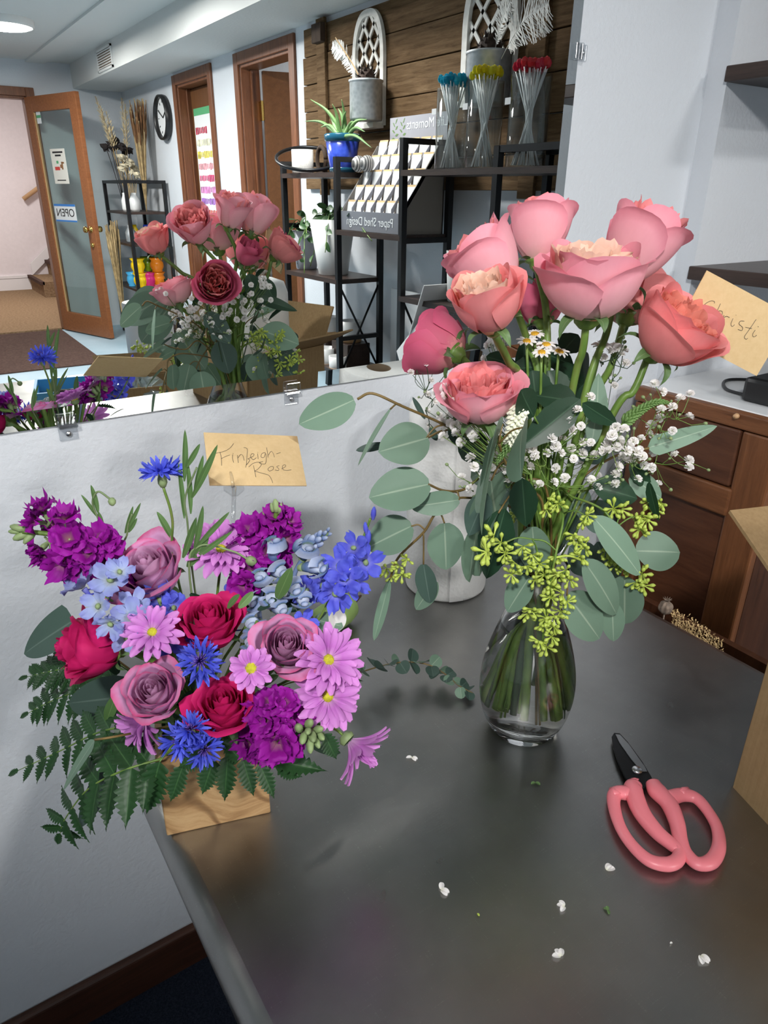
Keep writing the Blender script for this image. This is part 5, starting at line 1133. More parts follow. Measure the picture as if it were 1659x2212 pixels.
# eucalyptus sprig lying on the table
def eu_sprig():
    pts = bez([zt(770, 1455, .035), zt(830, 1437, .032), zt(880, 1430, .03), (zt(925, 1436, .028)), zt(960, 1455, .022), zt(990, 1480, .015), zt(1022, 1498, .008)], 6)
    t = T('eucalyptus_sprig', 'slim baby blue eucalyptus sprig stretching from the flower box towards the vase', 'eucalyptus', pts[0], 'loose eucalyptus')
    O('stem', MB().tube([FO, lerp(FO, pts[0], .5)+V((0, 0, .004))]+pts, .0009, 6), 'stem_brown', t); r = random.Random(3)
    for i in range(1, len(pts)-1, 3):
        d = (pts[i+1]-pts[i-1]).normalized(); L = .021*(1-.35*i/len(pts))
        for sg in (-1, 1):
            s_ = d.cross(V((0, 0, 1))).normalized()*sg; dd = (s_*r.uniform(.5, .9) + V((0, 0, r.uniform(-.45, .75)*1.0)) + d*r.uniform(-.3, .5)).normalized()
            O('leaf', leaf(pts[i], pts[i]+dd*L, L*1.05, V((0, 0, 1))*r.uniform(.3, 1)+d*r.uniform(-1, 1), 'round', .25, .15), 'leaf_dollar' if r.random() < .5 else 'leaf_dollar_dark', t)
eu_sprig()
# lime bottle with a brown nozzle, lying by the wall
plain('lime_plastic', (.42, .62, .20), .40, spec=.4); plain('brown_nozzle', (.10, .045, .018), .4)
a, b = P(690, 1352, z=TZ+.024), P(757, 1303, z=TZ+.026)
t = T('glue_bottle', 'lime green squeeze bottle with a brown nozzle lying by the wall', 'bottle', a); d = (b-a).normalized(); L = (b-a).length
O('body', MB().lathe([(0, 0), (.020, .001), (.0235, .008), (.0235, L-.022), (.020, L-.006), (.010, L), (0, L)], 28, a, frame(d)), 'lime_plastic', t)
O('nozzle', MB().lathe([(.0068, L-.002), (.0060, L+.004), (.0035, L+.018), (.0016, L+.026), (0, L+.026)], 14, a, frame(d)), 'brown_nozzle', t)
# cardboard carton at the right edge
n = NT('cardboard'); f = n.noise(n.coord((1, 1, 1)), 120, 4, .7); g = n.noise(n.coord((70, 70, 3)), 4, 3)
n.set(col=n.ramp(n.math('ADD', n.math('MULTIPLY', f, .5), n.math('MULTIPLY', g, .5)), [(.3, (.30, .195, .095)), (.7, (.40, .27, .14))]), rough=.85, spec=.2); n.bump(g, .15, .002)
n = NT('flute_edge'); w_ = n.new('ShaderNodeTexWave'); w_.inputs['Scale'].default_value = 160; n.l(n.coord(), w_.inputs['Vector']); n.set(col=n.ramp(w_.outputs['Fac'], [(.3, (.09, .055, .025)), (.7, (.38, .26, .13))]), rough=.9)
K0 = P(1590, 1699, z=TZ); K1 = P(1659, 1773, z=TZ); kd = (K1-K0); kd.z = 0; kd.normalize(); kn = V((-kd.y, kd.x, 0)); kn = kn if kn.x > 0 else -kn
BH = .235
crt = T('cardboard_box', 'open brown cardboard carton at the right edge of the table, flaps folded outward', 'box', K0)
def panel(a, b, c, d, th, name, mat='cardboard'):
    nn = (b-a).cross(d-a).normalized()*th; o = O(name, MB().slab([a, b, c, d], nn), mat, crt, False); return o
KU = V((0, 0, BH)); KL = .20; KW = .24
# near-left face runs along kd from K0 towards the camera side; the carton lies to the right of it
Az, Bz = K0, K0+kd*KL; Cz, Dz = Bz+kn*KW, Az+kn*KW
lean = V((0, 0, 0))
for nm, p, q in (('side', Az, Bz), ('side', Bz, Cz), ('side', Cz, Dz), ('side', Dz, Az)): panel(p, q, q+KU, p+KU, .004, nm)
panel(Az, Bz, Cz, Dz, .003, 'bottom')
fl = P(1578, 1096, y=K0.y+.05)
def flap(p, q, out, L, ang):
    v = out*math.sin(ang)*L + V((0, 0, math.cos(ang)*L)); s_ = (q-p)*.02
    panel(p+KU, q+KU, q+KU+v-s_, p+KU+v+s_, .004, 'flap')
flap(Az, Dz, -kd, .115, 1.15); flap(Bz, Cz, kd, .10, .35); flap(Az, Bz, kn, .07, 2.3); flap(Cz, Dz, kn, .10, .5)
O('seam', MB().box((-.0006, -.0003, .004), (.0006, .0003, BH-.004), None, Az+kd*.022-kn*.0006), 'flute_edge', crt, False)
# crumbs on the steel
def crumb(name, lab, cat, px, s, mat, sd):
    p = zt(*px); t = T(name, lab, cat, p, 'flower scraps on the steel table'); r = random.Random(sd)
    for k in range(1 if s < .004 else 3):
        a = r.uniform(0, 6.28); d = V((math.cos(a), math.sin(a), .25)); O('petal', leaf(p+V((0, 0, .0012)), p+V((0, 0, .0012))+d*s, s*.7, V((0, 0, 1)), 'round', .4, .25), mat, t)
for i, (nm, lab, px, s, mat) in enumerate([('fallen_petal', 'narrow white petal scrap on the steel below the drooping daisy', (890, 1638), .0065, 'petal_white'), ('fallen_petal', 'oval white petal lying flat in the middle of the steel', (953, 1924), .0075, 'petal_white'), ('fallen_blossom', 'white blossom scrap just below the scissors handles', (1310, 1882), .0085, 'petal_white'),
        ('fallen_petal', 'white blossom scrap left of the green speck below the scissors', (1219, 1960), .0065, 'petal_white'), ('fallen_petal', 'pinkish white petal scrap lowest on the steel, towards the camera', (1211, 2068), .0070, 'petal_white'), ('fallen_petal', 'pointed cream petal scrap at the lower right of the steel', (1513, 2066), .0075, 'petal_white'), ('leaf_scrap', 'bright green leaf snip on the steel in front of the vase', (1156, 1692), .0055, 'leaf_sepal'), ('leaf_scrap', 'green speck on the steel below the scissors', (1313, 1968), .0040, 'leaf_sepal'), ('leaf_scrap', 'pale green crumb at the lower middle of the steel', (1035, 1981), .0030, 'seed_green'), ('fallen_petal', 'tiny white speck near the right edge of the steel', (1452, 2038), .0025, 'petal_white')]):
    crumb(nm, lab, 'flower scrap', px, s, mat, i)
# oak cabinet with a white top, and the floating shelves above it
woodmat('oak_dark', (.035, .012, .006), (.10, .038, .018), 'Z', 4, 10, .4); woodmat('oak_frame', (.10, .036, .014), (.24, .095, .038), 'Z', 5, 16, .38); woodmat('oak_rail', (.10, .036, .014), (.24, .095, .038), 'Y', 5, 16, .38); woodmat('oak_panel', (.055, .019, .010), (.135, .052, .025), 'Y', 4, 9, .4)
plain('white_laminate', (.78, .80, .82), .3)
CX = 1.16; CH = .955
cb = T('oak_cabinet', 'dark oak cabinet with panelled front in the corner right of the table', 'cabinet', (CX, -.3, 0))
CY0, CY1 = -.335, -.045
O('carcass', MB().box((CX+.02, CY0, .02), (1.655, CY1, CH-.03)), 'oak_dark', cb, False)
def cbx(nm, y0, y1, z0, z1, mat, d=0): bevel(O(nm, MB().box((CX+d, y0, z0), (CX+.022, y1, z1)), mat, cb, False), .004)
cbx('stile', CY1-.062, CY1, .02, CH-.03, 'oak_frame'); cbx('stile', CY0, -.270, .02, CH-.03, 'oak_frame')
cbx('drawer_front', -.268, CY1-.064, CH-.135, CH-.03, 'oak_panel', -.002)
cbx('rail', CY0+.06, CY1-.062, CH-.19, CH-.137, 'oak_rail', -.004); cbx('rail', CY0+.06, CY1-.062, .02, .08, 'oak_rail')
cbx('panel', -.270, CY1-.062, .08, CH-.19, 'oak_panel', .012)
pn = P(1594, 898, x=CX-.004); O('screw_hook', MB().lathe([(0, .010), (.004, .009), (.005, .003), (.003, 0)], 12, pn, frame(V((-1, 0, 0)))), 'pale_wood', cb)
bevel(O('top_edge', MB().box((CX-.004, CY0, CH-.028), (CX+.016, CY1, CH)), 'oak_rail', cb, False), .003)
bevel(O('countertop', MB().box((CX+.016, CY0, CH-.028), (1.658, CY1+.003, CH+.001)), 'white_laminate', cb, False), .002)
for nm, z, lab in (('wall_shelf', 1.158, 'lower dark brown wall shelf behind the tilted envelope'), ('wall_shelf', 1.482, 'upper dark brown wall shelf at the top right corner')):
    t = T(nm, lab, 'shelf', (1.4, -.2, z), 'dark wall shelves above the cabinet'); x0 = 1.262 if z < 1.3 else 1.268
    bevel(O('board', MB().box((x0, -.325, z-.012), (1.655, -.041, z+.012)), 'dark_shelf', t, False), .002)
    O('bracket', MB().box((1.60, -.30, z-.06), (1.658, -.27, z-.011)), 'black_blade', t, False)
plain('black_plastic', (.012, .012, .013), .35)
p = P(1648, 850, x=1.24)
t = T('black_gadget', 'black plastic gadget on the white cabinet top, cut by the right edge', 'gadget', (1.27, -.235, CH+.001))
bevel(O('body', MB().box((1.225, -.30, CH+.001), (1.36, -.215, CH+.045)), 'black_plastic', t, False), .008)
pts = bez([V((1.25, -.215, CH+.006)), V((1.27, -.16, CH+.004)), V((1.34, -.12, CH+.004)), V((1.40, -.17, CH+.004)), V((1.42, -.24, CH+.004))], 8)
O('cord', MB().tube(pts, .003, 8), 'black_plastic', t)
bevel(O('plug_block', MB().box((1.30, -.30, CH+.045), (1.42, -.215, CH+.14)), 'black_plastic', t, False), .006)
# dried flowers below the table edge, between table and cabinet
plain('dried_tan', (.52, .36, .17), .85, var=.35, sc=90); plain('dried_pod', (.20, .15, .115), .8, var=.4, sc=120)
st_ = T('storage_crate', 'brown crate between table and cabinet holding the dried flowers', 'crate', (1.02, -.3, 0))
for lo, hi in (((.91, -.50, .0), (1.12, -.03, .02)), ((.91, -.50, .02), (.925, -.03, .56)), ((1.105, -.50, .02), (1.12, -.03, .56)), ((.925, -.50, .02), (1.105, -.485, .56)), ((.925, -.045, .02), (1.105, -.03, .56))):
    O('board', MB().box(lo, hi), 'oak_dark', st_, False)
c = P(1438, 1312, x=.99)
t = T('seed_pod', 'ribbed dried seed pod with a spiky crown beside the table edge', 'dried flower', c); m = MB()
def pod(u, v):
    a = 2*PI*u; b = PI*(v-.5); rr = .0115*(1+.10*math.cos(a*8)); return c+V((rr*math.cos(b)*math.cos(a), rr*math.cos(b)*math.sin(a), .0125*math.sin(b)))
m.grid(pod, 48, 12, True); O('pod', m, 'dried_pod', t); m = MB()
for k in range(10):
    a = k*.628; m.tube([c+V((0, 0, .011)), c+V((.004*math.cos(a), .004*math.sin(a), .016)), c+V((.008*math.cos(a), .008*math.sin(a), .018))], [.0008, .0007, .0002], 4)
O('crown', m, 'dried_pod', t); O('stem', MB().tube([c-V((0, 0, .012)), c-V((-.01, 0, .3)), c-V((-.01, 0, .6))], .0012, 6), 'dried_pod', t)
t = T('dried_flower_bunch', 'bunch of tan dried flowers showing past the table edge by the cabinet', 'dried flower', P(1500, 1350, x=1.0)); r = random.Random(4); m = MB(); m2 = MB()
for i in range(420):
    k = r.random(); x = 1452+108*k; y = 1318+70*k+r.uniform(-4, 34)-10*math.sin(PI*k)*r.random(); c = P(x, y, x=r.uniform(.96, 1.05)); a = r.uniform(0, 6); d = V((math.cos(a), math.sin(a), r.uniform(.2, 1))).normalized()
    m.add([c, c+d*.003+V((.0015, 0, 0)), c+d*.0052, c+d*.003+V((-.0013, .001, .0004))], [(0, 1, 2, 3)])
    if i % 5 == 0: m2.tube([c, V((1.0, c.y, .45))], .0004, 4, False)
O('florets', m, 'dried_tan', t, False)['kind'] = 'stuff'; O('stems', m2, 'dried_tan', t)
# ============================================================ the shop that the mirror shows
def QP(px, py, a, nrm):
    """what the mirror shows at a pixel, on the upright plane through a with normal nrm (room coordinates)"""
    d = ray(px, py); d = V((d.x, -d.y, d.z)); c = V((CAMP.x, -CAMP.y, CAMP.z)); nrm = V(nrm)
    return c + d*((V(a)-c).dot(nrm)/d.dot(nrm))
def text(name, body, size, M, mat, parent, ext=.0006):
    cu = bpy.data.curves.new(name, 'FONT'); cu.body = body; cu.size = size; cu.extrude = ext; cu.align_x = 'CENTER'; cu.align_y = 'CENTER'
    tmp = bpy.data.objects.new('tmp', cu); COL.objects.link(tmp); bpy.context.view_layer.update()
    me = bpy.data.meshes.new_from_object(tmp.evaluated_get(bpy.context.evaluated_depsgraph_get())); bpy.data.objects.remove(tmp); me.name = name; me.materials.clear(); me.materials.append(MATS[mat])
    o = bpy.data.objects.new(name, me); COL.objects.link(o); o.parent = parent
    o.matrix_basis = RM[parent.name].inverted() @ M; return o
def face(c, xdir, up=(0, 0, 1)):
    x = V(xdir).normalized(); y = V(up); y = (y-x*y.dot(x)).normalized(); z = x.cross(y)
    return Matrix.Translation(V(c)) @ Matrix((x, y, z)).transposed().to_4x4()
plain('lamp_glow', (1, 1, 1), .5, emit=(1, .98, .95), es=9)
plain('white_metal', (.75, .75, .74), .45)
for i, (x, y, lab) in enumerate([(1.0, -5.2, 'round white ceiling light near the entrance'), (1.0, -3.6, 'added round white ceiling light, unseen, in the middle of the shop'), (-.63, -1.5, 'unseen white ceiling light nearest the table, fixture added'), (1.62, -2.3, 'round white ceiling light close to the side wall')]):  # only the entrance light is in view; other fixtures added for the lamps
    t = T('ceiling_light', lab, 'ceiling light', (x, y, CEIL), 'round ceiling lights')
    O('housing', MB().lathe([(.188, 0), (.188, -.040), (.176, -.045), (.172, -.040), (.172, 0)], 40, (x, y, CEIL-.0005)), 'white_metal', t)
    O('diffuser', MB().lathe([(.178, -.016), (.16, -.030), (.08, -.038), (0, -.040)], 40, (x, y, CEIL)) if i == 9 else MB().lathe([(.173, -.040), (.1, -.044), (0, -.046)], 40, (x, y, CEIL)), 'lamp_glow', t)
# soffit vent
t = T('air_vent', 'white air vent in the soffit face near the entrance', 'vent', (1.77, -5.7, 2.21))
O('frame', MB().box((1.758, -5.93, 2.135), (1.769, -5.915, 2.285)).box((1.758, -5.515, 2.135), (1.769, -5.50, 2.285)).box((1.758, -5.93, 2.27), (1.769, -5.50, 2.285)).box((1.758, -5.93, 2.135), (1.769, -5.50, 2.15)), 'white_metal', t, False)
O('backing', MB().box((1.766, -5.92, 2.14), (1.7695, -5.51, 2.28)), 'cardboard_core', t, False)
for i in range(7): O('slat', MB().box((1.759, -5.915, 2.155+.017*i), (1.7655, -5.515, 2.163+.017*i)), 'white_metal', t, False)
# door mat
boxes_m = MB().box((.25, -6.88, .001), (1.31, -5.15, .010)); t = O('door_mat', boxes_m, 'brown_mat', None, False); tag(t, 'dark brown entrance mat in front of the open glass door', 'mat')
# glass door
HG = V((1.352, -6.885, 0)); LT = V((1.616, -6.136, 0)); dd = (LT-HG); DWD = dd.length; dd.normalize(); dn = V((-dd.y, dd.x, 0)); dn = dn if dn.x < 0 else -dn
door = T('glass_door', 'oak entrance door with one tall glass pane, standing open', 'door', HG)
DM = face(HG, dd)                                              # local: x along the door, y up
def dbox(nm, x0, x1, z0, z1, mat='door_oak', th=.02): bevel(O(nm, MB().box((x0, z0, -th), (x1, z1, th), None), mat, door, False, True), .003).matrix_basis = RM[door.name].inverted() @ DM
dbox('stile', 0, .10, .01, 2.02); dbox('stile', DWD-.11, DWD, .01, 2.02); dbox('rail', .10, DWD-.11, 1.90, 2.02); dbox('rail', .10, DWD-.11, .01, .19)
glassy('door_glass', (.80, .86, .85), .02, .04, .6, 4); dbox('glass_pane', .10, DWD-.11, .19, 1.90, 'door_glass', .003)
plain('pale_bead', (.50, .30, .14), .4)
for a in (.100, DWD-.118): dbox('glazing_bead', a, a+.008, .19, 1.90, 'pale_bead', .012)
plain('brass', (.62, .43, .13), .22, 1)
zk = .96
for sg in (-1, 1):
    for nm, z, R in (('knob', zk, .027), ('deadbolt', zk-.13, .02)):
        c = HG+dd*(DWD-.06)+V((0, 0, z))+dn*sg*.02
        O(nm, MB().lathe([(R*1.05, 0), (R*1.0, .006), (R*.45, .01), (R*.45, .03), (R, .045), (R*.9, .062), (0, .068)] if nm == 'knob' else [(R, 0), (R, .012), (R*.7, .018), (0, .018)], 20, c, frame(dn*sg)), 'brass', door)
def onglass(name, lab, px0, px1, build, cat='sign'):
    a = QP(*px0, HG+dn*.006, dn); b = QP(*px1, HG+dn*.006, dn); a = a+dn*.0; t = T(name, lab, cat, lerp(a, b, .5)); w = abs((b-a).dot(dd)); h = abs(b.z-a.z); c = lerp(a, b, .5)+dn*.001; build(t, c, w, h); return t
plain('paper_white', (.80, .81, .82), .7); plain('paper_cream', (.80, .77, .70), .7); plain('tape_blue', (.04, .22, .62), .5); plain('print_black', (.02, .02, .022), .6); plain('print_red', (.62, .06, .05), .6); plain('print_brown', (.30, .14, .06), .6); plain('print_green', (.10, .40, .18), .6)
def sheet(t, c, w, h, mat, nm='sheet', d=0, dx=0, dz=0):
    M_ = face(c+dn*d+dd*dx+V((0, 0, dz)), -dd); o = O(nm, MB().box((-w/2, -h/2, -.0006), (w/2, h/2, .0006)), mat, t, False, True); o.matrix_basis = RM[t.name].inverted() @ M_; return M_
def bld(t, c, w, h):
    M_ = sheet(t, c, w, h, 'paper_white'); sheet(t, c, w, .018, 'tape_blue', 'tape', .001, 0, h/2-.006); sheet(t, c, w, .014, 'tape_blue', 'tape', .001, 0, -h/2+.006)
    text('lettering', 'OPEN', h*.66, M_ @ Matrix.Translation((0, 0, .0012)) @ Matrix.Diagonal((w/(h*2.0), 1, 1, 1)), 'print_black', t)
onglass('open_sign', 'white sign reading OPEN taped to the glass door', (116, 441), (167, 480), bld)
def bld(t, c, w, h):
    M_ = sheet(t, c, w, h, 'paper_cream')
    for k, (dx, dz, ww, hh, mt) in enumerate([(0, .40, .7, .05, 'print_black'), (0, .31, .4, .05, 'print_black'), (.20, .02, .10, .22, 'print_brown'), (.26, .10, .16, .05, 'print_brown'), (.10, .0, .10, .10, 'print_brown'), (-.16, -.06, .34, .10, 'print_red'), (-.10, .12, .14, .08, 'print_green'), (0, -.40, .6, .03, 'print_black')]):
        sheet(t, c, w*ww, h*hh, mt, 'printed_mark', .0008, dx*w, dz*h)
onglass('paper_notice', 'cream paper notice with a red and brown picture on the glass door', (107, 322), (150, 397), bld, 'notice')
def bld(t, c, w, h): sheet(t, c, w, h, 'paper_white'); sheet(t, c, w, h*.2, 'print_green', 'green_band', .0008)
onglass('small_sticker', 'small white sticker with a green band at the top of the glass door', (76, 237), (90, 267), bld, 'sticker')
# clock
cc = Q(357, 255, x=XR-.002); R = pxm(V((cc.x, -cc.y, cc.z)), 43)
t = T('wall_clock', 'round wall clock with a black rim beside the first doorway', 'clock', cc); F = frame(V((-1, 0, 0)), V((0, -1, 0)))
O('rim', MB().lathe([(R, 0), (R*1.02, .02), (R*1.0, .05), (R*.93, .055), (R*.90, .035), (R*.90, .0)], 40, cc, F), 'black_plastic', t)
O('dial', MB().lathe([(R*.92, .018), (0, .018)], 40, cc, F), 'paper_white', t)
m = MB()
for k in range(12):
    a = k*PI/6; p = F @ V((math.cos(a)*R*.78, math.sin(a)*R*.78, .020)); q = F @ V((math.cos(a)*R*.66, math.sin(a)*R*.66, .020)); m.tube([cc+p, cc+q], .003, 4)
O('hour_marks', m, 'print_black', t)
for nm, a, l in (('hand', 2.6, .55), ('hand', .5, .72)): O(nm, MB().tube([cc+F @ V((0, 0, .024)), cc+F @ V((math.cos(a)*R*l, math.sin(a)*R*l, .024))], .004, 6), 'print_black', t)
# flower chart poster in the first doorway, on a closed inner door
dr = T('inner_door', 'brown flush door behind the first doorway, holding the flower chart', 'door', (2.30, -5.03, 0))
O('slab', MB().box((2.295, -5.348, .008), (2.33, -4.712, 2.006)), 'door_veneer', dr, False); O('knob', MB().ball((2.275, -4.78, .97), .026, 12, 8), 'brass', dr)
pa, pb_ = Q(411, 200, x=2.29), Q(470, 430, x=2.29); y0, y1 = -5.30, -4.745; z1, z0 = 1.82, .70
t = T('flower_chart', 'white poster with rows of small coloured flowers in the first doorway', 'poster', (2.291, -5.03, 1.25))
O('sheet', MB().box((2.2905, y0, z0), (2.2935, y1, z1)), 'paper_white', t, False); O('top_strip', MB().box((2.2895, y0, z1), (2.294, y1, z1+.05)), 'print_green', t, False)
rows = [((.45, .02, .06), .5), ((.75, .66, .45), 1), ((.75, .55, .05), 1), ((.80, .25, .30), 1), ((.60, .03, .15), 1), ((.65, .20, .50), 1), ((.28, .08, .45), 1), ((.72, .08, .06), 1), ((.65, .30, .20), 1), ((.20, .16, .55), 1), ((.8, .3, .5), 1)]
for i, (c_, fl_) in enumerate(rows):
    plain('print_row_%d' % i, c_, .7, var=.6, sc=22); m = MB(); z = z1-.10-.085*i; r = random.Random(i)
    for k in range(15):
        if fl_ < 1 and 6 < k < 12: continue
        y = lerp(y0+.03, y1-.03, k/14); s = r.uniform(.010, .015); m.box((2.2893, y-s, z-s*2.2), (2.2904, y+s, z+s*1.3))
    O('printed_row', m, 'print_row_%d' % i, t, False)
# half-open plain door in the second doorway
a = V((2.335, -4.095, 0)); b = V((3.05, -3.93, 0)); d_ = (b-a).normalized()
t = T('flush_door', 'plain brown flush door half open in the second doorway', 'door', a); M_ = RM[t.name].inverted() @ face(a, d_)
bevel(O('slab', MB().box((0, .008, -.018), (.73, 2.005, .018)), 'door_veneer', t, False, True), .002).matrix_basis = M_
for z in (1.72, .25): O('hinge', MB().box((2.312, -4.121, z), (2.346, -4.085, z+.11)).tube([(2.318, -4.084, z-.004), (2.318, -4.084, z+.114)], .007, 10), 'brass', t, False)
O('knob', MB().ball((2.97, -3.89, .95), .027, 12, 8), 'brass', t)
t = T('sample_rack', 'white rack with green edged trays standing inside the second doorway', 'rack', (2.55, -3.60, 0))
plain('lime_trim', (.36, .40, .06), .5); plain('pale_grey', (.62, .60, .64), .6)
O('frame', MB().box((2.50, -3.86, .008), (2.52, -3.40, 1.22)), 'paper_cream', t, False)
for k in range(5):
    z = 1.19-.27*k; O('tray', MB().box((2.44, -3.84, z-.22), (2.499, -3.42, z-.02)), 'pale_grey', t, False); O('tray_edge', MB().box((2.432, -3.845, z-.02), (2.499, -3.415, z+.015)), 'lime_trim', t, False)
# barn wood panel
n = NT('barn_wood'); c = n.coord((14, 1, 14)); f = n.noise(c, 5, 6, .7, .5); g = n.noise(n.coord(), 3, 3)
n.set(col=n.mix(n.math('MULTIPLY', g, .55), n.ramp(f, [(.3, (.060, .034, .016)), (.55, (.165, .105, .056)), (.75, (.25, .17, .098))]), (.12, .066, .028)), rough=.85, spec=.15); n.bump(f, .6, .004)
woodmat('barn_dark', (.018, .011, .008), (.075, .045, .028), 'Z', 4, 10, .8)
PY0, PY1, PZ0 = -3.22, -1.16, 1.30
pan = T('barn_wood_panel', 'weathered barn wood plank panel on the side wall behind the shelf rack', 'wall panel', (2.19, -2.2, 1.3))
for k in range(6): bevel(O('plank', MB().box((2.172+.004*(k % 2), PY0+.01*(k % 3), PZ0+.132*k), (2.199, PY1, PZ0+.132*k+.128)), 'barn_wood', pan, False), .003)
for y, mt in ((-2.98, 'barn_wood'), (-1.36, 'barn_wood')): bevel(O('batten', MB().box((2.155, y-.045, PZ0-.03), (2.172, y+.045, PZ0+.81)), mt, pan, False), .003)
bevel(O('end_post', MB().box((2.135, PY1, PZ0-.05), (2.199, PY1+.13, 2.11)), 'barn_dark', pan, False), .004); bevel(O('post_cap', MB().box((2.13, -3.03, 2.0), (2.16, -2.93, 2.085)), 'barn_dark', pan, False), .004)
# arched lattice windows
plain('chippy_white', (.78, .76, .72), .6, var=.12)
def arch(y0, y1, z0, z1, lab):
    x = 2.15; cy = (y0+y1)/2; w = (y1-y0)/2; t = T('arched_lattice', lab, 'wall decor', (x, cy, z0), 'arched lattice frames on the barn wood')
    zs = z1-w*1.45
    def out(s, k):                                             # outline, scaled by s
        pts = [V((x, cy-w*s, z0+(1-s)*w)), V((x, cy+w*s, z0+(1-s)*w))]
        for j in range(13):
            q = j/12; pts.append(V((x, cy+w*s*math.cos(q*PI/2)**.75, zs+(z1-zs-(1-s)*w)*math.sin(q*PI/2))))
        for j in range(12, -1, -1):
            q = j/12; pts.append(V((x, cy-w*s*math.cos(q*PI/2)**.75, zs+(z1-zs-(1-s)*w)*math.sin(q*PI/2))))
        return pts
    m = MB(); A, B_ = out(1, 0), out(.80, 0); n_ = len(A); vs = A+B_+[p+V((.018, 0, 0)) for p in A]+[p+V((.018, 0, 0)) for p in B_]; fs = []
    for i in range(n_):
        j = (i+1) % n_; fs += [(i, j, n_+j, n_+i), (2*n_+i, 3*n_+i, 3*n_+j, 2*n_+j), (i, 2*n_+i, 2*n_+j, j), (n_+i, n_+j, 3*n_+j, 3*n_+i)]
    m.add(vs, fs); O('frame', m, 'chippy_white', t, False)
    m = MB(); H_ = z1-z0
    def inside(p): 
        if p.z < z0+w*.2 or p.z > z1-.02: return False
        lim = w*.84 if p.z < zs else w*.84*max(0, math.cos(math.asin(min(1, (p.z-zs)/(z1-zs-.0))))**.75)
        return abs(p.y-cy) < lim
    for sg in (-1, 1):
        for k in range(-4, 12):
            seg = []
            for j in range(61):
                q = j/60; p = V((x+.009, cy-w+2*w*q, z0+(k*.25+sg*(q-.5)*.80)*H_*.9+.04))
                if inside(p): seg.append(p)
            if len(seg) > 2: d = (seg[-1]-seg[0]).normalized(); nn = V((1, 0, 0)).cross(d)*.008; m.slab([seg[0]-nn, seg[-1]-nn, seg[-1]+nn, seg[0]+nn], (.008*sg*.0+.007, 0, 0))
    O('lattice', m, 'chippy_white', t, False)
    O('ledge', MB().box((x-.05, y0+.01, z0-.012), (x+.012, y1-.01, z0+.012)), 'chippy_white', t, False); return t
arch(-2.65, -2.37, 1.585, 2.075, 'arched white lattice frame on the left half of the barn wood'); arch(-1.79, -1.47, 1.62, 2.11, 'arched white lattice frame on the right half of the barn wood')
# galvanised buckets with feathers and cones
n = NT('galvanised'); v_ = n.new('ShaderNodeTexVoronoi'); v_.inputs['Scale'].default_value = 50; n.l(n.coord(), v_.inputs['Vector']); n.set(col=n.ramp(v_.outputs['Distance'], [(0, (.35, .38, .40)), (1, (.55, .58, .60))]), rough=.5, metal=.7)
plain('pine_cone', (.035, .02, .014), .8, var=.4); plain('plume_white', (.70, .70, .68), .9); plain('twig_tan', (.36, .24, .12), .8)
def bucket(c, R, H, lab, lab2, lab3, sd, plume):
    t = T('galvanised_bucket', lab, 'bucket', c, 'galvanised buckets on the barn wood')
    O('body', MB().lathe([(0, 0), (R*.97, 0), (R, .01), (R, H-.008), (R+.003, H-.004), (R+.002, H), (R-.004, H), (R-.004, .01), (0, .008)], 28, c), 'galvanised', t); O('rim', MB().lathe([(R+.003, H-.006), (R+.005, H-.001), (R+.003, H+.003), (R-.003, H+.001)], 28, c), 'galvanised', t)
    k = V(c)+V((0, 0, H+.012)); t = T('pine_cone', lab2, 'pine cone', k, 'dark cones in the buckets'); m = MB(); r = random.Random(sd)
    for i in range(60):
        z = 1-2*i/59; a = i*2.4; q = math.sqrt(1-z*z); d = V((q*math.cos(a), q*math.sin(a), z*1.1)); p = k+d*R*.55; m.add([p-d.cross(V((0, 0, 1)))*.010, p+d*.014+V((0, 0, .010)), p+d.cross(V((0, 0, 1)))*.010, p-d*.012-V((0, 0, .006))], [(0, 1, 2, 3)])
    m.ball(k, R*.55, 10, 8); O('scales', m, 'pine_cone', t, False)
    for (tip, wd, labp) in plume:
        b = V(c)+V((0, 0, H*.4)); t = T('feather_plume', labp, 'feather', b, 'white plumes in the buckets'); q = bez([b, lerp(b, V(tip), .55)+V((0, 0, .05)), V(tip)], 22)
        O('quill', MB().tube(q, lambda s_: .0018*(1-.7*s_), 5), 'plume_white', t); m = MB()
        for i in range(14, len(q)-1):
            d = (q[i+1]-q[i]).normalized(); s_ = d.cross(V((1, .2, 0))).normalized(); f = (i-14)/(len(q)-15); L = wd*math.sin(PI*min(1, .12+f*.85))**.7
            for sg in (-1, 1):
                for kk in range(2):
                    dv = (s_*sg+d*.55+V((r.uniform(-.25, .25),)*3)).normalized(); p = lerp(q[i], q[i+1], kk*.5); m.add([p-d*.0022, p+dv*L-d*.001+V((0, 0, -.02*L)), p+dv*L*1.02+d*.001, p+d*.0022], [(0, 1, 2, 3)])
        O('barbs', m, 'plume_white', t, False)
bk1 = Q(788, 268, x=2.06); bk2 = Q(1048, 205, x=2.06)
bucket(V((2.06, bk1.y, 1.598)), .078, .165, 'galvanised bucket on the left arched lattice', 'dark cone in the left galvanised bucket', '', 1, [(Q(715, 100, x=2.0), .05, 'short white plume leaning left from the left bucket')])
t = T('dry_twig', 'thin tan twig standing in the left galvanised bucket', 'twig', bk1); O('stem', MB().tube(bez([V((2.06, bk1.y, 1.66)), Q(770, 160, x=2.02), Q(722, 82, x=2.0)], 6), .003, 5), 'twig_tan', t)
bucket(V((2.06, bk2.y, 1.60)), .085, .17, 'galvanised bucket on the right arched lattice, above the coloured sticks', 'dark cone in the right galvanised bucket', '', 2, [(Q(1180, 8, x=2.0), .11, 'large white plume leaning right from the right bucket'), (Q(1098, 5, x=2.02), .05, 'narrow white plume standing up in the right bucket')])
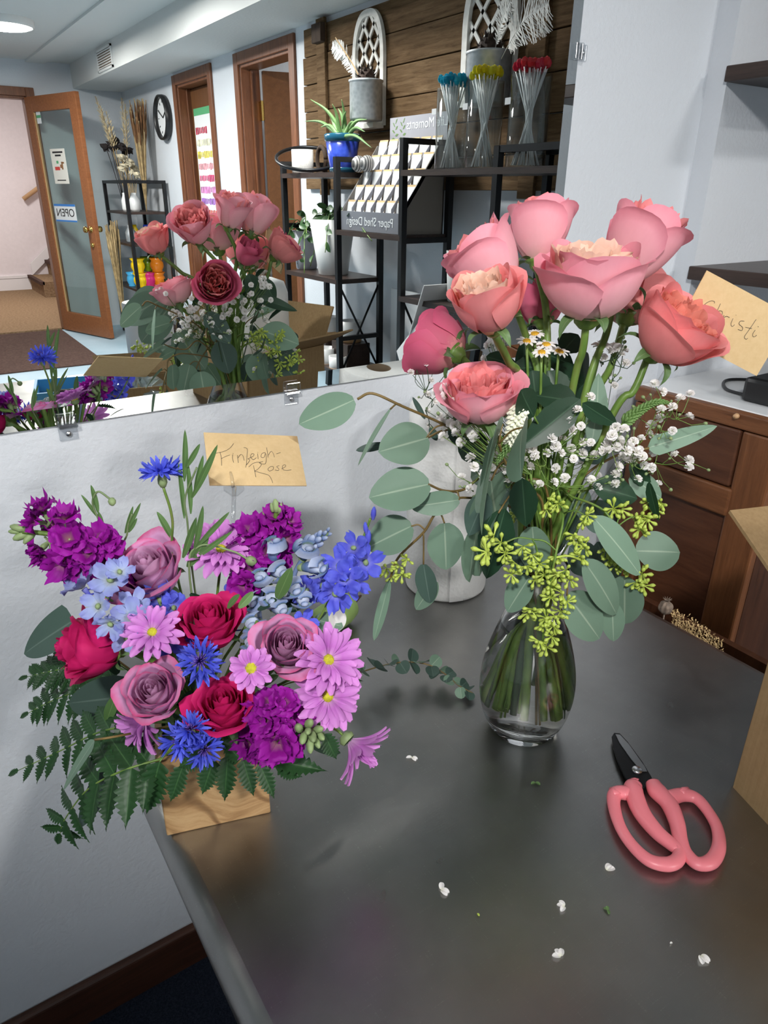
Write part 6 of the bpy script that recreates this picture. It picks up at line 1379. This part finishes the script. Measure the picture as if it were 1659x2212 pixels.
# black metal shelf rack
plain('black_metal', (.010, .011, .013), .35, .3)
FX, BX = 1.855, 2.10
rk = T('shelf_rack', 'black metal rack with stepped brown shelves along the side wall', 'shelf rack', (2.0, -2.0, 0))
def post(x, y, z1, z0=.0): O('post', MB().box((x-.013, y-.013, z0), (x+.013, y+.013, z1)), 'black_metal', rk, False)
YE, YA, YB_, YC, YD = -2.87, -2.31, -1.765, -1.19, -.86
for y, z in ((YE, 1.43), (YA, 1.437), (YB_, 1.49), (YC, 1.44), (YD, 1.44)): post(FX, y, z); post(BX, y, z)
def rail(a, b): O('rail', MB().box((min(a[0], b[0])-.011, min(a[1], b[1])-.011, a[2]-.011), (max(a[0], b[0])+.011, max(a[1], b[1])+.011, a[2]+.011)), 'black_metal', rk, False)
for y, z in ((YE, 1.42), (YA, 1.427), (YB_, 1.48), (YC, 1.43), (YD, 1.43), (YE, 1.12), (YB_, 1.10), (YA, .60), (YB_, .60), (YE, .30), (YA, .30)): rail((FX, y, z), (BX, y, z))
rail((FX, YC, 1.43), (FX, YD, 1.43)); rail((BX, YE, 1.42), (BX, YA, 1.42)); rail((BX, YC, 1.43), (BX, YD, 1.43))
def shelf(y0, y1, z): O('shelf', MB().box((FX-.014, y0, z-.012), (BX+.014, y1, z+.010)), 'dark_shelf', rk, False)
shelf(YE, YA, 1.363); shelf(YA, YB_, 1.112); shelf(YE, YA, .880); shelf(YB_, YD, 1.363); shelf(YB_, YC, .865); shelf(YE, YA, .42); shelf(YA, YB_, .40); shelf(YB_, YD, .40)
for y in (YA, YB_):
    for a, b in (((FX, .87), (BX, .41)), ((BX, .87), (FX, .41))): O('cross_brace', MB().tube([(a[0], y, a[1]), (b[0], y, b[1])], .006, 6), 'black_metal', rk)
S1, S2, S3, S4 = 1.373, 1.122, .890, .410                      # shelf tops
# left top shelf
plain('speckled_white', (.74, .72, .68), .5, var=.10, sc=150)
p = Q(645, 374, x=1.90); t = T('white_mug', 'speckled white cup on the top shelf left of the blue pot', 'cup', V((1.92, p.y, S1))); p = RM[t.name].translation
O('body', MB().lathe([(0, .0), (.052, .0), (.056, .006), (.056, .112), (.051, .112), (.050, .01), (0, .008)], 28, p), 'speckled_white', t)
p = Q(634, 360, x=1.86); hc = Q(637, 362, x=1.93); t = T('black_hoop', 'black wreath hoop lying around the cup on the top shelf', 'hoop', hc)
hc = V((1.95, p.y-.02, S1+.072)); q = [hc+V((.87, .48, 0))*(.165*math.cos(a))+V((.45, -.82, .36))*(.165*math.sin(a)) for a in [2*PI*k/40 for k in range(41)]]; O('ring', MB().tube(q, .009, 8), 'black_metal', t)
p = Q(692, 345, x=2.02); t = T('black_loop_ornament', 'black looped ornament left of the blue pot', 'ornament', p); q = [p+V((0, .045*math.cos(a), .06*math.sin(a)+.0)) for a in [2*PI*k/30 for k in range(31)]]
O('loop', MB().tube(q, .011, 8), 'barn_dark', t); O('foot', MB().lathe([(.03, 0), (.03, .008), (.012, .016), (.012, p.z-.06-S1+.008)], 16, V((p.x, p.y, S1))), 'barn_dark', t)
n = NT('blue_glaze'); n.set(col=n.ramp(n.noise(n.coord(), 30, 4), [(.3, (.012, .03, .30)), (.7, (.05, .10, .55))]), rough=.2, coat=.4); plain('teal_glaze', (.01, .08, .14), .2); plain('soil', (.03, .02, .013), 1)
p = Q(738, 368, x=1.97); p = V((1.97, p.y, S1)); t = T('blue_flower_pot', 'glazed blue pot holding the spiky aloe', 'pot', p)
O('body', MB().lathe([(0, 0), (.058, 0), (.062, .012), (.085, .155), (.078, .155), (.058, .02), (0, .018)], 32, p), 'blue_glaze', t); O('rim_band', MB().lathe([(.0815, .135), (.0865, .140), (.0885, .165), (.082, .170), (.079, .150)], 32, p), 'teal_glaze', t); O('foot_band', MB().lathe([(.0585, -.0), (.0655, .002), (.0665, .02), (.0635, .024)], 32, p), 'teal_glaze', t)
al = T('aloe_plant', 'spiky green aloe in the blue pot', 'plant', p+V((0, 0, .14))); O('soil', MB().lathe([(.077, 0), (0, .004)], 24, p+V((0, 0, .148))), 'soil', al)
leafmat('leaf_aloe', (.12, .24, .08), (.18, .32, .12), .4)
for i, (px, py) in enumerate([(668, 215), (655, 262), (715, 225), (735, 215), (700, 240), (790, 258), (770, 265), (800, 320), (785, 285), (690, 275), (745, 240), (728, 235)]):
    tip = Q(px, py, x=1.88+.02*(i % 7)); b = p+V((.02*math.cos(i*2.4), .02*math.sin(i*2.4), .15)); mid = lerp(b, tip, .5)+V((0, 0, .03)); q = bez([b, mid, tip], 8)
    O('leaf', MB().tube(q, lambda s_: .012*(1-s_)**.8+.0008, 6), 'leaf_aloe', al)
for k, (px, lab) in enumerate(((772, 'striped grey shell on the top shelf, next to the blue pot'), (790, 'striped grey shell on the top shelf, further from the blue pot'))):
    p = Q(px, 362, x=1.96); p = V((1.96, p.y, S1+.036)); t = T('striped_shell', lab, 'shell', p, 'striped shells'); n_ = 'shell_stripe'
    if n_ not in MATS:
        n = NT(n_); w_ = n.new('ShaderNodeTexWave'); w_.inputs['Scale'].default_value = 28; n.l(n.coord(), w_.inputs['Vector']); n.set(col=n.ramp(w_.outputs['Fac'], [(.35, (.12, .12, .12)), (.55, (.6, .58, .56))]), rough=.5)
    O('shell', MB().ball(p, .036, 16, 10, (1, .9, 1)), n_, t)
# card display on the middle shelf
plain('card_grey', (.17, .18, .21), .6); plain('card_grey_light', (.34, .34, .38), .6); plain('card_side', (.23, .21, .19), .7); plain('print_pale', (.72, .74, .76), .6)
cd = T('card_display', 'grey tiered display of white greeting cards on the middle shelf', 'card display', (1.97, -2.04, S2)); cy0, cy1 = YA+.03, YB_-.02
m = MB(); pr_ = [(1.862, 0), (2.085, 0), (2.085, .365), (2.06, .365), (1.862, .085)]
for y in (cy0, cy1-.006): m.slab([V((x, y, S2+.001+z)) for x, z in pr_], (0, .006, 0))
m.box((2.08, cy0, S2+.001), (2.086, cy1, S2+.365)); O('case', m, 'card_side', cd, False)
O('front_lip', MB().box((1.857, cy0, S2+.002), (1.863, cy1, S2+.085)), 'card_grey', cd, False)
M_ = face(V((1.8565, (cy0+cy1)/2, S2+.043)), (0, -1, 0)); text('lettering', 'Paper Shed Design', .052, M_, 'print_pale', cd)
for k in range(5):
    x = 1.868+.044*k; z = S2+.07+.064*k; O('tier', MB().box((x, cy0+.006, S2+.002), (x+.003, cy1-.006, z)), 'card_grey_light', cd, False)
for j in range(7): y = lerp(cy0, cy1-.003, j/6); O('divider', MB().slab([V((1.866, y, S2+.07)), V((2.06, y, S2+.33)), V((2.07, y, S2+.365)), V((1.866, y, S2+.10))], (0, .003, 0)), 'card_grey_light', cd, False)
hb_ = T('header_sign', 'grey header sign of the card display, with leaves and cursive words', 'sign', (2.09, -1.95, S2+.37)); h0, h1 = Q(840, 300, x=2.09), Q(965, 240, x=2.09)
O('board', MB().box((2.088, h0.y, S2+.366), (2.092, h1.y, h1.z)), 'card_grey_light', hb_, False)
M_ = face(V((2.0875, lerp(h0.y, h1.y, .66), (S2+.366+h1.z)/2+.02)), (0, -1, 0)) @ Matrix.Shear('XZ', 4, (.0, 0)); text('lettering', 'Life Moments', .055, M_, 'print_pale', hb_)
for k in range(2):
    c = V((2.0872, lerp(h0.y, h1.y, .10+.14*k), (S2+.366+h1.z)/2+.03)); m = MB()
    for s_ in range(7): d = V((0, .5*(-1)**s_, .6-.12*s_)).normalized(); m.add([c-V((0, 0, .012*s_)), c-V((0, 0, .012*s_-.006))+d*.014+V((-.0005, 0, 0)), c-V((0, 0, .012*s_))+d*.028, c-V((0, 0, .012*s_+.006))+d*.014], [(0, 1, 2, 3)])
    O('printed_leaf', m, 'leaf_grass', hb_, False)
for k in range(5):
    for j in range(6):
        y = lerp(cy0, cy1, (j+.5)/6); x = 1.8735+.044*k; z = S2+.02+.064*k; w = .034; c = V((x, y, z))
        t = T('greeting_card', 'white greeting card standing in the grey tiered display', 'card', c, 'greeting cards in the tiered display')
        O('card', MB().slab([c+V((0, -w, 0)), c+V((0, w, 0)), c+V((.02, w, .105)), c+V((.02, -w, .105))], (.002, 0, 0)), 'paper_white', t, False)
        O('kraft_envelope', MB().slab([c+V((.0025, -w, 0)), c+V((.0025, w, 0)), c+V((.0235, w, .113)), c+V((.0235, -w, .113))], (.002, 0, 0)), 'kraft_paper', t, False)
# tubes of gem-topped sticks on the right top shelf
glassy('tube_clear', (.93, .95, .95), .03, .07, .6, 3); plain('stick_white', (.90, .91, .92), .35)
for i, (px, colr, R, lab, zt_, cols) in enumerate([(968, 'blue', .062, 'clear tube of white sticks with turquoise blue gem tops', 158, [(.01, .30, .50), (.02, .42, .60)]), (1036, 'yellow', .066, 'clear tube of white sticks with yellow gem tops', 142, [(.75, .62, .01), (.70, .66, .03)]), (1128, 'red', .070, 'clear tube of white sticks with red gem tops', 125, [(.62, .03, .035), (.55, .02, .05)])]):
    p = Q(px, 362, x=1.95); p = V((1.95, p.y, S1)); top = Q(px, zt_, x=1.95).z - S1
    t = T('stick_tube', 'tall clear acrylic cylinder around the '+colr+' gem sticks', 'tube', p); H_ = top-.055
    O('wall', MB().lathe([(R, .003), (R, H_), (R-.002, H_), (R-.002, .006), (0, .006)], 32, p), 'tube_clear', t); O('price_tag', MB().box((-.006, -.014, -.010), (-.0045, .014, .010), None, p+V((-R+.002, -.03, H_*.72))), 'paper_white', t, False)
    for q in range(2): plain('gem_%s_%d' % (colr, q), cols[q], .12, trans=.25, ior=1.45)
    r = random.Random(i+60); sme = None
    for k in range(34):
        a = k*2.4; ra = R*.80*math.sqrt((k+.5)/34); a2 = a+PI+r.uniform(-.7, .7); b = p+V((ra*.9*math.cos(a2), ra*.9*math.sin(a2), .008)); e = p+V((ra*1.0*math.cos(a), ra*1.0*math.sin(a), top-.03-r.uniform(0, .02)))
        st = T('gem_stick', 'white stick with a '+colr+' gem top in a clear tube', 'stick', b, colr+' gem sticks'); O('stick', MB().tube([b, e], .0022, 5), 'stick_white', st); O('gem', MB().ball(e+V((0, 0, .012)), .0125, 6, 4, (1, 1, 1.25)), 'gem_%s_%d' % (colr, k % 2), st, False)
# lower shelves
plain('ceramic_white', (.76, .77, .77), .35); plain('pot_grey', (.36, .37, .42), .5); leafmat('leaf_vine', (.05, .13, .04), (.12, .22, .09), .4)
def pot(name, lab, c, r0, r1, H_, mat, group=None, cat='pot', band=None):
    t = T(name, lab, cat, c, group); O('body', MB().lathe([(0, 0), (r0, 0), (r0+.003, .004), (r1, H_), (r1-.006, H_), (r0-.004, .012), (0, .010)], 32, c), mat, t)
    if band: O('foot_band', MB().lathe([(r0, -.0005), (r0+.0042, .002), (r0+.0052, .02), (r0+.002, .022)], 32, c), band, t)
    return t
p = Q(722, 600, x=1.96); p = V((1.96, p.y-.02, S3)); pot('tall_planter', 'large white tapered planter on the lower left shelf', p, .075, .118, .27, 'ceramic_white')
t = T('vine_plant', 'trailing green vine in the large white planter', 'plant', p+V((0, 0, .25))); O('soil', MB().lathe([(.108, 0), (0, .004)], 24, p+V((0, 0, .235))), 'soil', t)
def vine(t, b, tips, sd, nl=7):
    r = random.Random(sd)
    for (px, py) in tips:
        tip = Q(px, py, x=r.uniform(1.80, 1.95)); q = bez([b, lerp(b, tip, .4)+V((0, 0, .09)), tip], 8); O('tendril', MB().tube(q, .0022, 5), 'stem_green', t)
        for k in range(nl):
            i = int(2+(len(q)-4)*k/nl)+1; d = V((r.uniform(-1, .3), r.uniform(-1, 1), r.uniform(-.6, .4))).normalized(); O('leaf', leaf(q[i], q[i]+d*.055, .030, V((-1, 0, .5)), 'long', .2, .2, 0, 4, 6), 'leaf_vine', t)
vine(t, p+V((0, 0, .25)), [(700, 545), (668, 575), (640, 530), (720, 505), (800, 520), (690, 500), (765, 505)], 3)
p2 = Q(672, 598, x=1.98); p2 = V((1.98, p2.y-.06, S3)); pot('grey_planter', 'smaller grey planter left of the large white planter', p2, .055, .075, .20, 'pot_grey')
t = T('vine_plant', 'drooping vine in the smaller grey planter', 'plant', p2+V((0, 0, .18))); vine(t, p2+V((0, 0, .19)), [(625, 545), (640, 570), (610, 530), (655, 590), (660, 505)], 5)
for k, (px, py, r0, H_, lab) in enumerate([(708, 715, .05, .10, 'white pot with a tan foot at the left of the bottom shelf'), (755, 735, .055, .11, 'white pot with a tan foot right of the rack post'), (700, 775, .055, .10, 'white cup-shaped pot lowest at the left, behind the white roll'), (728, 785, .045, .08, 'small white pot beside the cup-shaped pot')]):
    p = Q(px, py, x=1.90 if k > 1 else 2.0); p = V((p.x, p.y, S4)); 
    if k < 2: 
        st = T('wooden_stand', 'dark wooden box stand under the '+('left' if k == 0 else 'right')+' white pot', 'stand', p, 'dark stands on the bottom shelf'); bevel(O('block', MB().box((-.07, -.085, 0), (.07, .085, .14), None, p+V((0, 0, .001))), 'dark_shelf', st, False), .003); p = p+V((0, 0, .142))
    pot('white_pot', lab, p, r0, r0*1.1, H_, 'ceramic_white', 'small white pots on the bottom shelf', 'pot', 'pale_bead')
p = Q(835, 690, x=1.95); t = T('white_box', 'open white card box lying behind the rack posts, lower right', 'box', p); pp = V((1.90, -1.62, .412))
for k, (o_, d_, an, lab) in enumerate(((V((1.93, -1.62, .70)), .14, .6, ''), )):
    bevel(O('box', MB().box((-.11, -.14, -.03), (.11, .14, .03), (Matrix.Rotation(.75, 3, 'X') @ Matrix.Rotation(.15, 3, 'Y')), o_), 'paper_white', t, False), .002); O('lid', MB().box((-.11, -.14, .032), (.11, .14, .036), (Matrix.Rotation(1.15, 3, 'X')), o_+V((0, .04, .10))), 'paper_white', t, False)
t = T('wooden_crate', 'pale slatted wooden crate on the bottom shelf, right of the white pots', 'crate', (1.96, -1.55, S4)); woodmat('crate_wood', (.24, .15, .075), (.42, .30, .17), 'Y', 5, 12, .7)
for z in (.0, .075, .15):
    O('slat', MB().box((1.88, -1.74, S4+.002+z), (1.892, -1.36, S4+.062+z)), 'crate_wood', t, False); O('slat', MB().box((2.04, -1.74, S4+.002+z), (2.052, -1.36, S4+.062+z)), 'crate_wood', t, False)
O('end', MB().box((1.893, -1.74, S4+.002), (2.039, -1.728, S4+.212)), 'crate_wood', t, False); O('end', MB().box((1.893, -1.372, S4+.002), (2.039, -1.36, S4+.212)), 'crate_wood', t, False)
n = NT('cellophane'); n.set(col=(.92, .94, .95), rough=.12, trans=.75, ior=1.2); n.bump(n.noise(n.coord(), 30, 3), 1, .02)
def crumple(name, lab, c, s, mat, sd, sc=(1, 1, .6)):
    t = T(name, lab, 'wrapping', c); O('film', MB().ball(c+V((0, 0, s*sc[2]*.75)), s, 22, 14, sc, None, .8, sd), mat, t, False); return t
crumple('cellophane_wrap', 'crumpled clear cellophane over the wooden crate', V((1.95, -1.6, .575)), .085, 'cellophane', 3)
p = Q(925, 600, x=1.97); pot('white_vase', 'white tapered vase on the shelf behind the cupped coral rose', V((1.97, -1.50, .875)), .05, .065, .20, 'ceramic_white')
p = Q(740, 640, x=2.15); t = T('leaning_panel', 'white card leaning on the wall under the rack shelves', 'board', (2.15, -1.75, .01)); O('panel', MB().box((2.13, -2.25, .42), (2.14, -1.80, .84)), 'paper_white', t, False)
# corner rack with dried flowers and glazed pots
rk2 = T('corner_rack', 'black rack of dried flowers and glazed pots in the far corner', 'shelf rack', (2.02, -6.1, 0)); X0, X1, Y0, Y1 = 1.83, 2.16, -6.52, -5.83
for x in (X0, X1):
    for y in (Y0, Y1): O('post', MB().box((x-.014, y-.014, .009), (x+.014, y+.014, 1.36)), 'black_metal', rk2, False)
for z in (.10, .46, .84, 1.10): O('shelf', MB().box((X0-.014, Y0, z-.01), (X1+.014, Y1, z+.01)), 'dark_shelf', rk2, False)
for y in (Y0, Y1): O('rail', MB().box((X0, y-.012, 1.335), (X1, y+.012, 1.36)), 'black_metal', rk2, False)
for x in (X0, X1): O('rail', MB().box((x-.012, Y0, 1.335), (x+.012, Y1, 1.36)), 'black_metal', rk2, False)
plain('glaze_yellow', (.85, .58, .005), .2); plain('glaze_orange', (.80, .22, .005), .2); plain('glaze_pink', (.75, .03, .22), .2); plain('glaze_sky', (.06, .36, .65), .2); plain('glaze_green', (.22, .38, .01), .2)
yp = -5.93
for i, (px, lv, mt, lab) in enumerate([(301, 0, 'yellow', 'yellow glazed pot, lower of the stacked pair'), (299, 1, 'yellow', 'yellow glazed pot with a flared rim, upper of the stacked pair'), (340, 0, 'orange', 'orange glazed pot, lower of the stacked pair'), (340, 1, 'orange', 'orange glazed pot, upper of the stacked pair'), (319, 0, 'pink', 'pink glazed pot between the yellow and orange stacks'), (276, 0, 'sky', 'sky blue glazed pot left of the yellow stack'), (321, 1, 'green', 'green glazed pot above the pink pot')]):
    pq = Q(px, 590, y=-6.0 if mt not in ('green',) else -6.12); x = min(max(pq.x, 1.86), 2.13); c = V((x, -6.0 if mt != 'green' else -6.13, .47+.125*lv)); R = .062 if mt != 'sky' else .05
    if mt == 'sky': c = V((x-.0, -6.1, .47))
    t = T('glazed_pot', lab, 'pot', c, 'glazed pots on the corner rack')
    O('body', MB().lathe([(0, 0), (R*.75, 0), (R*.8, .006), (R*.72, .014), (R*1.0, .05), (R*.95, .08), (R*.78, .10), (R*1.05, .122), (R*.98, .122), (R*.70, .10), (R*.88, .07), (0, .012)], 28, c), 'glaze_'+mt, t); O('rim', MB().lathe([(R*1.0, .119), (R*1.07, .122), (R*1.0, .125), (R*.95, .122)], 28, c), 'glaze_'+mt, t)
def bunch(name, lab, base, tips, mat, headmat, head, r0=.003, group='dried bunches on the corner rack'):
    t = T(name, lab, 'dried flowers', base, group); m = MB(); h = MB(); r = random.Random(len(lab))
    for tp in tips:
        q = bez([base, lerp(base, tp, .55)+V((0, 0, .03)), tp], 6); m.tube(q, r0, 4, False)
        if head == 'plume':
            d = (q[-1]-q[-6]).normalized()
            for k in range(70): a = r.uniform(0, 6.28); f = r.random(); p = lerp(q[-7], q[-1], f); s_ = frame(d) @ V((math.cos(a), math.sin(a), 1.3)); h.add([p, p+s_*.035*math.sin(PI*min(1, .2+f*.8)), p+s_*.02+V((.004, .004, 0))], [(0, 1, 2)])
        elif head == 'reed': h.tube([q[-5], q[-3], q[-1]], [r0, r0*2.2, r0*.6], 5)
        else: h.ball(q[-1], head*r.uniform(.8, 1.2), 8, 6, (1, 1, .8), None, 1.2, r.random()*9)
    O('stems', m, mat, t); O('heads', h, headmat, t, False); return t
def tipsat(l, y0, y1, sd): r = random.Random(sd); q = [Q(x, y, y=r.uniform(y0, y1)) for x, y in l]; return [V((min(p.x, 2.15), p.y, p.z)) for p in q]
plain('pampas', (.62, .50, .30), .95, var=.2); plain('reed_brown', (.16, .075, .03), .9, var=.4); plain('straw', (.42, .30, .15), .9, var=.3); plain('dark_dried', (.022, .016, .016), .9); plain('dried_cream', (.58, .52, .38), .9, var=.3)
b = V((2.0, -6.2, 1.11))
bunch('pampas_grass', 'pale pampas plumes reaching left from the corner rack', V((1.96, -6.25, 1.11)), tipsat([(205, 208), (214, 225), (228, 240), (262, 212), (270, 225)], -6.5, -6.2, 1), 'straw', 'pampas', 'plume')
r = random.Random(9); bunch('reed_bunch', 'tall bunch of brown reeds standing on the corner rack', V((2.05, -6.05, 1.11)), tipsat([(r.uniform(278, 330), r.uniform(212, 262)) for k in range(46)], -6.3, -5.95, 2), 'straw', 'reed_brown', 'reed', .0035)
bunch('dark_dried_flowers', 'dark dried flowers leaning left over the corner rack', V((1.93, -6.3, 1.11)), tipsat([(228, 318), (236, 310), (247, 304), (243, 318), (262, 318), (268, 330), (280, 325)], -6.4, -6.2, 3), 'dark_dried', 'dark_dried', .028)
bunch('cream_dried_flowers', 'cream dried blooms low on the top of the corner rack', V((1.98, -6.15, 1.11)), tipsat([(262, 340), (272, 345), (280, 352), (268, 358), (290, 365), (283, 372), (296, 378), (262, 365)], -6.25, -6.05, 4), 'straw', 'dried_cream', .026)
r = random.Random(12); bunch('straw_bundle', 'straw bundle leaning upright left of the corner rack', V((1.76, -6.2, .02)), tipsat([(r.uniform(226, 256), r.uniform(475, 505)) for k in range(26)], -6.35, -6.1, 5), 'straw', 'straw', 'reed', .005, None)
for i, (px, py, z, R, mt, lab) in enumerate([(286, 408, 1.11, .045, 'ceramic_white', 'white round bottle at the top of the corner rack'), (268, 400, 1.11, .03, 'ceramic_white', 'narrow white vase at the top of the corner rack'), (312, 470, .85, .05, 'blue_glaze', 'dark blue jar on the middle shelf of the corner rack'), (288, 455, .85, .04, 'glaze_yellow', 'small yellow jar on the middle shelf of the corner rack'), (270, 478, .85, .045, 'galvanised', 'grey metal jar on the middle shelf of the corner rack')]):
    pq = Q(px, py, y=-6.0); c = V((min(max(pq.x, 1.87), 2.12), -6.0-.05*(i % 2), z)); t = T('small_jar', lab, 'jar', c, 'jars on the corner rack'); O('body', MB().lathe([(0, 0), (R*.8, 0), (R, .02), (R*1.0, .09), (R*.5, .13), (R*.5, .15), (R*.42, .15), (R*.4, .12), (0, .10)], 24, c), mt, t)
r = random.Random(3); t = T('baubles', 'heap of small shiny coloured baubles at the foot of the corner rack', 'baubles', V((1.9, -6.1, .11))); t['kind'] = 'stuff'
for k in range(12): plain('bauble_%d' % k, ((.5, .02, .02), (.02, .25, .05), (.15, .03, .45), (.4, .25, .03))[k % 4], .15, .8) if k < 4 else None; O('bauble', MB().ball(V((r.uniform(1.86, 2.13), r.uniform(-6.4, -5.9), .145)), .035, 10, 7), 'bauble_%d' % (k % 4), t)
# clutter on the near part of the table, seen only in the mirror
plain('roll_white', (.78, .79, .79), .6)
p = V((.655, -1.45, TZ)); t = T('white_drum_roll', 'tall white roll with an open brown core on the table, seen in the mirror', 'paper roll', p)
O('paper', MB().lathe([(.034, .002), (.072, 0), (.0745, .004), (.0745, .262), (.072, .266), (.034, .264), (.034, .002)], 48, p), 'roll_white', t).modifiers.new('es', 'EDGE_SPLIT').split_angle = .9; O('core', MB().lathe([(.034, .004), (.034, .263), (.031, .263), (.031, .004)], 24, p), 'cardboard_core', t)
wc = lerp(Az, Cz, .5)+V((0, 0, .004)); t = T('white_paper_roll', 'thick white roll standing in the carton, its top showing in the mirror', 'paper roll', wc)
O('paper', MB().lathe([(0, 0), (.070, 0), (.074, .004), (.074, .36), (.066, .385), (.04, .394), (0, .396)], 48, wc), 'roll_white', t); O('end_cap', MB().lathe([(.03, .3965), (0, .397)], 24, wc), 'paper_white', t)
plain('blue_plastic', (.10, .38, .66), .35)
c = V((.40, -1.42, TZ)); t = T('blue_tray', 'light blue plastic tray on the table, seen in the mirror', 'tray', c)
O('base', MB().box((-.11, -.09, .001), (.11, .09, .008), Matrix.Rotation(.2, 3, 'Z'), c), 'blue_plastic', t, False)
m = MB(); Rz = Matrix.Rotation(.2, 3, 'Z')
for lo, hi in (((-.115, -.095, .001), (-.107, .095, .045)), ((.107, -.095, .001), (.115, .095, .045)), ((-.107, -.095, .001), (.107, -.087, .045)), ((-.107, .087, .001), (.107, .095, .045))): m.box(lo, hi, Rz, c)
O('rim', m, 'blue_plastic', t, False); O('handle', MB().tube([c+Rz @ V((x, .093, .046)) for x in (-.05, 0, .05)], .006, 8), 'black_plastic', t)
c = V((.545, -1.22, TZ)); t = T('flat_carton', 'small open cardboard carton on the table with a wide flap, seen in the mirror', 'box', c); m = MB()
for lo, hi in (((-.11, -.08, .001), (.11, .08, .004)), ((-.11, -.08, .004), (-.106, .08, .075)), ((.106, -.08, .004), (.11, .08, .075)), ((-.106, -.08, .004), (.106, -.076, .075)), ((-.106, .076, .004), (.106, .08, .075))): m.box(lo, hi, Rz, c)
O('carton', m, 'cardboard', t, False); O('flap', MB().slab([c+Rz @ V((-.11, -.08, .075)), c+Rz @ V((.11, -.08, .075)), c+Rz @ V((.13, -.15, .125)), c+Rz @ V((-.12, -.15, .125))], (0, 0, .004)), 'cardboard', t, False)
crumple('silver_foil', 'crumpled silver foil in the small open carton', V((.54, -1.21, TZ+.004)), .075, 'mirror_edge', 5)
crumple('tissue_paper', 'crumpled white tissue lying on the table near the small carton', V((.62, -1.0, TZ+.001)), .07, 'paper_white', 7, (1.3, 1, .45))
crumple('plastic_bag', 'crumpled clear bag lying on the table beside the blue tray', V((.30, -1.20, TZ+.001)), .055, 'cellophane', 8)
